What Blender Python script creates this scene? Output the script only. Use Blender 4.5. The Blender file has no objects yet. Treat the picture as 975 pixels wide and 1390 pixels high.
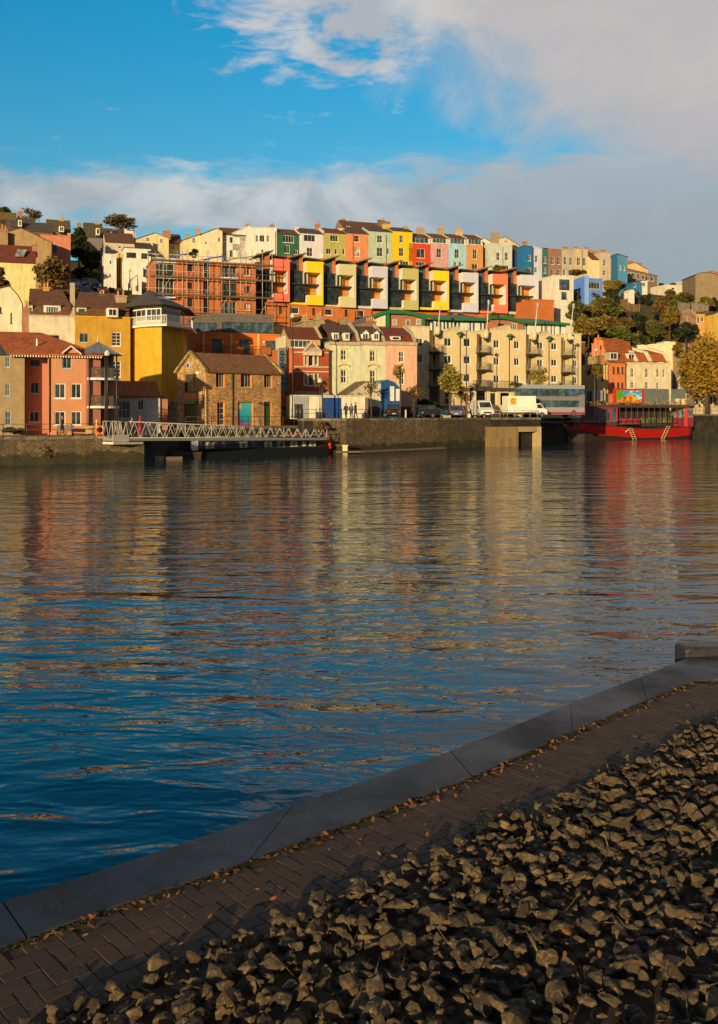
import bpy, bmesh, math, random
from mathutils import Vector, noise as mnoise
random.seed(7)
sc = bpy.context.scene
COL = sc.collection
F, CX, HY, EYE = 1300.0, 487.5, 562.0, 4.5
R = math.radians

# ------------------------------------------------------------ survey helpers
# measured sheets of the site: origin and scale of each survey sheet
SH = {'N': (0, 0, 1), 'C1': (0, 270, 4.875), 'C2': (0, 430, 3.9), 'C3': (180, 280, 4.432), 'C4': (360, 290, 4.432),
      'C5': (560, 290, 4.432), 'C6': (760, 290, 4.535), 'D1': (140, 400, 3.75), 'D2': (360, 420, 4.432),
      'D3': (560, 400, 4.0625), 'D4': (760, 440, 4.535), 'E2': (470, 530, 7.5), 'E3': (580, 500, 8.125),
      'E4': (680, 500, 8.125), 'E5': (770, 510, 8.864), 'E6': (860, 510, 8.478), 'E7': (140, 550, 6.094),
      'E8': (290, 540, 8.864), 'G1': (340, 450, 9.75), 'G2': (0, 540, 6.094), 'G3': (0, 280, 8.864),
      'G4': (100, 280, 8.125), 'G5': (480, 400, 8.125), 'G6': (700, 350, 6.094), 'G7': (820, 360, 6.29),
      'G8': (440, 290, 8.125), 'E1': (370, 530, 8.125)}


def K(c, x, y=0):
    o = SH[c]
    return o[0] + x / o[2], o[1] + y / o[2]


def P(x, y, Y):
    return Vector(((x - CX) * Y / F, Y, EYE - (y - HY) * Y / F))


def line(c, m=.36):
    return lambda x: c / (1 - m * (x - CX) / F)


# ------------------------------------------------------------ quay line and ground height
QUAY = [(-260, -40), (-120, 35), (-31.3, 83.6), (-20.2, 90), (-19, 101.5), (-7.2, 112), (-6.2, 108.5), (-1.5, 110), (10, 122.5), (18.2, 132.5), (26, 137.2),
        (28, 149), (39, 170), (64, 181.5), (120, 205), (400, 300)]


def quayY(X):
    for (a, b), (c, d) in zip(QUAY, QUAY[1:]):
        if a <= X <= c:
            return b + (d - b) * (X - a) / (c - a)
    return QUAY[-1][1]


def lerp_table(t, x):
    if x <= t[0][0]:
        return t[0][1]
    for (a, b), (c, d) in zip(t, t[1:]):
        if x <= c:
            k = (x - a) / (c - a)
            k = k * k * (3 - 2 * k)
            return b + (d - b) * k
    return t[-1][1]


HILL = [(128, 2.4), (140, 4.5), (156, 5), (170, 14), (178, 18), (184.5, 19.5), (187, 24), (200, 28), (230, 37), (245, 40), (300, 41), (420, 30), (700, 12)]


def ground(X, Y):
    s = Y - .36 * max(X, -65)
    z = lerp_table(HILL, s)
    q = Y - quayY(X)
    z = min(z, lerp_table([(0, -1), (14, 3), (23, 4), (34, 19), (50, 33), (80, 50)], q))
    return z


# ------------------------------------------------------------ tagging
WPOS = {}


def tag(o, label=None, cat=None, group=None, kind=None):
    if label: o['label'] = label
    if cat: o['category'] = cat
    if group: o['group'] = group
    if kind: o['kind'] = kind
    return o


def thing(name, loc, label, cat, group=None):
    o = bpy.data.objects.new(name, None)
    o.location = loc
    o.empty_display_size = .5
    COL.objects.link(o)
    WPOS[o.name] = Vector(loc)
    return tag(o, label, cat, group)


class MB:
    def __init__(s):
        s.v = []; s.f = []; s.m = []; s.sm = []

    def poly(s, pts, mi=0, smooth=False):
        i = len(s.v)
        s.v += [Vector(p) for p in pts]
        s.f.append(list(range(i, i + len(pts)))); s.m.append(mi); s.sm.append(smooth)

    def box(s, o, a, b, c, mi=0):
        o, a, b, c = map(Vector, (o, a, b, c))
        i = len(s.v)
        s.v += [o, o + a, o + a + b, o + b, o + c, o + a + c, o + a + b + c, o + b + c]
        q = [(0, 3, 2, 1), (4, 5, 6, 7), (0, 1, 5, 4), (1, 2, 6, 5), (2, 3, 7, 6), (3, 0, 4, 7)]
        if a.cross(b).dot(c) < 0:
            q = [t[::-1] for t in q]
        for t in q:
            s.f.append([i + k for k in t]); s.m.append(mi); s.sm.append(False)

    def cbox(s, c, sx, sy, sz, mi=0, yaw=0):
        cu, su = math.cos(yaw), math.sin(yaw)
        a = Vector((cu, su, 0)) * sx; b = Vector((-su, cu, 0)) * sy; d = Vector((0, 0, sz))
        s.box(Vector(c) - a / 2 - b / 2, a, b, d, mi)

    def slab(s, pts, th, mi=0):
        pts = [Vector(p) for p in pts]
        n = (pts[1] - pts[0]).cross(pts[-1] - pts[0]).normalized()
        if n.z < 0: pts = pts[::-1]; n = -n
        low = [p - n * th for p in pts]
        s.poly(pts, mi); s.poly(low[::-1], mi)
        k = len(pts)
        for j in range(k):
            s.poly([pts[j], low[j], low[(j + 1) % k], pts[(j + 1) % k]], mi)

    def tube(s, p, q, r, r2=None, n=6, mi=0, cap=True):
        p, q = Vector(p), Vector(q); r2 = r if r2 is None else r2
        d = (q - p).normalized()
        x = d.cross(Vector((0, 0, 1)))
        if x.length < .05: x = d.cross(Vector((0, 1, 0)))
        x.normalize(); y = d.cross(x)
        i = len(s.v)
        for c, rr in ((p, r), (q, r2)):
            for k in range(n):
                a = 2 * math.pi * k / n
                s.v.append(c + x * math.cos(a) * rr + y * math.sin(a) * rr)
        for k in range(n):
            l = (k + 1) % n
            s.f.append([i + k, i + n + k, i + n + l, i + l]); s.m.append(mi); s.sm.append(n > 5)
        if cap:
            s.f.append([i + k for k in range(n)]); s.m.append(mi); s.sm.append(False)
            s.f.append([i + n + k for k in range(n)][::-1]); s.m.append(mi); s.sm.append(False)

    def loft(s, rings, mi=0, smooth=False, close=True, caps=True):
        i = len(s.v); n = len(rings[0])
        for r in rings: s.v += [Vector(p) for p in r]
        for a in range(len(rings) - 1):
            for k in range(n if close else n - 1):
                l = (k + 1) % n
                s.f.append([i + a * n + k, i + a * n + l, i + (a + 1) * n + l, i + (a + 1) * n + k]); s.m.append(mi); s.sm.append(smooth)
        if caps:
            s.f.append([i + k for k in range(n)][::-1]); s.m.append(mi); s.sm.append(False)
            s.f.append([i + (len(rings) - 1) * n + k for k in range(n)]); s.m.append(mi); s.sm.append(False)

    def ring(s, c, rx, ry, z, n=10, yaw=0):
        out = []
        for k in range(n):
            a = 2 * math.pi * k / n
            x, y = rx * math.cos(a), ry * math.sin(a)
            out.append((c[0] + x * math.cos(yaw) - y * math.sin(yaw), c[1] + x * math.sin(yaw) + y * math.cos(yaw), z))
        return out

    def build(s, name, mats, parent=None, uv=True):
        if not isinstance(mats, (list, tuple)): mats = [mats]
        off = WPOS[parent.name] if parent else Vector((0, 0, 0))
        me = bpy.data.meshes.new(name)
        me.from_pydata([tuple(v - off) for v in s.v], [], s.f)
        for m in mats: me.materials.append(m)
        me.polygons.foreach_set('material_index', s.m)
        me.polygons.foreach_set('use_smooth', s.sm)
        if uv:
            ul = me.uv_layers.new(name='UVMap')
            data = [0.0] * (2 * len(me.loops))
            for p in me.polygons:
                n = p.normal
                flat = abs(n.z) > .9
                if not flat:
                    t = Vector((-n.y, n.x, 0)).normalized(); b = n.cross(t)
                for li in p.loop_indices:
                    v = me.vertices[me.loops[li].vertex_index].co + off
                    if flat: data[2 * li] = v.x; data[2 * li + 1] = v.y
                    else: data[2 * li] = v.dot(t); data[2 * li + 1] = v.dot(b)
            ul.data.foreach_set('uv', data)
        me.update()
        o = bpy.data.objects.new(name, me)
        COL.objects.link(o)
        if parent: o.parent = parent
        WPOS[o.name] = off
        return o


# ------------------------------------------------------------ materials
MATS = {}


def newmat(name):
    m = bpy.data.materials.new(name); m.use_nodes = True
    nt = m.node_tree
    b = nt.nodes['Principled BSDF']
    return m, nt, b


def nd(nt, t, **kw):
    n = nt.nodes.new(t)
    for k, v in kw.items():
        if k.startswith('i_'):
            n.inputs[int(k[2:])].default_value = v
        else:
            setattr(n, k, v)
    return n


def uvnode(nt):
    return nd(nt, 'ShaderNodeUVMap').outputs[0]


def mixc(nt, fac, a, b, typ='MIX'):
    n = nt.nodes.new('ShaderNodeMix'); n.data_type = 'RGBA'; n.blend_type = typ
    for s, v in ((n.inputs[0], fac), (n.inputs[6], a), (n.inputs[7], b)):
        if hasattr(v, 'is_linked'): nt.links.new(v, s)
        elif isinstance(v, (tuple, list)): s.default_value = (v[0], v[1], v[2], 1)
        else: s.default_value = v
    return n.outputs[2]


def ramp(nt, src, stops, interp='LINEAR'):
    n = nt.nodes.new('ShaderNodeValToRGB'); n.color_ramp.interpolation = interp
    e = n.color_ramp.elements
    while len(e) < len(stops): e.new(.5)
    for el, (p, c) in zip(e, stops):
        el.position = p
        el.color = (c, c, c, 1) if not isinstance(c, tuple) else (*c[:3], 1)
    nt.links.new(src, n.inputs[0])
    return n.outputs[0]


def noise(nt, vec, scale, detail=3, rough=.55, dist=0, out=0):
    n = nt.nodes.new('ShaderNodeTexNoise')
    n.inputs['Scale'].default_value = scale; n.inputs['Detail'].default_value = detail
    n.inputs['Roughness'].default_value = rough; n.inputs['Distortion'].default_value = dist
    if vec is not None: nt.links.new(vec, n.inputs['Vector'])
    return n.outputs[out]


def mapping(nt, vec, scale=(1, 1, 1), rot=(0, 0, 0)):
    n = nt.nodes.new('ShaderNodeMapping')
    n.inputs['Scale'].default_value = scale; n.inputs['Rotation'].default_value = rot
    nt.links.new(vec, n.inputs['Vector'])
    return n.outputs[0]


def pos(nt):
    return nd(nt, 'ShaderNodeNewGeometry').outputs['Position']


def bump(nt, b, h, strength=.5, dist=.02):
    n = nt.nodes.new('ShaderNodeBump'); n.inputs['Strength'].default_value = strength; n.inputs['Distance'].default_value = dist
    nt.links.new(h, n.inputs['Height']); nt.links.new(n.outputs[0], b.inputs['Normal'])
    return n


def sc3(c, k): return tuple(min(x * k, 1) for x in c[:3])


def render(col, rough=.9, wear=.5):
    """painted render / stucco with blotches, streaks and grime"""
    key = ('st', col, rough, wear)
    if key in MATS: return MATS[key]
    m, nt, b = newmat('painted_render')
    p = pos(nt)
    n1 = noise(nt, p, .9, 5, .65)
    n2 = noise(nt, mapping(nt, p, (3, 3, .35)), 1.0, 4, .6)
    c = mixc(nt, ramp(nt, n1, [(.35, 0.0), (.7, 1.0)]), sc3(col, 1 - wear * .35), sc3(col, 1 + wear * .1))
    dirt = mixc(nt, .35, sc3(col, .5), (.12, .10, .08))
    st = ramp(nt, n2, [(.48, 0.0), (.74, wear)])
    c = mixc(nt, st, c, dirt)
    nt.links.new(c, b.inputs['Base Color']); b.inputs['Roughness'].default_value = rough
    bump(nt, b, noise(nt, p, 14, 3), .25, .02)
    MATS[key] = m; return m


def brick(col, col2=None, mortar=(.3, .26, .2), w=.23, h=.075, var=.5, bm=.3):
    key = ('br', col, col2, mortar, w, h)
    if key in MATS: return MATS[key]
    m, nt, b = newmat('brickwork')
    col2 = col2 or sc3(col, .6)
    t = nd(nt, 'ShaderNodeTexBrick')
    t.inputs['Color1'].default_value = (*col, 1); t.inputs['Color2'].default_value = (*col2, 1)
    t.inputs['Mortar'].default_value = (*mortar, 1); t.inputs['Scale'].default_value = 1
    t.inputs['Mortar Size'].default_value = .06 * h / .075 * .2; t.inputs['Bias'].default_value = -.1
    t.inputs['Brick Width'].default_value = w; t.inputs['Row Height'].default_value = h
    nt.links.new(uvnode(nt), t.inputs['Vector'])
    p = pos(nt)
    n1 = noise(nt, p, 1.1, 6, .7)
    c = mixc(nt, ramp(nt, n1, [(.3, 0.0), (.75, var)]), t.outputs[0], sc3(col, .4))
    n2 = noise(nt, mapping(nt, p, (2, 2, .4)), 1.3, 4)
    c = mixc(nt, ramp(nt, n2, [(.5, 0.0), (.8, .3)]), c, sc3(col, 1.35))
    nt.links.new(c, b.inputs['Base Color']); b.inputs['Roughness'].default_value = .92
    bump(nt, b, t.outputs['Fac'], -bm, .02)
    MATS[key] = m; return m


def stone(col, w=.5, h=.25, name='rubble_stone', moss=0.0, contrast=1.0):
    key = ('sn', col, w, h, moss)
    if key in MATS: return MATS[key]
    m, nt, b = newmat(name)
    uv = uvnode(nt); p = pos(nt)
    v = nd(nt, 'ShaderNodeTexVoronoi'); v.inputs['Scale'].default_value = 1.0
    nt.links.new(mapping(nt, uv, (1 / w, 1 / h, 1)), v.inputs['Vector'])
    v2 = nd(nt, 'ShaderNodeTexVoronoi', feature='DISTANCE_TO_EDGE'); v2.inputs['Scale'].default_value = 1.0
    nt.links.new(mapping(nt, uv, (1 / w, 1 / h, 1)), v2.inputs['Vector'])
    sepc = nd(nt, 'ShaderNodeSeparateColor'); nt.links.new(v.outputs['Color'], sepc.inputs[0])
    c = mixc(nt, sepc.outputs[0], sc3(col, .55), sc3(col, 1.45))
    c = mixc(nt, ramp(nt, noise(nt, p, .7, 6, .7), [(.35, 0.0), (.65, .7)]), c, sc3(col, .35))
    c = mixc(nt, ramp(nt, v2.outputs['Distance'], [(0.0, .8), (.07, 0.0)]), c, sc3(col, .3))
    stv = noise(nt, mapping(nt, p, (1.6, 1.6, .12)), 1, 5, .6)
    c = mixc(nt, ramp(nt, stv, [(.5, 0.0), (.72, .65)]), c, sc3(col, .28))
    pale = noise(nt, mapping(nt, p, (1.1, 1.1, .2)), 1.7, 5, .6)
    c = mixc(nt, ramp(nt, pale, [(.6, 0.0), (.78, .5)]), c, sc3(col, 2.1))
    sz = nd(nt, 'ShaderNodeSeparateXYZ'); nt.links.new(p, sz.inputs[0])
    wob = nt.nodes.new('ShaderNodeMath'); wob.operation = 'MULTIPLY_ADD'; nt.links.new(noise(nt, p, .8, 4), wob.inputs[0]); wob.inputs[1].default_value = -1.6; nt.links.new(sz.outputs[2], wob.inputs[2])
    if moss:
        c = mixc(nt, ramp(nt, wob.outputs[0], [(0.0, .85), (.3, 0.0)]), c, (.018, .02, .01))
        c = mixc(nt, ramp(nt, noise(nt, p, .5, 6, .75), [(.5, 0.0), (.62, moss)]), c, (.09, .075, .012))
    nt.links.new(c, b.inputs['Base Color']); b.inputs['Roughness'].default_value = .9
    bump(nt, b, ramp(nt, v2.outputs['Distance'], [(0.0, 0.0), (.12, 1.0)]), .6, .05)
    MATS[key] = m; return m


def tiles(col, w=.3, h=.28, name='roof_tiles'):
    key = ('ti', col, w, h)
    if key in MATS: return MATS[key]
    m, nt, b = newmat(name)
    t = nd(nt, 'ShaderNodeTexBrick')
    t.inputs['Color1'].default_value = (*sc3(col, 1.15), 1); t.inputs['Color2'].default_value = (*sc3(col, .6), 1)
    t.inputs['Mortar'].default_value = (*sc3(col, .3), 1); t.inputs['Scale'].default_value = 1
    t.inputs['Mortar Size'].default_value = .02; t.inputs['Brick Width'].default_value = w; t.inputs['Row Height'].default_value = h
    nt.links.new(uvnode(nt), t.inputs['Vector'])
    p = pos(nt)
    c = mixc(nt, ramp(nt, noise(nt, p, .8, 6, .7), [(.4, 0.0), (.75, .6)]), t.outputs[0], sc3(col, .45))
    c = mixc(nt, ramp(nt, noise(nt, p, 2.7, 5, .7), [(.58, 0.0), (.72, .4)]), c, (.2, .17, .06))
    nt.links.new(c, b.inputs['Base Color']); b.inputs['Roughness'].default_value = .85
    bump(nt, b, t.outputs['Fac'], -.5, .03)
    MATS[key] = m; return m


def paint(col, rough=.45, metal=0.0, name='paint', wear=.15):
    key = ('pa', col, rough, metal)
    if key in MATS: return MATS[key]
    m, nt, b = newmat(name)
    p = pos(nt)
    c = mixc(nt, ramp(nt, noise(nt, p, 2.2, 5, .65), [(.4, 0.0), (.75, wear * 2)]), tuple(col), sc3(col, .6))
    nt.links.new(c, b.inputs['Base Color']); b.inputs['Roughness'].default_value = rough; b.inputs['Metallic'].default_value = metal
    MATS[key] = m; return m


def glass(col=(.03, .035, .04), rough=.06):
    key = ('gl', col, rough)
    if key in MATS: return MATS[key]
    m, nt, b = newmat('window_glass')
    p = pos(nt)
    c = mixc(nt, ramp(nt, noise(nt, p, .9, 3, .6), [(.4, 0.0), (.65, 1.0)]), sc3(col, .6), sc3(col, 1.9))
    nt.links.new(c, b.inputs['Base Color'])
    b.inputs['Roughness'].default_value = rough; b.inputs['IOR'].default_value = 1.5
    bump(nt, b, noise(nt, p, 1.5, 2), .08, .05)
    MATS[key] = m; return m


def wood(col, pitch=.15, vert=False, name='timber_boards'):
    key = ('wd', col, pitch, vert)
    if key in MATS: return MATS[key]
    m, nt, b = newmat(name)
    t = nd(nt, 'ShaderNodeTexBrick')
    t.inputs['Color1'].default_value = (*sc3(col, 1.2), 1); t.inputs['Color2'].default_value = (*sc3(col, .7), 1)
    t.inputs['Mortar'].default_value = (*sc3(col, .25), 1); t.inputs['Scale'].default_value = 1
    t.inputs['Mortar Size'].default_value = .012; t.inputs['Brick Width'].default_value = 2.4; t.inputs['Row Height'].default_value = pitch
    u = uvnode(nt)
    if vert: u = mapping(nt, u, (1, 1, 1), (0, 0, R(90)))
    nt.links.new(u, t.inputs['Vector'])
    c = mixc(nt, ramp(nt, noise(nt, mapping(nt, u, (.6, 12, 1)), 1.5, 4), [(.4, 0.0), (.7, .5)]), t.outputs[0], sc3(col, .55))
    nt.links.new(c, b.inputs['Base Color']); b.inputs['Roughness'].default_value = .6
    MATS[key] = m; return m


def leafmat(col, col2, name='foliage'):
    key = ('lf', col, col2)
    if key in MATS: return MATS[key]
    m, nt, b = newmat(name)
    g = nd(nt, 'ShaderNodeNewGeometry')
    c = mixc(nt, g.outputs['Random Per Island'], tuple(col), tuple(col2))
    c = mixc(nt, ramp(nt, noise(nt, g.outputs['Position'], .7, 3), [(.4, 0.0), (.65, .55)]), c, sc3(col, .6))
    nt.links.new(c, b.inputs['Base Color']); b.inputs['Roughness'].default_value = .7
    tr = nd(nt, 'ShaderNodeBsdfTranslucent'); nt.links.new(c, tr.inputs[0])
    mx = nd(nt, 'ShaderNodeMixShader', i_0=.25)
    nt.links.new(b.outputs[0], mx.inputs[1]); nt.links.new(tr.outputs[0], mx.inputs[2])
    nt.links.new(mx.outputs[0], nt.nodes['Material Output'].inputs[0])
    MATS[key] = m; return m


WHITE = paint((.78, .76, .72), .5); DARK = paint((.03, .03, .032), .5); GREYM = paint((.35, .36, .37), .45)
BLACKM = paint((.015, .015, .017), .4)
BROWN_T = tiles((.17, .075, .04)); RED_T = tiles((.5, .13, .03)); SLATE = tiles((.10, .085, .08), .3, .22); MAROON_T = tiles((.22, .05, .025))
GL = glass(); GLB = glass((.05, .085, .11)); GLW = glass((.3, .3, .28), .2)
BARK = paint((.07, .05, .035), .9)
BRONZE = paint((.16, .10, .05), .5)

# ------------------------------------------------------------ world
SUN_AZ, SUN_EL = 22.0, 8.5
w = bpy.data.worlds.new('World'); sc.world = w; w.use_nodes = True
nt = w.node_tree
bg = nt.nodes['Background']
sky = nd(nt, 'ShaderNodeTexSky', sky_type='NISHITA'); sky.sun_disc = False
sky.sun_elevation = R(SUN_EL); sky.sun_rotation = R(180 + SUN_AZ)
sky.air_density = 1.0; sky.dust_density = .6; sky.ozone_density = 2.5
tc = nd(nt, 'ShaderNodeTexCoord').outputs['Generated']
sep = nd(nt, 'ShaderNodeSeparateXYZ'); nt.links.new(tc, sep.inputs[0])


def Mth(op, a, b=None, c=None, clamp=False):
    n = nt.nodes.new('ShaderNodeMath'); n.operation = op; n.use_clamp = clamp
    for i, v in enumerate((a, b, c)):
        if v is None: continue
        if hasattr(v, 'is_linked'): nt.links.new(v, n.inputs[i])
        else: n.inputs[i].default_value = v
    return n.outputs[0]


def sstep(x, lo, hi):
    n = nt.nodes.new('ShaderNodeMapRange'); n.interpolation_type = 'SMOOTHSTEP'
    nt.links.new(x, n.inputs[0]); n.inputs[1].default_value = lo; n.inputs[2].default_value = hi
    return n.outputs[0]


az = Mth('ARCTAN2', sep.outputs[0], sep.outputs[1])
el = Mth('ARCSINE', sep.outputs[2])
cmb = nd(nt, 'ShaderNodeCombineXYZ'); nt.links.new(az, cmb.inputs[0]); nt.links.new(el, cmb.inputs[1])
cv = cmb.outputs[0]
nA = noise(nt, mapping(nt, cv, (1, 1.6, 1)), 9, 8, .6, .6)
nB = noise(nt, mapping(nt, cv, (1, 2.4, 1), (0, 0, R(-25))), 3.5, 6, .55, .3)
nC = noise(nt, mapping(nt, cv, (1, 3.2, 1)), 14, 7, .62, .4)
# big bank of cloud to the right
azb = Mth('MAXIMUM', Mth('SUBTRACT', .475, Mth('MULTIPLY', el, 1.3)), -.03)
azb = Mth('SUBTRACT', azb, Mth('MULTIPLY', Mth('MAXIMUM', Mth('SUBTRACT', el, .37), 0.0), .5))
d1 = Mth('ADD', Mth('SUBTRACT', az, azb), Mth('MULTIPLY', Mth('SUBTRACT', nA, .5), .32))
d1 = Mth('ADD', d1, Mth('MULTIPLY', Mth('SUBTRACT', nB, .5), .22))
m1 = sstep(d1, -.03, .20)
# low band
de = Mth('ABSOLUTE', Mth('SUBTRACT', Mth('SUBTRACT', el, .214), Mth('MULTIPLY', Mth('SUBTRACT', nB, .5), .06)))
wd = Mth('ADD', .032, Mth('MULTIPLY', Mth('SUBTRACT', nC, .5), .07))
wd = Mth('ADD', wd, Mth('MULTIPLY', Mth('ADD', az, .1), .04))
m2 = Mth('MULTIPLY', sstep(Mth('SUBTRACT', wd, de), -.018, .014), .85)
# thin streaks
m3 = Mth('MULTIPLY', sstep(nC, .62, .8), Mth('MULTIPLY', sstep(el, .42, .25), .5))
m4 = Mth('MULTIPLY', sstep(el, .28, .20), Mth('MULTIPLY', sstep(Mth('ADD', az, Mth('MULTIPLY', nB, .2)), .02, .24), .95))
dx5 = Mth('MULTIPLY', Mth('ADD', az, .015), .55); dy5 = Mth('SUBTRACT', el, .405)
r5 = Mth('SQRT', Mth('ADD', Mth('MULTIPLY', dx5, dx5), Mth('MULTIPLY', dy5, dy5)))
m5 = Mth('MULTIPLY', sstep(Mth('SUBTRACT', Mth('ADD', Mth('SUBTRACT', .075, r5), Mth('MULTIPLY', Mth('SUBTRACT', nC, .5), .22)), Mth('MULTIPLY', Mth('SUBTRACT', .5, nA), .1)), -.01, .05), .85)
mk = Mth('MAXIMUM', Mth('MAXIMUM', Mth('MAXIMUM', Mth('MAXIMUM', m1, m2), m3), m4), m5)
tint = mixc(nt, sstep(el, .16, .42), (.62, 1.3, 1.3), (.16, 1.42, 1.66))
tint = mixc(nt, Mth('MAXIMUM', sstep(el, .58, .85), sstep(Mth('ABSOLUTE', az), .9, 1.5)), tint, (.62, .72, .86))  # unseen sky overhead and behind re-tinted to make fill light less blue
skyc = mixc(nt, 1.0, sky.outputs[0], tint, 'MULTIPLY')
# cloud body colour: paler high up, slate grey low to the right
cb = mixc(nt, sstep(Mth('ADD', el, Mth('MULTIPLY', Mth('SUBTRACT', nB, .5), .35)), .12, .36), (3.3, 3.55, 3.8), (4.7, 4.5, 4.5))
cb = mixc(nt, sstep(nA, .38, .68), mixc(nt, .82, (2.4, 2.7, 3.1), cb), cb)
wh = sstep(az, .16, -.02)
cb = mixc(nt, Mth('MULTIPLY', wh, sstep(nA, .35, .65)), cb, (5.9, 5.7, 5.5))
cb = mixc(nt, sstep(el, .25, .12), cb, mixc(nt, .5, cb, (2.5, 3.0, 3.4)))
dk = Mth('SUBTRACT', 1.0, Mth('MULTIPLY', Mth('MAXIMUM', sstep(el, .62, 1.0), sstep(Mth('ABSOLUTE', az), 1.0, 1.7)), .7))  # clouds overhead and behind, out of view, dimmed to cut fill light
cbm = nt.nodes.new('ShaderNodeVectorMath'); cbm.operation = 'SCALE'; nt.links.new(cb, cbm.inputs[0]); nt.links.new(dk, cbm.inputs[3]); cb = cbm.outputs[0]
fin = mixc(nt, mk, skyc, cb)
nt.links.new(fin, bg.inputs[0]); bg.inputs[1].default_value = .10

sl = bpy.data.lights.new('sun', 'SUN'); sl.energy = 5.0; sl.angle = R(.5); sl.color = (1, .74, .38)
so = bpy.data.objects.new('sun', sl); COL.objects.link(so)
sd = Vector((-math.sin(R(SUN_AZ)) * math.cos(R(SUN_EL)), -math.cos(R(SUN_AZ)) * math.cos(R(SUN_EL)), math.sin(R(SUN_EL))))
so.rotation_euler = sd.to_track_quat('Z', 'Y').to_euler(); so.location = (-60, -60, 60)

cam = bpy.data.cameras.new('camera'); co = bpy.data.objects.new('camera', cam); COL.objects.link(co)
co.location = (0, 0, EYE); co.rotation_euler = (R(90), 0, 0)
cam.sensor_fit = 'HORIZONTAL'; cam.sensor_width = 36; cam.lens = 36 * F / 975
cam.shift_y = -(695 - HY) / 975; cam.clip_start = .1; cam.clip_end = 6000
sc.camera = co
sc.view_settings.view_transform = 'Standard'; sc.view_settings.look = 'None'; sc.view_settings.gamma = 1
sc.view_settings.exposure = 0.2

# ------------------------------------------------------------ water
m, nt, b = newmat('harbour_water')
p = pos(nt)
b.inputs['Base Color'].default_value = (.001, .036, .062, 1)
b.inputs['Roughness'].default_value = .035; b.inputs['IOR'].default_value = 1.4
WATER_N = nt
h1 = noise(nt, mapping(nt, p, (.42, 1, 1), (0, 0, R(-10))), .5, 2, .5, .4)
h2 = noise(nt, mapping(nt, p, (.45, 1, 1), (0, 0, R(9))), 1.7, 2, .5, .6)
h3 = noise(nt, mapping(nt, p, (.6, 1, 1), (0, 0, R(-20))), 5.5, 2, .5, .3)


def M2(op, a, b_):
    n = nt.nodes.new('ShaderNodeMath'); n.operation = op
    for i, v in enumerate((a, b_)):
        if hasattr(v, 'is_linked'): nt.links.new(v, n.inputs[i])
        else: n.inputs[i].default_value = v
    return n.outputs[0]


hh = M2('ADD', M2('ADD', M2('MULTIPLY', h1, .16), M2('MULTIPLY', h2, .06)), M2('MULTIPLY', h3, .010))
# calmer and rougher lanes of wind
ln = ramp(nt, noise(nt, mapping(nt, p, (.02, .06, 1), (0, 0, R(-12))), 1, 3), [(.35, .55), (.65, 1.0)])
hh = M2('MULTIPLY', hh, ln)
bn = bump(nt, b, hh, 1.0, 1.0)
WATER = m
mb = MB()
mb.poly([(-900, -60, 0), (900, -60, 0), (900, 420, 0), (-900, 420, 0)])
tag(mb.build('water', WATER), kind='structure')
mb = MB()
mb.poly([(-5000, -5000, -3), (5000, -5000, -3), (5000, 5000, -3), (-5000, 5000, -3)])
m, nt, b = newmat('earth'); b.inputs['Base Color'].default_value = (.06, .055, .03, 1); b.inputs['Roughness'].default_value = 1
EARTH0 = m
tag(mb.build('ground', m), kind='structure')

# ------------------------------------------------------------ hillside terrain
m, nt, b = newmat('hillside_scrub')
p = pos(nt)
c = mixc(nt, ramp(nt, noise(nt, p, .25, 6, .7), [(.35, 0.0), (.65, 1.0)]), (.035, .035, .012), (.10, .07, .025))
c = mixc(nt, ramp(nt, noise(nt, p, 1.7, 5, .7), [(.45, 0.0), (.7, .8)]), c, (.07, .085, .02))
nt.links.new(c, b.inputs['Base Color']); b.inputs['Roughness'].default_value = 1
bump(nt, b, noise(nt, p, 1.2, 6, .7), 1, .6)
SCRUB = m
mb = MB()
xs = [-420 + 6 * i for i in range(150)]; ys = [100 + 5 * i for i in range(34)] + [275 + 15 * i for i in range(20)] + [600, 700]
vs = {}
for i, x in enumerate(xs):
    for j, y in enumerate(ys):
        z = ground(x, y) + (mnoise.noise(Vector((x * .06, y * .06, 0))) * 1.2 if ground(x, y) > 6 else 0)
        vs[i, j] = len(mb.v); mb.v.append(Vector((x, y, z)))
for i in range(len(xs) - 1):
    for j in range(len(ys) - 1):
        mb.f.append([vs[i, j], vs[i + 1, j], vs[i + 1, j + 1], vs[i, j + 1]]); mb.m.append(0); mb.sm.append(True)
tag(mb.build('hillside', SCRUB), kind='structure')
# ------------------------------------------------------------ near quay
m, nt, b = newmat('coping_concrete')
p = pos(nt)
c = mixc(nt, ramp(nt, noise(nt, p, 1.1, 6, .6), [(.3, 0.0), (.7, 1.0)]), (.02, .021, .027), (.05, .048, .054))
c = mixc(nt, ramp(nt, noise(nt, p, 6, 6, .7), [(.5, 0.0), (.68, .8)]), c, (.016, .014, .012))
c = mixc(nt, ramp(nt, noise(nt, p, 2.3, 7, .75), [(.56, 0.0), (.66, .7)]), c, (.09, .085, .08))
c = mixc(nt, ramp(nt, noise(nt, p, 45, 3, .7), [(.6, 0.0), (.7, .6)]), c, (.11, .10, .09))
nt.links.new(c, b.inputs['Base Color'])
nt.links.new(ramp(nt, noise(nt, p, .9, 3), [(.4, .28), (.65, .6)]), b.inputs['Roughness']); b.inputs['Specular IOR Level'].default_value = .2
bump(nt, b, noise(nt, p, 40, 5, .7), .25, .01)
COPE = m
outer = [(-9.0, 1.2), (-5.2, 3.75), (-2.2, 5.88), (-.49, 7.34), (.8, 8.5), (2.19, 9.91), (3.2, 10.9), (4.0, 11.72)]
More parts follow.
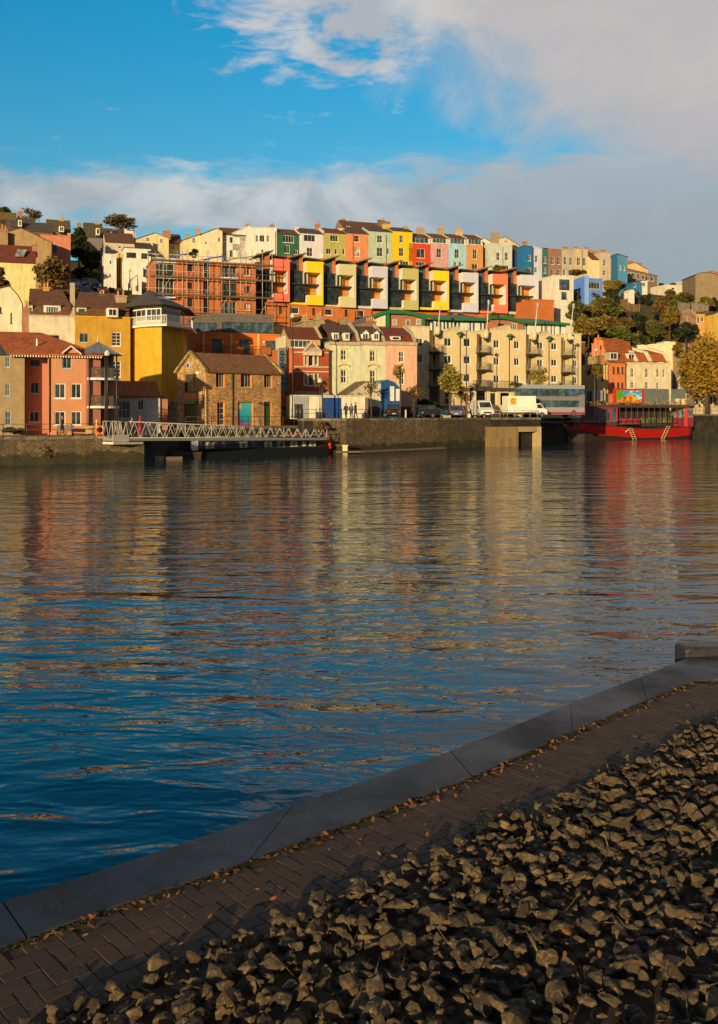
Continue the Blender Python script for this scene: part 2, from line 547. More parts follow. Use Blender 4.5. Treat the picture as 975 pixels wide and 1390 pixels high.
inner = [(-8.6, .4), (-4.7, 3.05), (-1.89, 5.45), (-.73, 6.40), (.93, 7.88), (2.0, 8.98), (3.0, 9.98), (3.78, 10.72)]


def rnd_path(pts, n):
    out = []
    for i in range(len(pts) - 1):
        for k in range(n):
            t = k / n
            p0 = Vector(pts[max(i - 1, 0)]); p1 = Vector(pts[i]); p2 = Vector(pts[i + 1]); p3 = Vector(pts[min(i + 2, len(pts) - 1)])
            out.append(.5 * ((2 * p1) + (-p0 + p2) * t + (2 * p0 - 5 * p1 + 4 * p2 - p3) * t * t + (-p0 + 3 * p1 - 3 * p2 + p3) * t ** 3))
    out.append(Vector(pts[-1])); return out


oo = rnd_path(outer, 4); ii = rnd_path(inner, 4)
QZ = 1.5
mb = MB(); gaps = MB()
# coping stones cast in lengths, rounded nose towards the water
stones_at = list(range(0, len(oo) - 1, 4))
for s0 in stones_at:
    s1 = min(s0 + 4, len(oo) - 1)
    rings = []
    for j in range(s0, s1 + 1):
        o2, i2 = oo[j].copy(), ii[j].copy()
        if j == s0: o2 += (oo[j + 1] - oo[j]).normalized() * .005; i2 += (ii[j + 1] - ii[j]).normalized() * .005
        if j == s1: o2 -= (oo[j] - oo[j - 1]).normalized() * .005; i2 -= (ii[j] - ii[j - 1]).normalized() * .005
        dv = (o2 - i2).normalized()
        ring = []
        for (t, z) in ((0, -.35), (0, .012), (.012, .022)):
            q = i2 + dv * t; ring.append((q.x, q.y, QZ + z))
        for a in (90, 60, 30, 0):
            q = o2 - dv * .05 + dv * .05 * math.cos(R(a)); ring.append((q.x, q.y, QZ + .022 - .05 + .05 * math.sin(R(a))))
        ring.append((o2.x, o2.y, QZ - .35))
        rings.append(ring[::-1])
    mb.loft(rings, 0, False)
tag(mb.build('coping', COPE), kind='structure')
# wall under the coping
NEARSTONE = stone((.12, .11, .09), .6, .3, 'dock_masonry')
mb = MB()
far = [Vector((4.0, 11.72)), Vector((4.15, 12.05)), Vector((8, 12.35)), Vector((16, 12.9)), Vector((60, 16))]
edge = oo + far[1:]
for a, b_ in zip(edge, edge[1:]):
    a2 = a; b2 = b_
    mb.poly([(a2.x, a2.y - .04, QZ - .3), (a2.x, a2.y - .04, -2), (b2.x, b2.y - .04, -2), (b2.x, b2.y - .04, QZ - .3)])
tag(mb.build('quay_wall', NEARSTONE), kind='structure')
# raised end stone
rt = MB()
def roundbar(mbx, p, q, wdt, hgt, r=.045, z0=QZ):
    p, q = Vector(p), Vector(q); d = (q - p).normalized(); nrm = Vector((-d.y, d.x))
    rings = []
    L = (q - p).length
    for t, k in ((0, .80), (.012, .9), (.04, 1), (L - .04, 1), (L - .012, .9), (L, .8)):
        ring = []
        c0 = p + d * t
        hw = wdt / 2 * (1 - (1 - k) * .25); hh_ = hgt - (1 - k) * .12
        for sx, cz in ((-1, 0), (-1, 1), (1, 1), (1, 0)):
            if cz == 0: ring.append((c0.x + nrm.x * hw * sx, c0.y + nrm.y * hw * sx, z0 - .3))
            else:
                for a in ((180, 150, 120, 90) if sx < 0 else (90, 60, 30, 0)):
                    ox = sx * (hw - r) + r * math.cos(R(a)); oz = hh_ - r + r * math.sin(R(a))
                    ring.append((c0.x + nrm.x * ox, c0.y + nrm.y * ox, z0 + oz))
        rings.append(ring)
    mbx.loft(rings, 0, False)
roundbar(rt, (4.0, 11.92), (6.2, 12.12), .34, .13)
roundbar(rt, (6.22, 12.12), (8.4, 12.32), .34, .13)
o = rt.build('raised_kerb', COPE); tag(o, 'raised rounded kerb stone closing the end of the coping at the corner of the near quay', 'kerb stone')

# apron behind the kerb at the corner
mb = MB()
mb.poly([(3.74, 10.66, QZ + .017), (3.99, 11.70, QZ + .017), (4.15, 12.05, QZ + .018), (16, 12.9, QZ + .018), (60, 16, QZ + .018), (60, 13.5, QZ + .018), (8, 11.3, QZ + .018)])
tag(mb.build('apron', COPE), kind='structure')

# block paving in herringbone
m, nt, b = newmat('block_paving')
g = nd(nt, 'ShaderNodeNewGeometry'); p = g.outputs['Position']
c = mixc(nt, g.outputs['Random Per Island'], (.055, .029, .014), (.09, .05, .026))
c = mixc(nt, ramp(nt, noise(nt, p, 2.2, 5, .7), [(.4, 0.0), (.7, .75)]), c, (.035, .026, .018))
c = mixc(nt, ramp(nt, noise(nt, p, 30, 4, .7), [(.6, 0.0), (.75, .3)]), c, (.2, .16, .12))
nt.links.new(c, b.inputs['Base Color']); b.inputs['Roughness'].default_value = .75
bump(nt, b, noise(nt, p, 60, 4, .7), .3, .01)
PAVE = m
mb = MB()
rng = random.Random(3)
ang = R(41)
ca, sa = math.cos(ang), math.sin(ang)


def inpoly_strip(x, y):
    # between inner coping edge and stone bank
    best = None
    for a, b_ in zip(ii, ii[1:]):
        if a.x - 1e-6 <= x <= b_.x + 1e-6:
            t = (x - a.x) / (b_.x - a.x)
            best = a.y + (b_.y - a.y) * t
    if best is None:
        if x > ii[-1].x: best = 10.72 + (x - 3.78) * .14
        else: return False
    return y < best - .06 and y > best - 2.6
L, W = .2, .1
for i in range(-70, 110):
    for j in range(-70, 130):
        # herringbone cell
        for kind in (0, 1):
            bx = (i * W + j * W); by = (j * W - i * W)
            if kind == 0: u0, v0, lu, lv = bx, by + 0, L, W
            else: u0, v0, lu, lv = bx, by + W, W, L
            # repeat every 2 across diagonal
            if kind == 0: pass
            cx, cy = u0 + lu / 2, v0 + lv / 2
            x = 2 + cx * ca - cy * sa; y = 7.6 + cx * sa + cy * ca
            if (i * 1) % 2 != 0: continue
            if not inpoly_strip(x, y): continue
            if y > 20 or y < 2.2: continue
            g_ = .0022
            z = QZ + .002 + rng.uniform(-.002, .002)
            o0 = Vector((2 + (u0 + g_) * ca - (v0 + g_) * sa, 7.6 + (u0 + g_) * sa + (v0 + g_) * ca, z - .06))
            e1 = Vector((ca, sa, rng.uniform(-.004, .004))) * (lu - 2 * g_); e2 = Vector((-sa, ca, rng.uniform(-.004, .004))) * (lv - 2 * g_)
            k = .004
            n1, n2 = e1.normalized() * k, e2.normalized() * k
            up = Vector((0, 0, .06)); lo = Vector((0, 0, .056))
            A = [o0 + lo, o0 + e1 + lo, o0 + e1 + e2 + lo, o0 + e2 + lo]
            T = [o0 + n1 + n2 + up, o0 + e1 - n1 + n2 + up, o0 + e1 + e2 - n1 - n2 + up, o0 + e2 + n1 - n2 + up]
            Bm = [o0, o0 + e1, o0 + e1 + e2, o0 + e2]
            s_ = len(mb.v); mb.v += Bm + A + T
            for a_, b2_ in ((0, 4), (4, 8)):
                for q in range(4):
                    r_ = (q + 1) % 4
                    mb.f.append([s_ + a_ + q, s_ + a_ + r_, s_ + b2_ + r_, s_ + b2_ + q]); mb.m.append(0); mb.sm.append(False)
            mb.f.append([s_ + 8, s_ + 9, s_ + 10, s_ + 11]); mb.m.append(0); mb.sm.append(False)
tag(mb.build('paved_path', PAVE, uv=False), kind='structure')

m, nt, b = newmat('joint_sand')
p = pos(nt)
c = mixc(nt, ramp(nt, noise(nt, p, 8, 5, .7), [(.4, 0.0), (.6, 1.0)]), (.035, .024, .013), (.07, .05, .026))
nt.links.new(c, b.inputs['Base Color']); b.inputs['Roughness'].default_value = 1
SANDM = m


def edgeY(x):
    if x > 3.78: return 10.72 + (x - 3.78) * .14
    for a, b_ in zip(ii, ii[1:]):
        if a.x - 1e-6 <= x <= b_.x + 1e-6:
            return a.y + (b_.y - a.y) * (x - a.x) / (b_.x - a.x)
    return a.y


bank_edge = [(-8, -1.2), (-4.0, 2.45), (-.94, 5.25), (.03, 6.13), (.79, 6.74), (1.82, 7.69), (2.98, 8.85), (3.6, 9.45), (6, 10.6), (30, 14)]


def bankY(x):
    for (a, b_), (c_, d_) in zip(bank_edge, bank_edge[1:]):
        if a <= x <= c_: return b_ + (d_ - b_) * (x - a) / (c_ - a)
    return 14


def bankZ(x, y):
    d = (bankY(x) - y) * .72
    return QZ + (-.015 if d < 0 else min(.02 + d * .05, .5))


mb = MB(); vs = {}
xs = [-8 + .25 * i for i in range(150)]
for i, x in enumerate(xs):
    e = edgeY(x) if x > -8.5 else 0
    for j in range(30):
        y = -6 + (e - .0 + 6) * (j / 29)
        z = QZ - .004 if y > bankY(x) else bankZ(x, y) - .02 + .04 * mnoise.noise(Vector((x * 2, y * 2, 0)))
        vs[i, j] = len(mb.v); mb.v.append(Vector((x, y, z)))
for i in range(len(xs) - 1):
    for j in range(29):
        mb.f.append([vs[i, j], vs[i + 1, j], vs[i + 1, j + 1], vs[i, j + 1]]); mb.m.append(0); mb.sm.append(True)
tag(mb.build('bank', SANDM, uv=False), kind='structure')

# loose stones
m, nt, b = newmat('rubble')
oi = nd(nt, 'ShaderNodeObjectInfo'); g = nd(nt, 'ShaderNodeNewGeometry'); p = g.outputs['Position']
at = nd(nt, 'ShaderNodeAttribute', attribute_name='tone')
ad = nt.nodes.new('ShaderNodeMath'); ad.operation = 'ADD'; nt.links.new(oi.outputs['Random'], ad.inputs[0]); nt.links.new(at.outputs['Fac'], ad.inputs[1])
c = ramp(nt, ad.outputs[0], [(0.0, (.07, .045, .02)), (.25, (.24, .15, .065)), (.5, (.10, .068, .034)), (.75, (.34, .23, .11)), (1.0, (.14, .09, .045))])
c = mixc(nt, ramp(nt, noise(nt, p, 9, 6, .7), [(.35, 0.0), (.62, .9)]), c, (.04, .028, .014))
c = mixc(nt, ramp(nt, noise(nt, p, 26, 5, .7), [(.54, 0.0), (.66, .7)]), c, (.38, .28, .15))  # pale speckle puts sunlit highlights into the stone colour
c = mixc(nt, ramp(nt, noise(nt, p, 3.1, 4, .7), [(.6, 0.0), (.75, .5)]), c, (.09, .09, .03))
nt.links.new(c, b.inputs['Base Color']); b.inputs['Roughness'].default_value = .85
bump(nt, b, noise(nt, p, 16, 8, .8), 1.0, .035)
RUB = m
rng = random.Random(11)


def rock_mesh(k, lo=False):
    bm = bmesh.new()
    sx, sy, sz = rng.uniform(.8, 1.35), rng.uniform(.65, 1.0), rng.uniform(.35, .7)
    for q in range(11):
        v = Vector((rng.gauss(0, 1), rng.gauss(0, 1), rng.gauss(0, 1))).normalized()
        v = Vector((v.x * sx, v.y * sy, v.z * sz)) * rng.uniform(.85, 1.05)
        bm.verts.new(v * .5)
    r = bmesh.ops.convex_hull(bm, input=bm.verts)
    bmesh.ops.delete(bm, geom=[e for e in r['geom_interior'] if isinstance(e, bmesh.types.BMVert)], context='VERTS')
    bmesh.ops.bevel(bm, geom=list(bm.edges), offset=.03, segments=1, affect='EDGES')
    bmesh.ops.triangulate(bm, faces=bm.faces)
    if not lo:
        bmesh.ops.subdivide_edges(bm, edges=list(bm.edges), cuts=1)
        bmesh.ops.triangulate(bm, faces=bm.faces)
    for v in bm.verts:
        n = mnoise.noise_vector(v.co * 3.3 + Vector((k * 7, 0, 0)))
        n2 = mnoise.noise_vector(v.co * 9 + Vector((0, k * 5, 0)))
        v.co += n * .06 + n2 * .03
    me = bpy.data.meshes.new('loose_stone'); bm.to_mesh(me); bm.free(); me.materials.append(RUB)
    return me


rocks = [rock_mesh(k) for k in range(18)]
small = [rock_mesh(k + 30, True) for k in range(12)]
cand = []
px = lambda x, y, z: (CX + F * x / y, HY + F * (EYE - z) / y)
y = 3.3
while y < 20:
    x = -3
    while x < 13:
        xx = x + rng.uniform(-.05, .05); yy = y + rng.uniform(-.05, .05)
        d = (bankY(xx) - yy) * .72
        if d > rng.uniform(-.01, .12):
            s = rng.choice([.04, .06, .07, .09, .10, .12, .16]) * rng.uniform(.85, 1.15)
            if d < .05: s *= .75
            z = bankZ(xx, yy) + rng.choice([-.02, 0, .02, .04, .055])
            u, v_ = px(xx, yy, z)
            if -40 < u < 1020 and v_ < 1440:
                cand.append((s / yy, xx, yy, z, s))
        x += .066
    y += .062
for k in range(5200):
    xx = rng.uniform(-2, 11); yy = rng.uniform(3.6, 17)
    if rng.random() > 7 / yy: continue
    d = (bankY(xx) - yy) * .72
    u, v_ = px(xx, yy, 1.6)
    if d > .02 and -30 < u < 1010 and v_ < 1430: cand.append((.01 / yy, xx, yy, bankZ(xx, yy) + rng.uniform(0, .04), rng.uniform(.035, .08)))
cand.sort(key=lambda t: -t[0])
# small stones that show under the big ones are left to the merged bed
indiv = [c_ for c_ in cand if CX - 470 < F * c_[1] / c_[2] + CX < 960 and px(c_[1], c_[2], c_[3])[1] < 1375][:300]
ids = set(id(c_) for c_ in indiv)
for c_ in indiv:
    _, x, y, z, s = c_
    o = bpy.data.objects.new('loose_stone', rng.choice(rocks)); COL.objects.link(o)
    o.location = (x, y, z); o.scale = (s * 1.15,) * 3
    o.rotation_euler = (rng.uniform(-.6, .6), rng.uniform(-.6, .6), rng.uniform(0, 6.28))
    tag(o, 'rough angular grey brown stone lying loose in the nearest part of the rubble bank', 'stone', 'loose stones of the rubble bank')
V = []; FC = []; T = []
for c_ in cand:
    if id(c_) in ids: continue
    _, x, y, z, s = c_
    me = rng.choice(rocks if s > .085 else small)
    from mathutils import Euler, Matrix
    mt = Matrix.Translation((x, y, z)) @ Euler((rng.uniform(-.6, .6), rng.uniform(-.6, .6), rng.uniform(0, 6.28))).to_matrix().to_4x4() @ Matrix.Scale(s * 1.15, 4)
    i = len(V); V += [tuple(mt @ v.co) for v in me.vertices]; tn = rng.random() * .9
    T += [tn] * len(me.vertices)
    FC += [[i + q for q in pl.vertices] for pl in me.polygons]
me = bpy.data.meshes.new('rubble'); me.from_pydata(V, [], FC); me.materials.append(RUB)
a_ = me.attributes.new('tone', 'FLOAT', 'POINT'); a_.data.foreach_set('value', T)
o = bpy.data.objects.new('rubble', me); COL.objects.link(o)
tag(o, 'bank of loose grey brown rubble stones beside the paved path', 'rubble', kind='stuff')

# fallen leaves along the coping and in the stones, moss line at the kerb
LEAFO = leafmat((.42, .13, .03), (.30, .17, .05), 'dead_leaf')
mb = MB()


def flat_leaf(mbx, x, y, z, s, mi=0):
    a = rng.uniform(0, 6.28); t1, t2 = rng.uniform(-.5, .5), rng.uniform(-.5, .5)
    d = Vector((math.cos(a), math.sin(a), t1)).normalized() * s; e = Vector((-math.sin(a), math.cos(a), t2)).normalized() * s * .45
    c0 = Vector((x, y, z + .006))
    mbx.poly([c0 - d, c0 - d * .3 + e, c0 + d * .5 + e * .8, c0 + d, c0 + d * .4 - e, c0 - d * .4 - e * .9], mi)


for k in range(650):
    x = rng.uniform(-1.9, 4.2)
    if rng.random() < .42 and not (.1 < x < 1.6): continue
    yy = edgeY(x) - abs(rng.gauss(0, .07)) - .02
    if rng.random() < .25: yy = rng.uniform(bankY(x) - .1, edgeY(x) - .05)
    flat_leaf(mb, x, yy, QZ + rng.uniform(.002, .03), rng.uniform(.012, .03))
for k in range(260):
    x = rng.uniform(-1, 6); yy = bankY(x) - abs(rng.gauss(0, 1.4))
    if yy < 3.4: continue
    flat_leaf(mb, x, yy, bankZ(x, yy) + .10 + rng.uniform(0, .04), rng.uniform(.015, .032))
tag(mb.build('fallen_leaves', LEAFO, uv=False), 'small orange brown fallen leaves along the kerb and among the stones', 'leaves', kind='stuff')
MOSS = leafmat((.05, .055, .012), (.10, .09, .02), 'moss')
mb = MB()
for k in range(5200):
    x = rng.uniform(-3.2, 3.78)
    yy = edgeY(x) - .03 + rng.gauss(0, .014)
    flat_leaf(mb, x, yy, QZ + rng.uniform(-.01, .012), rng.uniform(.005, .013))
for k in range(1500):
    x = rng.choice([.95, 1.05, 2.0, 3.2]) + rng.gauss(0, .12); yy = bankY(x) + rng.gauss(.02, .05)
    flat_leaf(mb, x, yy, QZ + rng.uniform(0, .05), rng.uniform(.008, .02))
tag(mb.build('moss', MOSS, uv=False), 'thin line of olive moss in the joint behind the coping', 'moss', kind='stuff')

# ------------------------------------------------------------ far quay
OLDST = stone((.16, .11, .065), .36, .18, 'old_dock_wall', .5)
DKST = stone((.03, .023, .015), .4, .2, 'shaded_dock_wall', .4)  # near-black copy of the dock stone, shade put into its colour
WALLS = [(1, 3, 2.5, DKST), (3, 4, 2.5, DKST), (4, 5, 3.1, DKST), (5, 6, 4.0, DKST), (6, 9, 4.0, OLDST), (9, 10, 4.0, DKST), (10, 12, 4.0, DKST), (12, 13, 4.0, DKST), (13, 15, 4.7, DKST)]


def wallseg(a, b_, z0, z1, mat, name, deck=45):
    a = Vector(a); b_ = Vector(b_); d = (b_ - a).normalized(); n = Vector((d.y, -d.x))
    mb = MB()
    mb.box((a.x, a.y, z0), (b_.x - a.x, b_.y - a.y, 0), (-n.x * 1.0, -n.y * 1.0, 0), (0, 0, z1 - .28 - z0), 0)
    # coping course
    mb.box((a.x + n.x * .06, a.y + n.y * .06, z1 - .279), (b_.x - a.x, b_.y - a.y, 0), (-n.x * .9, -n.y * .9, 0), (0, 0, .28), 1)
    return mb


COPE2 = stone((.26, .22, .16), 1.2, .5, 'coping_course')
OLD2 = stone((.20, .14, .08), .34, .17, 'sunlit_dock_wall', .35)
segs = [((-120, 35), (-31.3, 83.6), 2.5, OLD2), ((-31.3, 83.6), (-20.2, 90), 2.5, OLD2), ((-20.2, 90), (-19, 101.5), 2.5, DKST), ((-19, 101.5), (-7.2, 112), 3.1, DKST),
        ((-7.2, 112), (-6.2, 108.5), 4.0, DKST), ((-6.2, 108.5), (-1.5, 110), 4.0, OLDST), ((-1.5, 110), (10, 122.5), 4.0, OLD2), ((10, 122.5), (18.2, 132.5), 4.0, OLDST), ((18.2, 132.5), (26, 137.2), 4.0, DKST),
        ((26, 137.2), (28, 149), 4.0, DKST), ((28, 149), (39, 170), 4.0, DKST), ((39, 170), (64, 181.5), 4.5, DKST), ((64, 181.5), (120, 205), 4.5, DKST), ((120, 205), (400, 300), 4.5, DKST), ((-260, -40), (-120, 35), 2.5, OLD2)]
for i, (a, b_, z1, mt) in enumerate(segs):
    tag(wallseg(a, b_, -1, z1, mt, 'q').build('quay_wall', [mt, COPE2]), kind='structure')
ASPH = render((.07, .065, .06), .9, .3)
m, nt, b = newmat('quay_setts')
p = pos(nt)
c = mixc(nt, ramp(nt, noise(nt, p, .6, 6, .7), [(.35, 0.0), (.65, 1.0)]), (.16, .09, .055), (.24, .16, .10))
nt.links.new(c, b.inputs['Base Color']); b.inputs['Roughness'].default_value = .9
SETT = m
mb = MB()
mb.poly([(-31.3, 84.5, 2.496), (-20.2, 90.9, 2.496), (-19, 102.4, 2.496), (-19, 128, 2.496), (-60, 128, 2.496), (-140, 100, 2.496), (-140, 25, 2.496)])
tag(mb.build('promenade', SETT), kind='structure')
mb = MB()
mb.poly([(-19, 102.4, 3.096), (-7.3, 112.8, 3.096), (-6.5, 118, 3.096), (-8, 140, 3.096), (-19, 140, 3.096)])
tag(mb.build('yard', SETT), kind='structure')
mb = MB()
mb.poly([(-6.3, 109.4, 3.996), (-1.7, 110.9, 3.996), (9.6, 123.2, 3.996), (17.8, 133.3, 3.996), (25.2, 138, 3.996), (27, 149.5, 3.996), (38, 171, 3.996), (64, 182.5, 3.997), (120, 206, 3.997), (120, 240, 3.996), (0, 160, 3.996), (-8, 140, 3.996)])
tag(mb.build('road', ASPH), kind='structure')
mb = MB()
mb.poly([(38.5, 171, 4.49), (64, 182.4, 4.49), (120, 206, 4.49), (400, 301, 4.49), (400, 330, 4.49), (100, 222, 4.49), (50, 192, 4.49), (36, 178, 4.49)])
tag(mb.build('pavement', SETT), kind='structure')
# ------------------------------------------------------------ building kit
class Fac:
    def __init__(s, A, B):
        s.A = Vector(A); s.B = Vector(B); s.L = (s.B - s.A).length
        s.u = (s.B - s.A).normalized(); s.n = Vector((s.u.y, -s.u.x))

    def uz(s, x, y):
        t = (x - CX) / F
        # solve  S*(t,1) = A + a*u
        den = t * s.u.y - s.u.x
        a = (s.A.x - t * s.A.y) / den
        Y = s.A.y + a * s.u.y
        return a, EYE - (y - HY) * Y / F

    def pt(s, a, z, out=0.0):
        q = s.A + s.u * a + s.n * out
        return Vector((q.x, q.y, z))


FR = {'W': WHITE, 'K': DARK, 'O': paint((.5, .16, .03), .5), 'G': GREYM, 'T': paint((.5, .42, .28), .6), 'N': paint((.02, .06, .05), .5), 'S': paint((.33, .42, .47), .6)}


def window(fac, a0, a1, z0, z1, nv, nh, fr, parent, out, gl=GL, name='window', fw=.07, surround=None):
    mb = MB(); th = .06
    U = fac.u.to_3d(); N = fac.n.to_3d(); Z = Vector((0, 0, 1))
    fw = min(fw, (a1 - a0) * .2)

    def bar(x0, x1, y0, y1, d=th, o2=0.0):
        mb.box(fac.pt(x0, y0, out + o2), U * (x1 - x0), Z * (y1 - y0), -N * d)
    bar(a0, a0 + fw, z0, z1); bar(a1 - fw, a1, z0, z1); bar(a0 + fw, a1 - fw, z0, z0 + fw); bar(a0 + fw, a1 - fw, z1 - fw, z1)
    g = fw * .6
    for k in range(1, nv + 1):
        c_ = a0 + (a1 - a0) * k / (nv + 1); bar(c_ - g / 2, c_ + g / 2, z0 + fw, z1 - fw, th * .7, -.006)
    for k in range(1, nh + 1):
        c_ = z0 + (z1 - z0) * k / (nh + 1); bar(a0 + fw, a1 - fw, c_ - g / 2, c_ + g / 2, th * .6, -.009)
    if surround:
        sw = .16
        for q in ((a0 - sw, a0, z0 - sw, z1 + sw), (a1, a1 + sw, z0 - sw, z1 + sw), (a0, a1, z1, z1 + sw), (a0, a1, z0 - sw, z0)):
            mb.box(fac.pt(q[0], q[2], surround[1]), U * (q[1] - q[0]), Z * (q[3] - q[2]), -N * (surround[1] + .02), 1)
        mats = [FR[fr], surround[0]]
    else:
        mats = [FR[fr]]
    # sill
    if surround is None and nh + nv >= 0 and out < 0:
        mb.box(fac.pt(a0 - .08, z0 - .10, .07), U * (a1 - a0 + .16), Z * .09, -N * .066)
    w_ = mb.build(name, mats, parent)
    pm = MB()
    pm.box(fac.pt(a0 + fw * .5, z0 + fw * .5, out - th * .6), U * (a1 - a0 - fw), Z * (z1 - z0 - fw), -N * .02)
    pm.build('pane', gl, w_)
    return w_


STY = {'s': (1, 1), 'c1': (0, 0), 'p': (0, 0), 'c2': (1, 0), 'c3': (2, 0), 'c4': (3, 0), 'h': (0, 1), 'g': (2, 3), 'g2': (1, 3), 'c3h': (2, 1), 'c5': (4, 0), 'c8': (7, 0)}


def wallgrid(mb, fac, L, zb, prof, ops, rec, mi=0):
    zm = min(p_[1] for p_ in prof)
    xs = sorted(set([0, L] + [x for o in ops for x in o[:2]]))
    zs = sorted(set([zb, zm] + [x for o in ops for x in o[2:4]]))
    for x0, x1 in zip(xs, xs[1:]):
        for z0, z1 in zip(zs, zs[1:]):
            cx, cz = (x0 + x1) / 2, (z0 + z1) / 2
            if any(o[0] < cx < o[1] and o[2] < cz < o[3] for o in ops): continue
            mb.poly([fac.pt(x0, z0), fac.pt(x1, z0), fac.pt(x1, z1), fac.pt(x0, z1)], mi)
    for o in ops:
        a0, a1, z0, z1 = o[:4]
        for q in (((a0, z0), (a1, z0)), ((a1, z0), (a1, z1)), ((a1, z1), (a0, z1)), ((a0, z1), (a0, z0))):
            (xa, za), (xb, zb_) = q
            mb.poly([fac.pt(xa, za), fac.pt(xa, za, -rec), fac.pt(xb, zb_, -rec), fac.pt(xb, zb_)], mi)
        mb.poly([fac.pt(a0, z0, -rec), fac.pt(a1, z0, -rec), fac.pt(a1, z1, -rec), fac.pt(a0, z1, -rec)], mi)
    top = [p_ for p_ in prof]
    if max(p_[1] for p_ in prof) - zm > 1e-3:
        for (xa, za), (xb, zb_) in zip(prof, prof[1:]):
            pts = [fac.pt(xa, zm), fac.pt(xb, zm)]
            if zb_ > zm + 1e-4: pts.append(fac.pt(xb, zb_))
            if za > zm + 1e-4: pts.append(fac.pt(xa, za))
            if len(pts) > 2: mb.poly(pts, mi)


def clean(ops, L, zb, zm):
    good, bad = [], []
    for o in ops:
        ok = o[0] > .03 and o[1] < L - .03 and o[2] > zb + .02 and o[3] < zm - .02
        for g in good:
            if not (o[1] < g[0] or o[0] > g[1] or o[3] < g[2] or o[2] > g[3]): ok = False
        (good if ok else bad).append(o)
    return good, bad


def mkwins(fac, c, wins):
    out = []
    for w_ in wins:
        x, y, ww, hh_ = w_[:4]; st = w_[4] if len(w_) > 4 else 's'; fr = w_[5] if len(w_) > 5 else 'W'; opt = w_[6] if len(w_) > 6 else {}
        a0, z1 = fac.uz(*K(c, x - ww / 2, y - hh_ / 2)); a1, z0 = fac.uz(*K(c, x + ww / 2, y + hh_ / 2))
        _, zc = fac.uz(*K(c, x, y - hh_ / 2)); _, zd = fac.uz(*K(c, x, y + hh_ / 2))
        out.append((a0, a1, zd, zc, st, fr, opt))
    return out


def putwins(fac, good, bad, parent, rec):
    for lst, o_ in ((good, -rec + .07), (bad, .075)):
        for a0, a1, z0, z1, st, fr, opt in lst:
            nv, nh = STY[st]
            if a1 - a0 < .15 or z1 - z0 < .15: continue
            window(fac, a0, a1, z0, z1, nv, nh, fr, parent, o_, opt.get('gl', GL), opt.get('name', 'window'), opt.get('fw', .075), opt.get('sur'))


def chimney(parent, c, x, y0, wpx, hpx, Y, mat, pots=3, zbot=None, potmat=None, depth=.9, yaw=.35):
    """stack whose top is at (x,y0) on the sheet, at distance Y"""
    X0, y_ = K(c, x, y0)
    p_ = P(X0, y_, Y); sc_ = Y / F / SH[c][2]
    wd = wpx * sc_; ht = hpx * sc_
    mb = MB()
    mb.cbox((p_.x, p_.y, p_.z - ht - .8), wd, depth, ht + .8 - .18, 0, yaw)
    mb.cbox((p_.x, p_.y, p_.z - .18), wd + .16, depth + .16, .18, 0, yaw)
    o = mb.build('chimney', mat, parent)
    if pots:
        mb = MB()
        for k in range(pots):
            t = (k + .5) / pots - .5
            q = Vector((p_.x + math.cos(yaw) * t * wd * .95, p_.y + math.sin(yaw) * t * wd * .95, p_.z))
            h = .55 + .15 * ((k * 7) % 3)
            mb.tube(q, q + Vector((0, 0, h)), .15, .11, 8)
            mb.tube(q + Vector((0, 0, h - .07)), q + Vector((0, 0, h)), .14, .14, 8)
        mb.build('chimney_pots', potmat or POT, o)
    return o


POT = render((.6, .28, .1), .8, .3)
CSTK = render((.42, .33, .22), .9, .6)
CBRK = brick((.5, .2, .09))


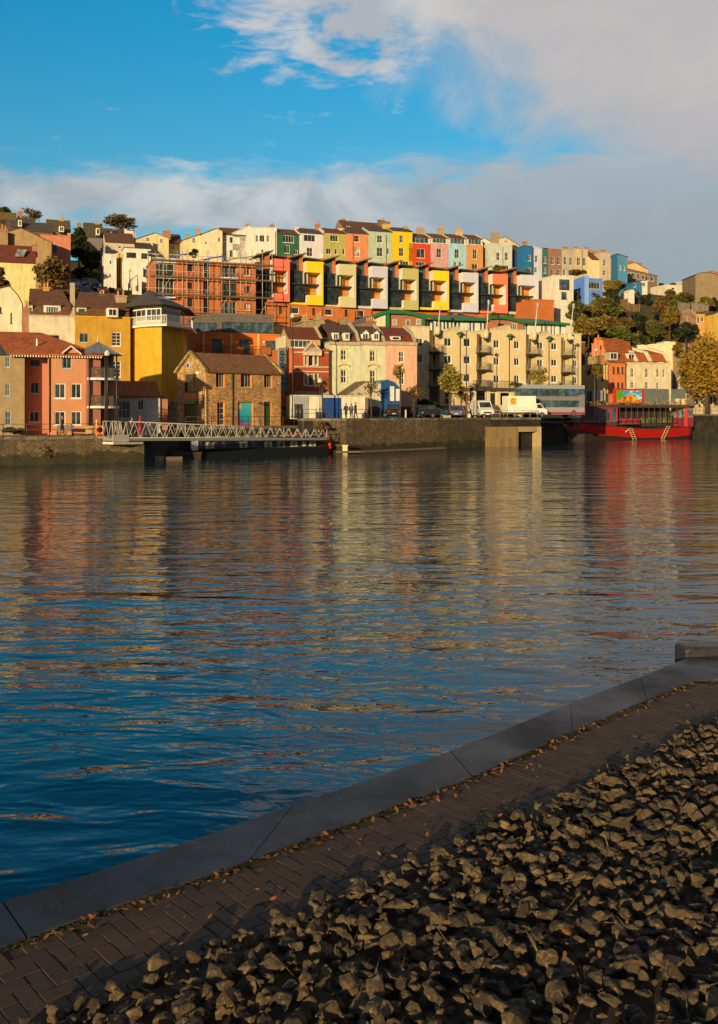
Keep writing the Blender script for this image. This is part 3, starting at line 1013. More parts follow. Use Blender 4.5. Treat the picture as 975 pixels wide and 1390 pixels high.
def hs(name, label, cat, c, prof, ybot, ln, depth, mat, wins=(), roof=None, chim=(), grp=None, root=None, side=(), sidemat=None, right=(), rec=.16, zb=None, part='wall', roofmat=None, coping=None, pipes=(), zt=None):
    """house from its surveyed front: prof = top edge left to right on sheet c"""
    n0 = K(c, *prof[0]); n1 = K(c, *prof[-1])
    if callable(ln): Y0, Y1 = ln(n0[0]), ln(n1[0])
    else: Y0, Y1 = ln
    A = P(n0[0], n0[1], Y0).to_2d(); B = P(n1[0], n1[1], Y1).to_2d()
    if not callable(ln) and (B - A).y > .42 * (B - A).x:
        t_ = (n1[0] - CX) / F; Y1 = (A.y - .34 * A.x) / (1 - .34 * t_); B = Vector((t_ * Y1, Y1))
    f = Fac(A, B)
    pr = [f.uz(*K(c, *q)) for q in prof]
    pr[0] = (0, pr[0][1]); pr[-1] = (f.L, pr[-1][1])
    if len(prof) == 2 and abs(prof[0][1] - prof[1][1]) * 1.0 <= 14 and roof not in ('mono',):
        zt_ = (pr[0][1] + pr[1][1]) / 2; pr = [(0, zt_), (f.L, zt_)]
    if zb is None:
        zb = f.uz(*K(c, prof[0][0], ybot))[1]
        if A.y > 100: zb = min(zb, ground(A.x, A.y) - 1, ground(B.x, B.y) - 1)
    zm = min(q[1] for q in pr); zM = max(q[1] for q in pr)
    if root is None:
        root = thing(name, ((A.x + B.x) / 2, (A.y + B.y) / 2, max(zb, ground(A.x, A.y))), label, cat, grp)
    back = [A - f.n * depth, B - f.n * depth]
    mb = MB()
    ops = mkwins(f, c, wins)
    good, bad = clean(ops, f.L, zb, zm)
    wallgrid(mb, f, f.L, zb, pr, [g[:4] for g in good], rec)
    fl = Fac(back[0], A)
    sops = mkwins(fl, c, side); sg, sb = clean(sops, fl.L, zb, pr[0][1])
    zl, zr = pr[0][1], pr[-1][1]
    sl_ = 1 if sidemat else 0
    ridge = None
    if isinstance(roof, tuple) and roof[0] == 'u':
        # ridge parallel to the front, height from sheet y
        mid = (A + B) / 2 - f.n * depth / 2
        ridge = EYE - (K(c, 0, roof[1])[1] - HY) * mid.y / F
        if ridge < zm + .6: ridge = zm + .6
    lp = [(0, zl), (fl.L, zl)] if ridge is None or (len(roof) > 2 and roof[2] in ('hip', 'mans')) else [(0, zl), (fl.L / 2, ridge), (fl.L, zl)]
    wallgrid(mb, fl, fl.L, zb, lp, [g[:4] for g in sg], rec, sl_)
    fr_ = Fac(B, back[1])
    rops = mkwins(fr_, c, right); rg, rb = clean(rops, fr_.L, zb, zr)
    rp = [(0, zr), (fr_.L, zr)] if len(lp) == 2 else [(0, zr), (fr_.L / 2, ridge), (fr_.L, zr)]
    wallgrid(mb, fr_, fr_.L, zb, rp, [g[:4] for g in rg], rec)
    fb = Fac(back[1], back[0])
    wallgrid(mb, fb, fb.L, zb, [(f.L - q[0], q[1]) for q in pr[::-1]], [], rec)
    fpt = lambda a, z, d: f.pt(a, z, -d)
    if roof is None or roof == 'flat':
        for (xa, za), (xb, zb_) in zip(pr, pr[1:]):
            mb.poly([fpt(xa, za, 0), fpt(xb, zb_, 0), fpt(xb, zb_, depth), fpt(xa, za, depth)], 0)
    mb.build(part, [mat, sidemat] if sidemat else mat, root)
    putwins(f, good, bad, root, rec); putwins(fl, sg, sb, root, rec); putwins(fr_, rg, rb, root, rec)
    rm = roofmat or BROWN_T
    rb_ = MB()
    if roof in ('v', 'mono'):
        for (xa, za), (xb, zb_) in zip(pr, pr[1:]):
            d = Vector((xb - xa, zb_ - za)).normalized() * .25
            ea = (xa - (d.x if xa == 0 else 0), za - (d.y if xa == 0 else 0) + .14)
            eb = (xb + (d.x if xb == f.L else 0), zb_ + (d.y if xb == f.L else 0) + .14)
            rb_.slab([fpt(ea[0], ea[1], -.15), fpt(eb[0], eb[1], -.15), fpt(eb[0], eb[1], depth + .1), fpt(ea[0], ea[1], depth + .1)], .13)
        rb_.build('roof', rm, root)
    elif ridge is not None:
        hip = len(roof) > 2 and roof[2] == 'hip'
        ov = .28; h_ = zm + .03
        k = (ridge - h_) / (depth / 2)
        zo = h_ - ov * k + .12
        if hip:
            i_ = min(depth / 2, f.L / 2 - .1)
            P0, P1, P2, P3 = fpt(-ov, zo, -ov), fpt(f.L + ov, zo, -ov), fpt(f.L + ov, zo, depth + ov), fpt(-ov, zo, depth + ov)
            R0, R1 = fpt(i_, ridge + .1, depth / 2), fpt(f.L - i_, ridge + .1, depth / 2)
            rb_.poly([P0, P1, R1, R0]); rb_.poly([P1, P2, R1]); rb_.poly([P2, P3, R0, R1]); rb_.poly([P3, P0, R0]); rb_.poly([P3, P2, P1, P0])
        else:
            rb_.slab([fpt(-.05, zo, -ov), fpt(f.L + .05, zo, -ov), fpt(f.L + .05, ridge + .14, depth / 2), fpt(-.05, ridge + .14, depth / 2)], .14)
            rb_.slab([fpt(-.05, zo, depth + ov), fpt(f.L + .05, zo, depth + ov), fpt(f.L + .05, ridge + .139, depth / 2), fpt(-.05, ridge + .139, depth / 2)], .14)
        rb_.build('roof', rm, root)
        if coping and not hip:
            cb_ = MB()
            for xa in ((-.18,) if coping[1] == 'l' else (f.L - .12,) if coping[1] == 'r' else (-.18, f.L - .12)):
                cb_.slab([fpt(xa, zo + .22, -ov), fpt(xa + .32, zo + .22, -ov), fpt(xa + .32, ridge + .4, depth / 2), fpt(xa, ridge + .4, depth / 2)], .3)
                cb_.slab([fpt(xa, zo + .22, depth + ov), fpt(xa + .32, zo + .22, depth + ov), fpt(xa + .32, ridge + .4, depth / 2), fpt(xa, ridge + .4, depth / 2)], .3)
            cb_.build('gable_coping', coping[0], root)
    elif roof == 'flat' or roof is None:
        for (xa, za), (xb, zb_) in zip(pr, pr[1:]):
            rb_.slab([fpt(xa - (.06 if xa == 0 else 0), za + .1, -.08), fpt(xb + (.06 if xb == f.L else 0), zb_ + .1, -.08), fpt(xb + (.06 if xb == f.L else 0), zb_ + .1, depth), fpt(xa - (.06 if xa == 0 else 0), za + .1, depth)], .16)
        rb_.build('parapet' if roof is None else 'roof', rm, root)
    for (x, y0, y1) in pipes:
        a, z1 = f.uz(*K(c, x, y0)); _, z0 = f.uz(*K(c, x, y1))
        t = MB(); t.tube(f.pt(a, z0, .09), f.pt(a, z1, .09), .06, n=6); t.build('drainpipe', DARK if roofmat is not WHITE else WHITE, root)
    for ch in chim:
        x, y0, ww, hh_ = ch[:4]; m_ = ch[4] if len(ch) > 4 else CBRK; n_ = ch[5] if len(ch) > 5 else 3
        Ym = (Y0 + Y1) / 2 + (ch[6] if len(ch) > 6 else depth / 2)
        chimney(root, c, x, y0, ww, hh_, Ym, m_, n_)
    root_f[root.name] = f
    return root


root_f = {}


def dormer(root, c, x, y0, y1, ww, Y, mat, roofmat, st='c2', fr='W', dp=1.6, m=.36, gable=False, glm=GL):
    """dormer box with its front at distance Y"""
    x0, ya = K(c, x - ww / 2, y0); x1, yb = K(c, x + ww / 2, y1)
    ang_ = math.atan(m)
    u2 = Vector((math.cos(ang_), math.sin(ang_)))
    A = P(x0, ya, Y).to_2d(); f = Fac(A, A + u2)
    L, zt = f.uz(x1, ya); _, zb = f.uz(x0, yb)
    mb = MB(); U = f.u.to_3d(); N = f.n.to_3d()
    mb.box(f.pt(0, zb), U * L, -N * dp, Vector((0, 0, zt - zb)), 0)
    o = 0.2
    if gable:
        pk = L * .45
        mb.poly([f.pt(0, zt), f.pt(L, zt), f.pt(L / 2, zt + pk)], 0)
        mb.slab([f.pt(-o, zt - o * .6, .2), f.pt(L / 2, zt + pk + .1, .2), f.pt(L / 2, zt + pk + .1, -dp), f.pt(-o, zt - o * .6, -dp)], .1, 1)
        mb.slab([f.pt(L + o, zt - o * .6, .2), f.pt(L / 2, zt + pk + .101, .2), f.pt(L / 2, zt + pk + .101, -dp), f.pt(L + o, zt - o * .6, -dp)], .1, 1)
    else:
        mb.box(f.pt(-o / 2, zt + .003, .15), U * (L + o), -N * (dp + .1), Vector((0, 0, .12)), 1)
    d = mb.build('dormer', [mat, roofmat], root)
    nv, nh = STY[st]
    wm = MB(); a0, a1, z0, z1 = L * .12, L * .88, zb + (zt - zb) * .12, zt - (zt - zb) * .10
    wm.box(f.pt(a0 + .05, z0 + .05, .02), U * (a1 - a0 - .1), Vector((0, 0, z1 - z0 - .1)), -N * .015, 1)
    fw = .08
    for q in ((a0, a0 + fw, z0, z1), (a1 - fw, a1, z0, z1), (a0 + fw, a1 - fw, z0, z0 + fw), (a0 + fw, a1 - fw, z1 - fw, z1)):
        wm.box(f.pt(q[0], q[2], .06), U * (q[1] - q[0]), Vector((0, 0, q[3] - q[2])), -N * .058, 0)
    for k in range(1, nv + 1):
        q = a0 + (a1 - a0) * k / (nv + 1); wm.box(f.pt(q - .025, z0 + fw, .05), U * .05, Vector((0, 0, z1 - z0 - 2 * fw)), -N * .03, 0)
    wm.build('window', [FR[fr], glm], d)
    return d


# ------------------------------------------------------------ foliage kit
def tree(name, label, cat, c, x, y, wpx, hpx, Y, mat, n=1800, leaf=.28, seed=1, trunk=True, grp=None, gz=None, clumps=12, dens=1.0, barkmat=None, flatten=1.0, open_=.34, ybase=None):
    rg = random.Random(seed)
    cx, cy = K(c, x, y)
    if gz is None and grp:
        yb_ = K(c, x, y + hpx * .42)[1]
        for k in range(160, 330):
            q = P(cx, yb_, k)
            if q.z < ground(q.x, q.y) + .5: break
        Y = min(max(k - 1, Y - 10), Y + 16)
    c0 = P(cx, cy, Y); s_ = Y / F / SH[c][2]
    rx = wpx * s_ / 2; rz = hpx * s_ / 2
    z0 = ground(c0.x, c0.y) - .3 if gz is None else gz
    if ybase is not None: z0 = P(*K(c, x, ybase), Y).z
    z0 = min(z0, c0.z - rz * .75)
    t = thing(name, (c0.x, c0.y, z0), label, cat, grp)
    cl = []
    for k in range(clumps):
        while True:
            v = Vector((rg.uniform(-1, 1), rg.uniform(-1, 1), rg.uniform(-1, 1)))
            if v.length < 1: break
        v *= .86
        cl.append((c0 + Vector((v.x * rx * .8, v.y * rx * .75, v.z * rz * .8)), rg.uniform(.75, 1.25)))
    if trunk:
        mb = MB(); h0 = c0.z - rz * .6
        tr = max(.06, rz * .045 + .03)
        p0 = Vector((c0.x, c0.y, z0)); p1 = Vector((c0.x + rg.uniform(-.1, .1) * rx, c0.y, max(h0, z0 + .4)))
        mb.tube(p0, p1, tr * 1.3, tr, 8)
        p2 = Vector((c0.x, c0.y, c0.z + rz * .35)); mb.tube(p1, p2, tr, tr * .4, 7)
        for q, r_ in cl:
            k = rg.uniform(.1, .7); st_ = p1.lerp(p2, k)
            md = st_.lerp(q, .5) + Vector((0, 0, rz * .06))
            mb.tube(st_, md, tr * .45, tr * .28, 5, cap=False); mb.tube(md, q, tr * .28, tr * .1, 5, cap=False)
            for _ in range(3):
                e = q + Vector((rg.uniform(-1, 1) * rx, rg.uniform(-1, 1) * rx, rg.uniform(-.3, 1) * rz)) * .3
                mb.tube(md.lerp(q, rg.random()), e, tr * .13, tr * .05, 4, cap=False)
        mb.build('trunk', barkmat or BARK, t)
    mb = MB()
    for i in range(n):
        q, r_ = cl[rg.randrange(clumps)]
        v = Vector((rg.gauss(0, 1), rg.gauss(0, 1), rg.gauss(0, 1)))
        v = v.normalized() * min(abs(rg.gauss(.75, .3)), 1.25)
        p_ = q + Vector((v.x * rx, v.y * rx, v.z * rz * .85)) * open_ * r_
        s1 = leaf * rg.uniform(.6, 1.3)
        d = Vector((rg.gauss(0, 1), rg.gauss(0, 1), rg.gauss(0, .6))).normalized()
        e = d.cross(Vector((rg.gauss(0, 1), rg.gauss(0, 1), rg.gauss(0, 1)))).normalized()
        d *= s1; e *= s1 * .55
        mb.poly([p_ - d, p_ + e, p_ + d, p_ - e])
    mb.build('crown', mat, t, uv=False)
    return t


# ------------------------------------------------------------ people
def person(label, x, y, z, yaw, pose, cols, h=1.72):
    """one skinned body; cols = skin, top, legs, shoes, hair"""
    s_ = h / 1.72
    st = {'walk': ((.16, .05), (-.18, .0)), 'stand': ((.03, 0), (-.03, 0))}[pose]
    pts = {}
    pts['pel'] = (0, 0, .93); pts['wst'] = (.01, 0, 1.06); pts['chs'] = (.02, 0, 1.28); pts['nck'] = (.03, 0, 1.46); pts['nk2'] = (.04, 0, 1.52)
    pts['hd1'] = (.055, 0, 1.58); pts['hd2'] = (.05, 0, 1.68)
    rad = dict(pel=(.15, .12), wst=(.14, .11), chs=(.17, .13), nck=(.07, .07), nk2=(.055, .055), hd1=(.082, .095), hd2=(.075, .085))
    ed = [('pel', 'wst'), ('wst', 'chs'), ('chs', 'nck'), ('nck', 'nk2'), ('nk2', 'hd1'), ('hd1', 'hd2')]
    for sgn, n_, ph in ((1, 'l', 0), (-1, 'r', 1)):
        fx = st[ph][0]; kx = fx * .5 + (.05 if pose == 'walk' else .01)
        pts['hp' + n_] = (0, .09 * sgn, .88); pts['kn' + n_] = (kx, .10 * sgn, .50); pts['an' + n_] = (fx, .10 * sgn, .09 + st[ph][1] * .6); pts['to' + n_] = (fx + .16, .11 * sgn, .04 + st[ph][1] * .3)
        rad.update({'hp' + n_: (.10, .10), 'kn' + n_: (.062, .062), 'an' + n_: (.045, .045), 'to' + n_: (.04, .035)})
        ed += [('pel', 'hp' + n_), ('hp' + n_, 'kn' + n_), ('kn' + n_, 'an' + n_), ('an' + n_, 'to' + n_)]
        ax = -fx * .9
        pts['sh' + n_] = (.02, .19 * sgn, 1.40); pts['el' + n_] = (ax * .45 - .02, .24 * sgn, 1.13); pts['wr' + n_] = (ax + .08, .22 * sgn, .92); pts['ha' + n_] = (ax + .12, .21 * sgn, .83)
        rad.update({'sh' + n_: (.062, .062), 'el' + n_: (.042, .042), 'wr' + n_: (.03, .03), 'ha' + n_: (.035, .02)})
        ed += [('chs', 'sh' + n_), ('sh' + n_, 'el' + n_), ('el' + n_, 'wr' + n_), ('wr' + n_, 'ha' + n_)]
    names = list(pts); ix = {k: i for i, k in enumerate(names)}
    me = bpy.data.meshes.new('tmp'); me.from_pydata([pts[k] for k in names], [(ix[a], ix[b_]) for a, b_ in ed], [])
    ob = bpy.data.objects.new('tmp', me); COL.objects.link(ob)
    md = ob.modifiers.new('s', 'SKIN'); md.use_smooth_shade = True
    for k in names: me.skin_vertices[0].data[ix[k]].radius = tuple(q * (1.22 if k[:2] not in ('hd', 'nk') else 1) for q in rad[k])
    me.skin_vertices[0].data[0].use_root = True
    ss = ob.modifiers.new('u', 'SUBSURF'); ss.levels = 1; ss.render_levels = 1
    dg = bpy.context.evaluated_depsgraph_get(); dg.update()
    m2 = bpy.data.meshes.new_from_object(ob.evaluated_get(dg))
    bpy.data.objects.remove(ob)
    skin, top, legs, shoes, hair = [paint(c_, .7) for c_ in cols]
    m2.materials.clear()
    for m_ in (skin, top, legs, shoes): m2.materials.append(m_)
    for pl in m2.polygons:
        cz = pl.center.z; r_ = abs(pl.center.y)
        pl.material_index = 3 if cz < .10 else 2 if cz < .93 and r_ < .19 else 0 if (cz > 1.47 or cz < .9) else 1
        pl.use_smooth = True
    t = thing('person', (x, y, z), label, 'person')
    t.rotation_euler = (0, 0, yaw); t.scale = (s_,) * 3
    bo = bpy.data.objects.new('body', m2); COL.objects.link(bo); bo.parent = t
    mb = MB()
    rings = [mb.ring((.03, 0), .095, .10, 1.58, 10), mb.ring((.03, 0), .105, .108, 1.66, 10), mb.ring((.035, 0), .09, .095, 1.73, 10), mb.ring((.04, 0), .04, .045, 1.765, 10)]
    rings[0] = [(min(q[0], .03), q[1], q[2]) for q in rings[0]]; rings[1] = [(min(q[0], .09), q[1], q[2]) for q in rings[1]]
    mb.loft(rings, 0, True)
    hm = bpy.data.meshes.new('hair'); hm.from_pydata([tuple(v) for v in mb.v], [], mb.f); hm.materials.append(hair)
    for q in hm.polygons: q.use_smooth = True
    ho = bpy.data.objects.new('hair', hm); COL.objects.link(ho); ho.parent = t
    WPOS[t.name] = Vector((x, y, z))
    return t


# ------------------------------------------------------------ vehicles
TYRE = paint((.012, .012, .012), .8); RIM = paint((.4, .4, .42), .35, .8); REDL = paint((.5, .01, .01), .25); LAMPW = paint((.8, .8, .78), .15)


def wheels(t, T, ax, hw, r):
    for sx in ax:
        for sy in (-1, 1):
            mb = MB(); p0 = T(sx, sy * hw, r); p1 = T(sx, sy * (hw - .2), r)
            mb.tube(p0, p1, r, r, 16); w_ = mb.build('wheel', TYRE, t, uv=False)
            mb = MB(); mb.tube(T(sx, sy * (hw + .012), r), T(sx, sy * (hw - .03), r), r * .62, r * .62, 12); mb.build('rim', RIM, w_, uv=False)


def car(label, X, Y, z, yaw, col, kind='hatch', grp='cars parked along the harbour road'):
    t = thing('parked_car', (X, Y, z), label, 'car', grp)
    cu, su = math.cos(yaw), math.sin(yaw)
    T = lambda a, b_, c_: Vector((X + a * cu - b_ * su, Y + a * su + b_ * cu, z + c_))
    if kind == 'suv': L, H, W_, prof, roof = 4.5, 1.72, .9, [(-2.25, .35), (-2.25, 1.0), (-2.15, 1.1), (1.1, 1.08), (2.1, .98), (2.25, .8), (2.25, .35)], [(-2.1, 1.09), (-1.9, 1.72), (.3, 1.72), (1.15, 1.08)]
    elif kind == 'saloon': L, H, W_, prof, roof = 4.5, 1.42, .86, [(-2.25, .3), (-2.25, .85), (-2.1, .93), (-1.2, .95), (1.0, .92), (2.0, .8), (2.25, .62), (2.25, .3)], [(-1.6, .94), (-.9, 1.42), (.3, 1.42), (1.15, .91)]
    else: L, H, W_, prof, roof = 4.0, 1.48, .84, [(-2.0, .3), (-2.0, .9), (-1.9, .97), (1.0, .93), (1.8, .8), (2.0, .62), (2.0, .3)], [(-1.92, .96), (-1.6, 1.47), (.3, 1.48), (1.1, .93)]
    body = paint(col, .25, .2, 'car_paint')
    mb = MB()
    secs = []
    for yy, k, dz in ((-W_, .97, .03), (-W_ * .93, 1, 0), (W_ * .93, 1, 0), (W_, .97, .03)):
        secs.append([T(a * k, yy, c_ - (dz if c_ > .5 else -dz)) for a, c_ in prof])
    mb.loft(secs, 0)
    rs = []
    for yy, k in ((-W_ * .9, 1.0), (W_ * .9, 1.0)):
        rs.append([T(a, yy * (1 if c_ < 1.2 else .86), c_ - (.05 if c_ > 1.2 else 0)) for a, c_ in roof])
    mb.loft([[p_ + Vector((0, 0, .045)) if i in (1, 2) else p_ for i, p_ in enumerate(r_)] for r_ in rs], 0)
    mb.build('body', body, t, uv=False)
    # glazing just outside the cabin
    gm = MB()
    ce = [sum(q[0] for q in roof) / 4, sum(q[1] for q in roof) / 4]
    sh = [((a - ce[0]) * .86 + ce[0], (c_ - ce[1]) * .74 + ce[1] + .0) for a, c_ in roof]
    for sg in (-1, 1):
        q = []
        for a, c_ in sh:
            k = W_ * .9 * (1 - .14 * max(0, (c_ - roof[0][1])) / (H - roof[0][1])) + .02
            q.append(T(a, sg * k, c_))
        gm.slab(q, .01) if False else gm.poly(q if sg < 0 else q[::-1])
    for i, j in ((0, 1), (3, 2)):
        a0, c0_ = roof[i]; a1, c1_ = roof[j]; s2 = -1 if i == 0 else 1
        pa = lambda t_, sg: T(a0 + (a1 - a0) * t_ + s2 * .03, sg * W_ * (.78 - .1 * t_), c0_ + (c1_ - c0_) * t_ + .02)
        gm.poly([pa(.12, -1), pa(.12, 1), pa(.86, 1), pa(.86, -1)])
    gm.build('windows', GL, t, uv=False)
    for sg in (-1, 1):
        mb = MB(); mb.box(T(L / 2 - .12, sg * W_ * .75 - .15, .62), T(1, 0, 0) * 0 + Vector((cu, su, 0)) * .13, Vector((-su, cu, 0)) * .3, Vector((0, 0, .14))); mb.build('headlight', LAMPW, t, uv=False)
        mb = MB(); mb.box(T(-L / 2 - .012, sg * W_ * .78 - .11, .72), Vector((cu, su, 0)) * .1, Vector((-su, cu, 0)) * .22, Vector((0, 0, .2))); mb.build('tail_light', REDL, t, uv=False)
    mb = MB(); mb.box(T(-L / 2 - .015, -.25, .5), Vector((cu, su, 0)) * .03, Vector((-su, cu, 0)) * .5, Vector((0, 0, .11))); mb.build('number_plate', paint((.6, .5, .08), .4), t, uv=False)
    wheels(t, T, (-L * .31, L * .31), W_, .32)
    return t


def text_mesh(txt, size, name='lettering', ext=.01):
    cu = bpy.data.curves.new('t', 'FONT'); cu.body = txt; cu.size = size; cu.extrude = ext; cu.align_x = 'CENTER'
    ob = bpy.data.objects.new('t', cu); COL.objects.link(ob)
    dg = bpy.context.evaluated_depsgraph_get(); dg.update()
    me = bpy.data.meshes.new_from_object(ob.evaluated_get(dg)); bpy.data.objects.remove(ob)
    me.name = name
    return me


def put_text(txt, size, f, a, z, out, mat, parent, rot=0, name='lettering', sx=1):
    me = text_mesh(txt, size, name)
    me.materials.clear(); me.materials.append(mat)
    o = bpy.data.objects.new(name, me); COL.objects.link(o); o.parent = parent
    p_ = f.pt(a, z, out) - WPOS[parent.name]
    from mathutils import Matrix
    yaw = math.atan2(f.u.y, f.u.x)
    o.matrix_local = Matrix.Translation(p_) @ Matrix.Rotation(yaw, 4, 'Z') @ Matrix.Rotation(R(90), 4, 'X') @ Matrix.Rotation(rot, 4, 'Z') @ Matrix.Diagonal((sx, 1, 1, 1))
    return o
# ============================================================ TOP TERRACE (row D)
D = line(235); G4_ = 'houses of the painted hilltop terrace'
cWH = (.78, .74, .66); cCR = (.74, .62, .36); cWM = (.74, .66, .5)
ST1 = render((.62, .54, .40)); ST2 = render(cCR); STW = render(cWH); STB = render((.5, .42, .3))


def terr(label, c, prof, yb, mat, wins, roof=('u', None), **kw):
    if isinstance(roof, tuple) and roof[1] is None: roof = ('u', prof[0][1] - 22)
    ln = kw.pop('ln', D); dp = kw.pop('depth', 8)
    return hs('terraced_house', label, 'house', c, prof, yb, ln, dp, mat, wins, roof, grp=G4_, **kw)


sashW = 'W'
terr('cream hilltop house with a low two slope gable, leftmost of the terrace', 'C3', [(12, 202), (133, 160), (218, 192)], 330, ST2, [(90, 199, 20, 22, 's'), (172, 207, 16, 26, 's')], roof='v', depth=9, chim=[(205, 150, 44, 30, CBRK, 4)])
terr('low brown roofed house with a grey wall between two cream gables', 'C3', [(219, 222), (299, 222)], 330, STB, [(240, 250, 18, 20, 's')], roof=('u', 170), ln=line(239), chim=[(330, 165, 22, 12, CSTK, 1)])
terr('pale yellow house whose roof line climbs to the right with one small window', 'C3', [(299, 206), (415, 166)], 330, ST2, [(367, 204, 17, 32, 's')], roof='mono', chim=[(392, 140, 24, 24, CSTK, 2)])
terr('plain cream gable wall with two tiny windows on the hilltop', 'C3', [(416, 168), (506, 132), (541, 150)], 330, render((.76, .68, .46)), [(443, 220, 12, 16, 'p'), (522, 200, 12, 26, 'p')], roof='v', ln=line(233.5), chim=[(507, 128, 16, 6, STW, 0)])
terr('white house under a brown roof with a wide dark window above a paler one', 'C3', [(542, 172), (680, 172)], 330, STW, [(615, 204, 60, 36, 'c3', 'W'), (603, 284, 36, 42, 'c3', 'T')], roof=('u', 134), depth=8, roofmat=BROWN_T)
terr('tall bright white house with a tripartite window and orange chimneys at both ends', 'C3', [(603, 160), (700, 118), (715, 128), (868, 130)], 320, render((.82, .79, .72)), [(749, 193, 16, 40, 's'), (780, 193, 30, 40, 'c2'), (812, 193, 16, 40, 's'), (783, 268, 14, 18, 'p')], roof='v', roofmat=STW, chim=[(696, 112, 26, 14, CBRK, 2), (838, 110, 12, 12, CBRK, 1), (622, 134, 20, 16, CBRK, 1)], pipes=[(860, 150, 290)])
terr('dark green terraced house with white framed windows', 'C4', [(72, 122), (205, 122)], 250, render((.02, .12, .06)), [(140, 152, 66, 44, 'c4'), (132, 213, 30, 50, 'c2'), (185, 232, 22, 30, 'c2')], roof=('u', 96), chim=[(42, 72, 20, 12, CBRK, 1), (190, 84, 18, 24, STW, 0)], coping=(STW, 'r'))
terr('lavender white terraced house next to the dark green one', 'C4', [(206, 118), (350, 118)], 268, render((.68, .66, .72)), [(268, 147, 68, 40, 'c3'), (268, 230, 34, 52, 's')], roof=('u', 92), roofmat=SLATE, chim=[(230, 92, 20, 22, CBRK, 2), (316, 66, 28, 24, CBRK, 3)], coping=(STW, 'r'))
terr('olive green terraced house with four small white windows and a white drainpipe', 'C4', [(351, 116), (485, 116)], 300, render((.45, .42, .12)), [(415, 148, 46, 38, 'c3'), (382, 226, 28, 36, 'c2'), (426, 228, 14, 34, 'p'), (473, 228, 12, 36, 'p')], roof=('u', 92), roofmat=MAROON_T, chim=[(357, 92, 12, 16, CBRK, 1), (458, 90, 30, 24, STW, 0)], coping=(STW, 'l'))
terr('salmon orange terraced house with one long blind window', 'C4', [(486, 118), (620, 118)], 300, render((.74, .26, .11)), [(551, 150, 30, 38, 'h'), (554, 229, 32, 58, 'p', 'W', {'gl': GLW})], roof=('u', 92), roofmat=SLATE, pipes=[(529, 122, 278)])
terr('mint green terraced house with a dark bent drainpipe', 'C4', [(621, 106), (762, 106)], 310, render((.46, .56, .44)), [(690, 152, 30, 44, 's'), (690, 230, 34, 54, 's'), (740, 226, 12, 36, 'p')], roof=('u', 84), roofmat=SLATE, pipes=[(729, 126, 290)], chim=[(730, 64, 50, 26, render((.6, .42, .12)), 0)])
terr('bright yellow terraced house on the hilltop', 'C4', [(763, 105), (887, 105)], 310, render((.80, .55, .008)), [(820, 152, 22, 44, 's'), (819, 230, 28, 50, 's'), (838, 300, 50, 30, 'c3')], roof=('u', 86), roofmat=SLATE, chim=[(845, 78, 30, 16, CSTK, 1)])


def glazed(label, c, x0, x1, y0, ymid, yb, col, wins, chim=(), roofm=BROWN_T):
    """painted lower house with a dark glazed dormer storey set back behind its parapet"""
    r = terr(label, c, [(x0, ymid), (x1, ymid)], yb, render(col), wins, roof='flat', roofmat=STW)
    f = root_f[r.name]
    Y0 = f.A.y + 1.2; xm = (x0 + x1) / 2
    q0 = K(c, x0 + 3, ymid + 6); q1 = K(c, x1 - 3, ymid + 6)
    A = P(q0[0], q0[1], line(236.3)(q0[0])).to_2d(); B = P(q1[0], q1[1], line(236.3)(q1[0])).to_2d()
    g = Fac(A, B); zt = g.uz(*K(c, x0, y0 + 28))[1]; zb = g.uz(*q0)[1]
    mb = MB(); wallgrid(mb, g, g.L, zb, [(0, zt), (g.L, zt)], [(.35, g.L - .35, zb + .35, zt - .15)], .1)
    for a_ in (0, g.L): mb.poly([g.pt(a_, zb), g.pt(a_, zt), g.pt(a_, zt, -5), g.pt(a_, zb, -5)])
    mb.build('upper_wall', STW, r)
    window(g, .35, g.L - .35, zb + .35, zt - .15, 3, 0, 'W', r, -.03, GLB)
    rd = g.uz(*K(c, x0, y0))[1]; rd = max(rd, zt + 1.2)
    mb = MB()
    mb.slab([g.pt(-.1, zt - .02, .3), g.pt(g.L + .1, zt - .02, .3), g.pt(g.L + .1, rd + .5, -4), g.pt(-.1, rd + .5, -4)], .15)
    mb.slab([g.pt(-.1, zt - .02, -8), g.pt(g.L + .1, zt - .02, -8), g.pt(g.L + .1, rd + .501, -4), g.pt(-.1, rd + .501, -4)], .15)
    mb.build('roof', roofm, r)
    for s_ in (0,):
        mb = MB(); mb.slab([g.pt(g.L - .15, zt + .1, .35), g.pt(g.L + .2, zt + .1, .35), g.pt(g.L + .2, rd + .75, -4), g.pt(g.L - .15, rd + .75, -4)], .35)
        mb.build('gable_coping', ST2, r)
    for ch in chim:
        chimney(r, c, ch[0], ch[1], ch[2], ch[3], g.A.y + 5, ch[4], ch[5])
    return r


glazed('scarlet terraced house with a glazed loft storey', 'C5', -20, 109, 108, 178, 320, (.62, .055, .012), [(50, 238, 48, 56, 'c2'), (48, 302, 50, 26, 'c3')], [(48, 92, 50, 22, CSTK, 5)])
glazed('dusty pink terraced house with a single window', 'C5', 110, 215, 112, 178, 325, (.62, .34, .33), [(160, 237, 28, 56, 's')], [(170, 90, 36, 24, CSTK, 3)])
glazed('sky blue terraced house beside the dusty pink one', 'C5', 216, 325, 114, 183, 335, (.36, .60, .74), [(268, 240, 26, 56, 's'), (257, 304, 18, 30, 's'), (288, 304, 18, 30, 's')], [(280, 100, 44, 34, render((.6, .45, .25)), 4)])
glazed('tan orange terraced house at the end of the glazed loft row', 'C5', 326, 425, 118, 186, 330, (.64, .30, .10), [(376, 243, 24, 58, 's'), (375, 318, 34, 34, 'c2')], [])
terr('narrow dark slated house in the gap beside the tan orange house', 'C5', [(426, 205), (458, 205)], 330, render((.10, .10, .12)), [], roof=('u', 160), ln=line(238))
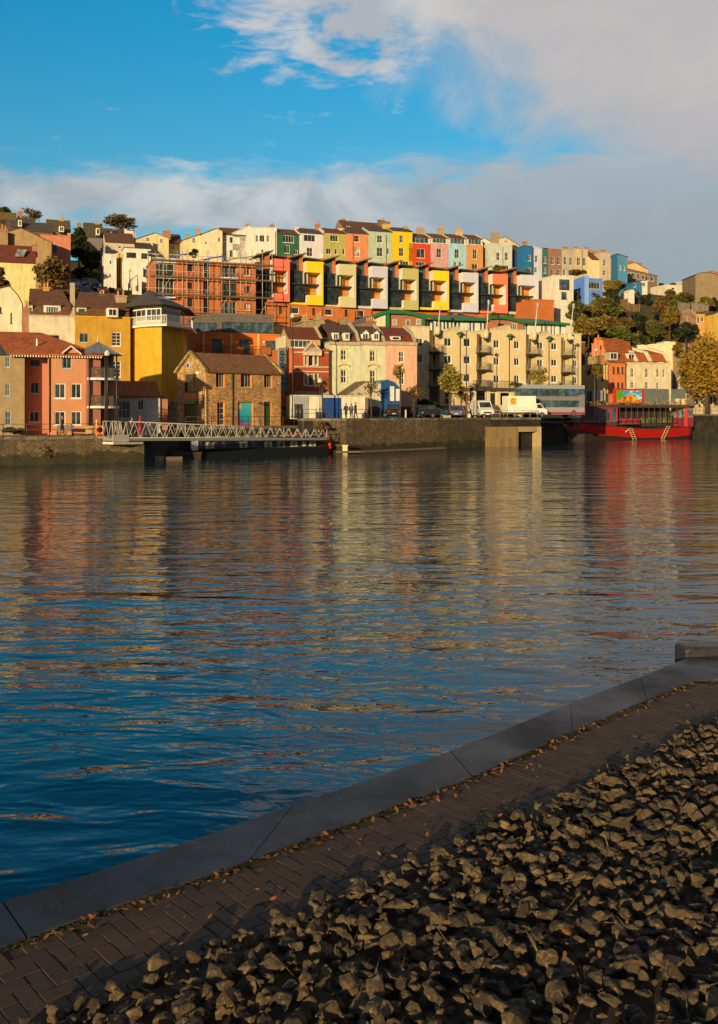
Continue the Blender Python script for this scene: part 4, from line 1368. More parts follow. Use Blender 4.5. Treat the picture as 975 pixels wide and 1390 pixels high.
terr('pale grey green terraced house with a tall stone chimney stack', 'C5', [(458, 184), (600, 184)], 345, render((.56, .60, .54)), [(516, 257, 20, 48, 's'), (566, 257, 20, 48, 's'), (567, 328, 26, 34, 'c2')], roof='flat', roofmat=STW, chim=[(496, 116, 46, 66, render((.36, .28, .16)), 2)], pipes=[(543, 200, 330)])
terr('navy blue recessed house with a brown roof left of the deep blue tower house', 'C5', [(601, 236), (668, 236)], 345, render((.012, .06, .20)), [], roof=('u', 190), ln=line(237.5))
terr('deep blue tower house with two white windows', 'C5', [(668, 194), (724, 197)], 358, render((.008, .16, .42)), [(703, 265, 18, 36, 's'), (703, 343, 20, 36, 's')], roof='flat', roofmat=DARK, chim=[(677, 168, 26, 22, CBRK, 1)], ln=line(234))
terr('pale lavender house with a sloping top beside the deep blue tower house', 'C5', [(725, 198), (780, 214)], 358, render((.60, .60, .72)), [(746, 272, 16, 42, 's'), (742, 338, 16, 34, 's')], roof='mono', roofmat=STW)
terr('dark teal house on the hilltop with a green flank', 'C5', [(781, 206), (815, 210)], 358, render((.03, .15, .13)), [(797, 278, 16, 40, 's'), (797, 340, 16, 34, 's')], roof='flat', roofmat=DARK)
terr('dull red brick house in the right part of the hilltop terrace', 'C5', [(816, 211), (898, 211)], 370, brick((.36, .13, .10)), [(845, 282, 18, 46, 's'), (881, 282, 18, 46, 's'), (845, 352, 18, 36, 's'), (881, 352, 18, 36, 's')], roof='flat', roofmat=CSTK)
terr('grey beige house with four tall windows right of the red brick one', 'C6', [(12, 219), (85, 220)], 378, render((.48, .42, .34)), [(35, 290, 16, 50, 's'), (69, 292, 16, 50, 's'), (30, 360, 16, 36, 's'), (66, 362, 16, 36, 's')], roof='flat', roofmat=CSTK, chim=[(36, 204, 24, 12, CBRK, 1)])
terr('beige rendered house with a bush in front of its lower wall', 'C6', [(86, 215), (175, 216)], 385, render((.56, .46, .28)), [(117, 294, 20, 50, 's'), (152, 296, 20, 50, 's')], roof='flat', roofmat=CSTK, chim=[(100, 204, 20, 8, CBRK, 1), (166, 206, 12, 8, CBRK, 0)], pipes=[(138, 222, 380)])
terr('narrow brown shaded house wall behind the beige rendered house', 'C6', [(176, 222), (232, 226)], 390, render((.36, .24, .14)), [], roof='flat', roofmat=CSTK, ln=line(237))
terr('cream house with a brown lean-to roof', 'C6', [(196, 282), (253, 282)], 392, render((.72, .60, .36)), [], roof=('u', 242), ln=line(233), depth=7)
terr('pale stone house with two small windows next to the blue corner house', 'C6', [(254, 240), (315, 236)], 400, render((.55, .46, .34)), [(277, 302, 16, 42, 's'), (275, 364, 16, 34, 's')], roof='flat', roofmat=CSTK, ln=line(232), chim=[(268, 222, 22, 16, CBRK, 2)])
BL = hs('corner_house', 'blue corner house at the right end of the hilltop terrace, one half deep blue', 'house', 'C6', [(316, 262), (357, 250)], 412, (244, 243), 6, render((.01, .10, .22)), [], 'mono', roofmat=DARK)
hs('terraced_house', 'light blue block with a faintly curved top beside the deep blue corner house', 'house', 'C6', [(358, 250), (417, 268)], 414, (243, 245), 2, render((.07, .26, .46)), [(372, 330, 10, 30, 's'), (398, 335, 10, 30, 's')], 'mono', roofmat=DARK, grp=G4_)

# behind and above the terrace
hs('hilltop_house', 'long brown roofed house with dark chimneys rising behind the salmon and mint houses', 'house', 'C4', [(470, 92), (745, 92)], 160, line(262), 8, render((.3, .2, .12)), [(500, 85, 22, 20, 'c2')], ('u', 52), chim=[(468, 36, 30, 50, render((.25, .15, .09)), 2), (514, 46, 26, 40, render((.16, .10, .07)), 2), (698, 40, 40, 44, render((.2, .13, .09)), 3), (732, 50, 36, 30, render((.25, .16, .08)), 2)])
hs('hilltop_house', 'house with a cream gable and brown roof behind the pale grey green house', 'house', 'C5', [(520, 150), (560, 140), (640, 190)], 230, line(252), 8, render((.7, .6, .4)), [(560, 165, 14, 10, 'p')], 'v')
hs('hilltop_house', 'low white gable seen over the roofs between the tan orange and grey green houses', 'house', 'C5', [(405, 168), (430, 146), (470, 168)], 230, line(250), 8, STW, [], 'v')

# ============================================================ far right ridge
hs('apartment_house', 'long brown apartment house with bands of dark glazing falling away behind the blue corner house', 'house', 'C6', [(418, 340), (600, 384)], 470, (262, 292), 14, render((.20, .13, .10)), [(428, 375, 14, 30, 'p'), (452, 380, 22, 34, 'c2'), (482, 386, 22, 34, 'c2'), (512, 392, 22, 32, 'c2'), (542, 398, 20, 30, 'c2'), (570, 402, 16, 26, 'p')], 'mono', roofmat=SLATE, grp=None)
hs('hilltop_house', 'cream house with orange chimneys above the long brown apartment house', 'house', 'C6', [(418, 312), (460, 300), (545, 345)], 400, (285, 300), 9, render((.7, .5, .25)), [], 'v', chim=[(434, 288, 20, 16, CBRK, 1), (490, 304, 24, 26, CBRK, 1)])
hs('cottage', 'small blue fronted cottage with a white window on the slope', 'house', 'C6', [(445, 425), (500, 415)], 468, (240, 243), 5, render((.02, .18, .42)), [(462, 440, 14, 20, 'p')], 'mono', roofmat=BROWN_T)
hs('cottage', 'small white fronted cottage right of the blue cottage', 'house', 'C6', [(501, 414), (540, 420)], 462, (243, 245), 5, STW, [(520, 436, 22, 24, 'c3')], 'flat', roofmat=STW)
hs('cottage', 'long low white house on the right skyline', 'house', 'C6', [(654, 442), (772, 442)], 500, (258, 268), 7, render((.7, .64, .5)), [(700, 462, 20, 14, 'p')], 'flat', roofmat=STW)
hs('cottage', 'white gabled house behind the long low white house', 'house', 'C6', [(762, 432), (812, 404), (832, 412)], 480, (280, 284), 9, render((.78, .72, .6)), [], 'v', roofmat=STW)
hs('cottage', 'grey shed with a dark door at the end of the long low white house', 'shed', 'C6', [(776, 448), (826, 448)], 500, (262, 265), 4, render((.3, .25, .2)), [(790, 470, 14, 34, 'p', 'K')], 'flat', roofmat=DARK)
hs('gable_house', 'large grey brown gabled house wall filling the right edge of the skyline', 'house', 'C6', [(836, 376), (880, 362), (925, 364), (975, 380), (1060, 420)], 560, (244, 244), 10, render((.27, .20, .12), .95, .6), [], 'v', roofmat=SLATE, chim=[(936, 352, 26, 14, CBRK, 1), (965, 360, 16, 10, CBRK, 1)])
# houses half way down the right slope
hs('cottage', 'ochre cottage with a blue door and timber porch posts on the right slope', 'house', 'C6', [(840, 618), (895, 612)], 690, (215, 217), 6, render((.62, .34, .10)), [(856, 655, 14, 44, 'p', 'W', {'gl': paint((.03, .1, .25), .4), 'name': 'door'}), (880, 650, 14, 30, 'c1', 'W')], 'flat', roofmat=MAROON_T)
hs('cottage', 'dark timber fronted house with balconies on the right slope', 'house', 'C6', [(896, 600), (946, 606)], 690, (217, 220), 6, render((.14, .08, .05)), [(908, 640, 16, 26, 'c1', 'O'), (932, 645, 16, 26, 'c1', 'O'), (920, 672, 30, 14, 'c3', 'O')], 'flat', roofmat=SLATE)
hs('cottage', 'yellow ochre gabled house at the right edge of the slope', 'house', 'C6', [(947, 618), (975, 606), (1010, 620)], 680, (214, 216), 6, render((.6, .38, .06)), [], 'v', roofmat=SLATE)
hs('garden_wall', 'rounded pink stone ruin wall on the right slope', 'wall', 'C6', [(765, 605), (790, 590), (815, 596), (838, 612)], 660, (214, 216), 1.2, stone((.42, .26, .17), .6, .35), [], 'flat', roofmat=CSTK)
hs('garden_shed', 'small white gabled garden shed among the bushes', 'shed', 'C6', [(274, 508), (300, 516), (322, 530)], 574, (222, 223), 3, render((.72, .62, .45)), [], 'v', roofmat=MAROON_T)
hs('garden_store', 'tiny white domed store half hidden in the bushes below the blue cottage', 'store', 'C6', [(426, 480), (436, 471), (450, 471), (460, 482)], 496, (232, 233), 2, STW, [], 'v', roofmat=STW)

# fences on the slope
FEN = wood((.26, .16, .08), .14, True, 'fence_boards'); FEN2 = wood((.3, .27, .24), .14, True, 'weathered_fence_boards')


def fence(label, c, pts, hpx, Y, mat, posts=True):
    q = [K(c, *p_) for p_ in pts]
    W3 = [P(a, b_, Y + i * 1.2) for i, (a, b_) in enumerate(q)]
    hh_ = hpx * Y / F / SH[c][2]
    t = thing('garden_fence', tuple(W3[0] - Vector((0, 0, hh_))), label, 'fence')
    mb = MB(); pm = MB()
    for a, b_ in zip(W3, W3[1:]):
        n = Vector((b_.y - a.y, -(b_.x - a.x), 0)).normalized()
        mb.box(a - Vector((0, 0, hh_ + 1)), b_ - a, -n * .05, Vector((0, 0, hh_ + 1)))
    mb.build('fence_boards', mat, t)
    for a in W3:
        pm = MB(); pm.cbox((a.x, a.y - .08, a.z - hh_ - 1), .12, .12, hh_ + 1.2); pm.build('fence_post', FEN, t)


fence('brown board fence with tall posts left of the white shed on the slope', 'C6', [(330, 532), (375, 528), (418, 524)], 50, 226, FEN)
fence('lower brown board fence right of the tall posts', 'C6', [(424, 548), (455, 556), (492, 560)], 24, 228, FEN)
fence('grey weathered fence on the right slope below the skyline house', 'C6', [(728, 545), (765, 548), (800, 552)], 34, 222, FEN2)
fence('pale grey fence at the far right of the slope', 'C6', [(812, 548), (865, 552), (915, 562)], 32, 224, FEN2)
hs('long_shed', 'long dark shed with a sloping maroon roof among the trees', 'shed', 'C6', [(195, 600), (440, 606)], 640, (205, 222), 8, render((.06, .04, .03)), [], ('u', 575), roofmat=MAROON_T)

# ============================================================ modern white and blue houses right of the coloured town houses
r = hs('modern_house', 'white flat roofed modern house with a big square window beside the coloured town houses', 'house', 'G6', [(332, 148), (480, 156)], 400, (196, 199), 9, render((.76, .70, .6)), [(405, 220, 86, 84, 'c3', 'K', {'gl': GLB}), (402, 312, 44, 60, 'c1', 'K', {'gl': GLB})], 'flat', roofmat=STW)
r = hs('modern_house', 'left wing of the white modern house, with dark strip windows', 'house', 'G6', [(172, 180), (331, 148)], 400, (204, 197), 1, render((.76, .70, .6)), [(213, 224, 72, 70, 'c3', 'K', {'gl': GL}), (235, 312, 60, 40, 'c2', 'T', {'gl': GL}), (302, 314, 46, 50, 'c1', 'K')], 'flat', roofmat=STW)
r = hs('modern_house', 'bright blue box house with a wide window behind the trees', 'house', 'G6', [(572, 168), (720, 176)], 402, (204, 208), 8, render((.10, .26, .78)), [(650, 228, 94, 56, 'c4', 'T', {'gl': GL}), (682, 350, 30, 60, 'c1', 'W')], 'flat', roofmat=paint((.1, .26, .78)))
r = hs('modern_house', 'light blue wing with a small dark window left of the bright blue box', 'house', 'G6', [(484, 170), (571, 166)], 402, (210, 204), 1, render((.20, .38, .82)), [(522, 238, 24, 60, 'c1', 'K')], 'flat', roofmat=paint((.2, .38, .82)))
hs('plant_room', 'plain orange brick box at the right end of the coloured town houses', 'building', 'C5', [(726, 518), (852, 520)], 640, (188, 192), 7, brick((.62, .17, .035), (.52, .13, .03), (.4, .15, .06)), [], 'flat', roofmat=paint((.5, .14, .03)))
hs('plant_room', 'low orange brick annexe in shade behind the plain orange box', 'building', 'C5', [(853, 545), (940, 540)], 640, (201, 203), 7, brick((.55, .15, .035)), [], 'flat', roofmat=paint((.4, .12, .03)))

# ============================================================ coloured town houses (row C)
Cl = line(186)
WOODB = wood((.62, .25, .045), .2); ORB = brick((.62, .17, .035), (.5, .13, .03), (.42, .16, .07)); DKG = glass((.02, .03, .035), .08)
WHR = render((.82, .8, .76)); ROOFM = paint((.10, .10, .105), .5)
mods = [  # sheet, x0 glazing, x1 frame left, x2 frame right, ytop, yopen0, yopen1, ybottom, colour, name
    ('C4', 5, 35, 137, 276, 345, 487, 535, (.78, .17, .11), 'coral red', 'leftmost'),
    ('C4', 141, 234, 338, 291, 357, 497, 556, (.84, .58, .008), 'bright yellow', 'second from left'),
    ('C4', 343, 432, 534, 307, 373, 506, 570, (.56, .52, .30), 'pale sage', 'third from left'),
    ('C4', 540, 627, 723, 320, 386, 518, 576, (.52, .54, .70), 'lavender', 'fourth from left'),
    ('C4', 727, 812, 908, 332, 398, 527, 584, (.46, .44, .17), 'olive', 'fifth from left'),
    ('C5', 20, 107, 204, 346, 405, 533, 584, (.86, .62, .008), 'lemon yellow', 'sixth from left'),
    ('C5', 206, 287, 380, 357, 415, 543, 598, (.55, .57, .72), 'greyish lavender', 'third from right'),
    ('C5', 383, 465, 556, 366, 427, 552, 604, (.82, .20, .10), 'coral orange', 'second from right'),
    ('C5', 559, 636, 740, 371, 435, 559, 610, (.58, .59, .72), 'pale lavender', 'rightmost'),
]
for (c, xg, xa, xb, yt, yo0, yo1, yb, col, nm, wh) in mods:
    nL, nA, nB = K(c, xg)[0], K(c, xa)[0], K(c, xb)[0]
    YL, YA, YB = Cl(nL), Cl(nA), Cl(nB)
    A = P(nL, 0, YL).to_2d(); B = P(nB, 0, YB).to_2d()
    f = Fac(A, B)
    a1, zt = f.uz(*K(c, xa, yt)); _, zo1 = f.uz(*K(c, xa, yo0)); _, zo0 = f.uz(*K(c, xb, yo1)); a2, zb = f.uz(*K(c, xb, yb))
    a2 = f.L; N = f.n.to_3d(); U = f.u.to_3d(); Z = Vector((0, 0, 1))
    t = thing('town_house', (A.x, A.y, zb - 4), '%s framed modern town house with timber balcony, %s of the hillside row' % (nm, wh), 'house', 'coloured modern town houses on the hillside')
    pj = 1.3  # frame stands proud of the glazing
    rec = 1.9
    jw = (a2 - a1) * .13
    m_ = render(col, .75, .15)
    mb = MB()
    mb.box(f.pt(a1, zo1, pj), U * (a2 - a1), -N * (pj + 3), Z * (zt - zo1))           # top block
    mb.box(f.pt(a1 + .25, zb, pj), U * (a2 - a1 - .25), -N * (pj + 1.6), Z * (zo0 - zb))   # bottom block
    mb.box(f.pt(a2 - jw, zo0 + .002, pj - .001), U * jw, -N * (pj + 3), Z * (zo1 - zo0 - .004))  # right column
    mb.box(f.pt(.1, zb - .001, .5), U * (a1 + .15), -N * 1.2, Z * .45)                        # low plinth under glazing
    mb.build('frame', m_, t)
    # white reveal faces
    for q in ((a2 - jw - .055, zo0 + .01, pj - .01, pj + rec - .1, zo1 - zo0 - .02), (a1 - .055, zo1 + .01, pj - .02, 2.6, zt - zo1 - .03), (a1 + .195, zb + .4, pj - .02, 1.8, zo0 - zb - .43)):
        mb = MB(); mb.box(f.pt(q[0], q[1], q[2]), U * .05, -N * q[3], Z * q[4]); mb.build('reveal', WHR, t)
    mb = MB()
    mb.box(f.pt(a1 - .1, zo0 - 1.0, -rec + pj * .3), U * (a2 - jw - a1 + .05), -N * .2, Z * (zo1 - zo0 + 1.0))
    mb.build('timber_wall', WOODB, t)
    # balcony slab across at mid height, railing
    zm = (zo0 + zo1) / 2 - .15
    mb = MB(); mb.box(f.pt(.15, zm, .5), U * (a2 - jw - .35), -N * 2.2, Z * .22); mb.build('balcony', DARK, t)
    mb = MB(); mb.box(f.pt(a1 - .2, zo0 - 1.2, .7), U * .06, -N * 1.0, Z * 1.6)
    for k in range(7): mb.box(f.pt(a1 - 1.5 + k * .22, zo0 - 1.2, .7), U * .03, -N * .03, Z * 1.0)
    mb.build('railing', DARK, t)
    # glazing wall, two storeys
    ztg = zo1 + .35
    window(f, .15, a1 + (a2 - a1) * .12, zb + .5, zm, 3, 0, 'K', t, -.1, DKG, fw=.09)
    window(f, .15, a1 + (a2 - a1) * .12, zm + .25, ztg, 3, 0, 'K', t, -.12, DKG, fw=.09)
    mb = MB()
    for a_ in (a1 - .25, a1 + .5): mb.box(f.pt(a_, zm + .3, -.02), U * .32, -N * .03, Z * (ztg - zm - .5))
    mb.build('curtain', render((.5, .5, .42)), t)
    # side party fin and rear body
    mb = MB()
    mb.box(f.pt(-.12, zb - .5, .25), U * .2, -N * 9, Z * (ztg - zb + .6))
    mb.box(f.pt(.05, zb - 4, -.6), U * (f.L - .1), -N * 8, Z * (3.6))
    mb.box(f.pt(.05, zb - .3, -rec - .3), U * (f.L - .1), -N * 7, Z * (ztg - zb + .3))
    mb.build('body', DARK, t)
    # penthouse: orange end walls, glass between, monopitch roof climbing to the right
    zp = zt - .1; ph = (zt - zo1) * .55 + 1.1
    mb = MB()
    pb0, pb1 = a2 - 1.0, a2 - .1
    mb.box(f.pt(-.05, ztg + .05, -.5), U * .75, -N * 4, Z * (zp + ph * .55 - ztg))
    mb.box(f.pt(a1 - .8, ztg + .05, -.45), U * .65, -N * 4, Z * (zp + ph * .75 - ztg))
    mb.build('penthouse_wall', ORB, t)
    window(f, .72, a1 - .82, ztg + .1, zp + ph * .45, 2, 0, 'K', t, -.8, GLB, fw=.07)
    mb = MB()
    zr = zp + ph * .5
    mb.slab([f.pt(a1 - (a2 - a1) * .9, zr - .35, .6), f.pt(a1 + .35, zr + .75, .6), f.pt(a1 + .35, zr + .75, -5.5), f.pt(a1 - (a2 - a1) * .9, zr - .35, -5.5)], .2)
    mb.slab([f.pt(a1 + .36, zr + .0, -.2), f.pt(a2 - .2, zr - .28 + .1, -.2), f.pt(a2 - .2, zr - .18, -6), f.pt(a1 + .36, zr, -6)], .18)
    mb.build('roof', ROOFM, t)

# brick plinth building below the town houses
wins = [(92, 578, 16, 40, 'p', 'K'), (180, 582, 46, 38, 'c1', 'W'), (292, 588, 16, 40, 'p', 'K'), (382, 592, 44, 38, 'c1', 'W'), (488, 596, 16, 38, 'p', 'K'), (575, 600, 40, 38, 'c1', 'W')]
hs('brick_podium', 'long orange brick podium with small windows carrying the coloured town houses', 'building', 'C4', [(0, 538), (640, 576)], 800, line(185.6), 6, ORB, wins, 'mono', roofmat=paint((.5, .14, .03)), pipes=[(150, 555, 690), (346, 570, 690), (541, 585, 690)])
hs('brick_podium', 'low orange brick strip between the green arched roofs and the right hand town houses', 'building', 'C5', [(-240, 590), (726, 612)], 760, line(185.8), 6, ORB, [], 'mono', roofmat=paint((.5, .14, .03)))

# ============================================================ scaffolded orange block
SB = line(176)
wins = [(193, 372, 112, 128, 'c5', 'W', {'gl': GL}), (193, 490, 112, 110, 'c5', 'W', {'gl': GL}),
        (343, 370, 34, 44, 'c2', 'K'), (343, 480, 34, 44, 'c2', 'K'), (343, 582, 34, 50, 'c2', 'K'),
        (445, 385, 38, 110, 'h', 'W'), (445, 500, 38, 90, 'h', 'K'), (445, 600, 36, 90, 'h', 'K'),
        (578, 405, 96, 95, 'c4', 'W'), (578, 512, 96, 95, 'c4', 'K'), (578, 612, 96, 80, 'c4', 'W'),
        (690, 394, 32, 42, 'c2', 'W'), (690, 500, 32, 42, 'c2', 'K'), (690, 604, 32, 40, 'c2', 'W', {'gl': GLW})]
sbk = hs('apartment_block', 'orange brick apartment block behind scaffolding with grey glazed bays', 'building', 'C3', [(130, 312), (742, 350)], 690, (170, 180.5), 12, ORB, wins, 'mono', roofmat=paint((.7, .66, .56)),
         side=[(62, 400, 10, 50, 'p', 'K'), (90, 400, 10, 50, 'p', 'K')], rec=.5)
f = root_f[sbk.name]
for zpx in (332,):
    a0, z1 = f.uz(*K('C3', 135, 312)); mb = MB(); mb.box(f.pt(0, z1 - 1.0, .06), f.u.to_3d() * f.uz(*K('C3', 262, 332))[0], -f.n.to_3d() * .058, Vector((0, 0, .95))); mb.build('cornice', WHR, sbk)
for zy in (432, 548):
    for x0, x1 in ((135, 255), (527, 628)):
        a0, z = f.uz(*K('C3', x0, zy)); a1, _ = f.uz(*K('C3', x1, zy))
        mb = MB(); mb.box(f.pt(a0, z - .12, 1.2), f.u.to_3d() * (a1 - a0), -f.n.to_3d() * 1.19, Vector((0, 0, .2))); bo = mb.build('balcony', WHR, sbk)
        mb = MB()
        for k in range(14):
            a_ = a0 + (a1 - a0) * k / 13; mb.box(f.pt(a_, z + .081, 1.16), f.u.to_3d() * .03, -f.n.to_3d() * .03, Vector((0, 0, 1.0)))
        mb.box(f.pt(a0, z + 1.082, 1.17), f.u.to_3d() * (a1 - a0), -f.n.to_3d() * .05, Vector((0, 0, .05)))
        mb.build('railing', DARK, bo)
sc_t = thing('scaffolding', tuple(f.pt(0, 20, 2)), 'steel tube scaffolding with plank lifts in front of the orange brick apartment block', 'scaffolding')
POLE = paint((.45, .42, .36), .5, .3); PLANK = wood((.16, .10, .06), .3)
zl = []
for yy in (345, 440, 545, 650):
    zl.append(f.uz(*K('C3', 400, yy))[1])
for x in (90, 133, 180, 262, 293, 320, 362, 388, 444, 500, 528, 575, 640, 672, 708, 770, 828):
    a_, z1 = f.uz(*K('C3', x, 268 + (x * 13 % 40))); z0 = f.uz(*K('C3', x, 700))[1]
    mb = MB(); mb.tube(f.pt(a_, z0, 1.6), f.pt(a_, z1, 1.6), .06, n=6); mb.build('standard', POLE, sc_t)
aL = f.uz(*K('C3', 70, 400))[0]; aR = f.uz(*K('C3', 835, 400))[0]
for z in zl:
    mb = MB(); mb.box(f.pt(aL + 1, z - .06, 1.75), f.u.to_3d() * (aR - aL - 1), -f.n.to_3d() * 1.0, Vector((0, 0, .07))); mb.box(f.pt(aL + 1, z + .02, 1.76), f.u.to_3d() * (aR - aL - 1), -f.n.to_3d() * .04, Vector((0, 0, .2))); mb.build('plank_lift', PLANK, sc_t)
    mb = MB(); mb.tube(f.pt(aL, z + 1.1, 1.66), f.pt(aR, z + 1.1, 1.66), .045, n=6); mb.build('ledger', POLE, sc_t)
for k in range(9):
    a_ = aL + (aR - aL) * k / 9; z0_ = zl[(k % 3) + 1]; mb = MB(); mb.tube(f.pt(a_, z0_, 1.62), f.pt(a_ + 2.4, z0_ + 4, 1.62), .04, n=5); mb.build('brace', POLE, sc_t)
# blue pipes on roof
for i, pts in enumerate([[(258, 320), (262, 285), (340, 277)], [(400, 320), (470, 306), (472, 330), (470, 302), (555, 290), (568, 330)]]):
    t0 = f.pt(*f.uz(*K('C3', *pts[0])), -2)
    t = thing('roof_pipe', tuple(t0), ['short blue pipe frame on the roof of the scaffolded block', 'long blue pipe frame on the right part of the scaffolded roof'][i], 'pipe')
    mb = MB(); q = [f.pt(*f.uz(*K('C3', *p_)), -2) for p_ in pts]
    for a, b_ in zip(q, q[1:]): mb.tube(a, b_, .16, n=7)
    mb.build('pipe', paint((.02, .12, .45), .4), t)
# low roof terrace clutter right of the block
hs('roof_terrace', 'dark unfinished upper storey with railings between the scaffolded block and the coral frame', 'building', 'C3', [(742, 335), (832, 345)], 660, (181, 183), 8, render((.10, .09, .09)), [(785, 420, 60, 60, 'c3', 'K', {'gl': GLB}), (785, 520, 60, 60, 'c3', 'K', {'gl': GLB})], 'flat', roofmat=DARK)
hs('roof_shelter', 'pale boarded shelter on the roof between the scaffold poles', 'shelter', 'C3', [(580, 322), (738, 300)], 345, (186, 189), 4, render((.7, .64, .52)), [], 'mono', roofmat=render((.3, .22, .14)))
mb = MB()
gr = Fac(P(K('C3', 742)[0], 0, 181).to_2d(), P(K('C4', 232)[0], 0, 184.5).to_2d())
t = thing('roof_railing', tuple(gr.pt(0, 32, 0)), 'tangle of dark railings and planters along the roof left of the yellow framed house', 'railing')
z0 = gr.uz(*K('C3', 760, 318))[1]
for k in range(46):
    a_ = gr.L * k / 45; mb.box(gr.pt(a_, z0 - 1, .3), gr.u.to_3d() * .06, -gr.n.to_3d() * .06, Vector((0, 0, 2.0 + .5 * ((k * 37) % 5) / 5)))
for dz in (.2, .9): mb.box(gr.pt(0, z0 + dz, .32), gr.u.to_3d() * gr.L, -gr.n.to_3d() * .05, Vector((0, 0, .08)))
mb.build('railing', paint((.13, .10, .07), .8), t)
# ============================================================ LEFT HILL HOUSES
cY = (.72, .60, .30)
def ch(t, *a): chimney(t, *a)

# skyline left
hs('stone_house', 'ochre roofed house with tall chimney and white dormer at the top left skyline', 'house', 'G3', [(-60, 150), (190, 150)], 330, (205, 208), 9, render((.10, .07, .05)), [(40, 190, 60, 40, 'c1', 'K')], ('u', 78), roofmat=tiles((.26, .17, .04)), chim=[(240, 70, 56, 60, CBRK, 3)])
R1 = thing('dormer_house', (-58, 208, 36), 'white dormered dark roofed house below the ochre roof at top left', 'house')
hs('', '', '', 'G3', [(130, 250), (420, 250)], 420, (203, 206), 8, render((.08, .06, .05)), [], ('u', 150), root=R1, roofmat=SLATE)
dormer(R1, 'G3', 240, 165, 240, 46, 202.5, STW, SLATE, 'c2')
hs('stone_house', 'dark slated house with a row of orange pots behind the beige gable', 'house', 'G3', [(370, 300), (640, 300)], 420, (198, 201), 8, render((.12, .09, .06)), [], ('u', 205), roofmat=SLATE, chim=[(430, 285, 90, 30, CBRK, 5), (565, 235, 40, 90, CSTK, 1)])
R2 = hs('stone_house', 'dark gabled house with white dormer and square ochre chimney on the left skyline', 'house', 'G3', [(560, 300), (850, 300)], 420, (212, 216), 9, render((.16, .13, .10)), [], ('u', 170), roofmat=tiles((.15, .11, .05)), chim=[(740, 165, 56, 60, render((.5, .32, .1)), 2)])
dormer(R2, 'G3', 740, 240, 305, 60, 211, STW, SLATE, 'c2')
R3 = hs('stone_house', 'grey stone villa with white dormers standing above the parked cars of the hill street', 'house', 'G4', [(120, 335), (330, 340)], 700, (214, 217), 10, render((.20, .18, .17)), [(275, 540, 60, 130, 's', 'W')], ('u', 190), roofmat=tiles((.12, .10, .05)), chim=[(62, 190, 40, 30, CBRK, 1), (258, 190, 50, 36, render((.45, .33, .15)), 2)])
dormer(R3, 'G4', 268, 240, 315, 40, 213, STW, SLATE, 'c1')
dormer(R3, 'G4', 22, 250, 310, 40, 213, STW, SLATE, 'c1')
R4 = hs('slate_house', 'dark slate roofed house with two small white dormers right of the grey stone villa', 'house', 'G4', [(300, 360), (545, 345)], 600, (222, 225), 9, render((.1, .08, .07)), [], ('u', 250), roofmat=SLATE, chim=[(450, 255, 44, 26, CBRK, 2)])
dormer(R4, 'G4', 400, 280, 330, 44, 221, STW, SLATE, 'c1')
hs('roofed_house', 'cream walled house with a broad brown roof above the white buildings', 'house', 'G4', [(350, 400), (672, 400)], 620, (205, 210), 10, ST1, [(510, 450, 30, 26, 'p')], ('u', 300), roofmat=BROWN_T, chim=[(676, 290, 14, 90, STB, 0)])
hs('hilltop_house', 'small white gable with a brown roof edge on the skyline above the broad brown roof', 'house', 'G4', [(545, 300), (545.5, 232), (600, 268), (660, 268)], 420, (226, 229), 6, STW, [], 'v')
hs('white_flats', 'flat roofed white building with two dark strip windows near the scaffolded block', 'building', 'G4', [(556, 455), (852, 468)], 1000, (186, 192), 9, render((.78, .74, .66)), [(636, 536, 108, 54, 'c1', 'K'), (780, 545, 66, 56, 'c1', 'K'), (640, 890, 80, 80, 'p', 'K'), (835, 520, 40, 60, 'c1', 'K')], 'flat', roofmat=DARK, side=[(540, 560, 10, 60, 'p', 'K')])
hs('white_house', 'narrow old white house with blue tinted shade and orange drain stains', 'house', 'G4', [(333, 530), (472, 528)], 980, (188, 191), 8, render((.74, .72, .70), .9, .7), [(405, 610, 16, 30, 's', 'K'), (400, 760, 16, 30, 's', 'K')], 'flat', roofmat=STW)
hs('ochre_house', 'thin ochre sliver of wall with drainpipes between the two white houses', 'house', 'G4', [(474, 530), (554, 500)], 980, (193, 190), 7, render((.66, .42, .08)), [], 'mono', roofmat=STW, pipes=[(512, 520, 900)])
hs('white_cottage', 'small low white cottage with arched grey windows below the white flats', 'house', 'G4', [(650, 790), (700, 760), (750, 790)], 1000, (180, 182), 6, render((.76, .74, .74)), [(697, 900, 28, 50, 's', 'T')], 'v', roofmat=STW)

# big beige gable and its neighbours
hs('gable_house', 'large plain beige gable with a shallow ridge at the left', 'house', 'G3', [(95, 302), (245, 262), (385, 325), (620, 440)], 1000, (172, 180), 10, render((.40, .27, .13), .95, .5), [], 'v', roofmat=SLATE)
hs('gable_house', 'brown rendered wall carrying tall yellow chimney pots at the left edge', 'house', 'G3', [(-80, 300), (94, 300)], 1000, (170, 173), 8, render((.36, .24, .12), .95, .5), [], 'flat', roofmat=CBRK, chim=[(10, 270, 150, 30, CBRK, 4)])
hs('pink_house', 'tall salmon pink house with a lit top band and chimney at its right corner', 'house', 'G3', [(485, 352), (850, 352)], 1000, (182, 185), 8, render((.62, .22, .14)), [(660, 510, 56, 110, 'c2', 'S')], 'flat', roofmat=render((.62, .22, .14)), chim=[(828, 326, 30, 30, render((.65, .28, .12)), 0)])
R5 = hs('yellow_house', 'pale yellow house wall under a brown tiled gable with a skylight', 'house', 'G3', [(-60, 668), (428, 668)], 1040, (152, 158), 8, render((.74, .66, .30)), [], ('u', 480), roofmat=MAROON_T, chim=[(418, 462, 62, 90, CBRK, 1)])
f = root_f[R5.name]
mb = MB()
sk = [f.pt(*f.uz(*K('G3', 175, 605)), -.6), f.pt(*f.uz(*K('G3', 285, 608)), -.6)]
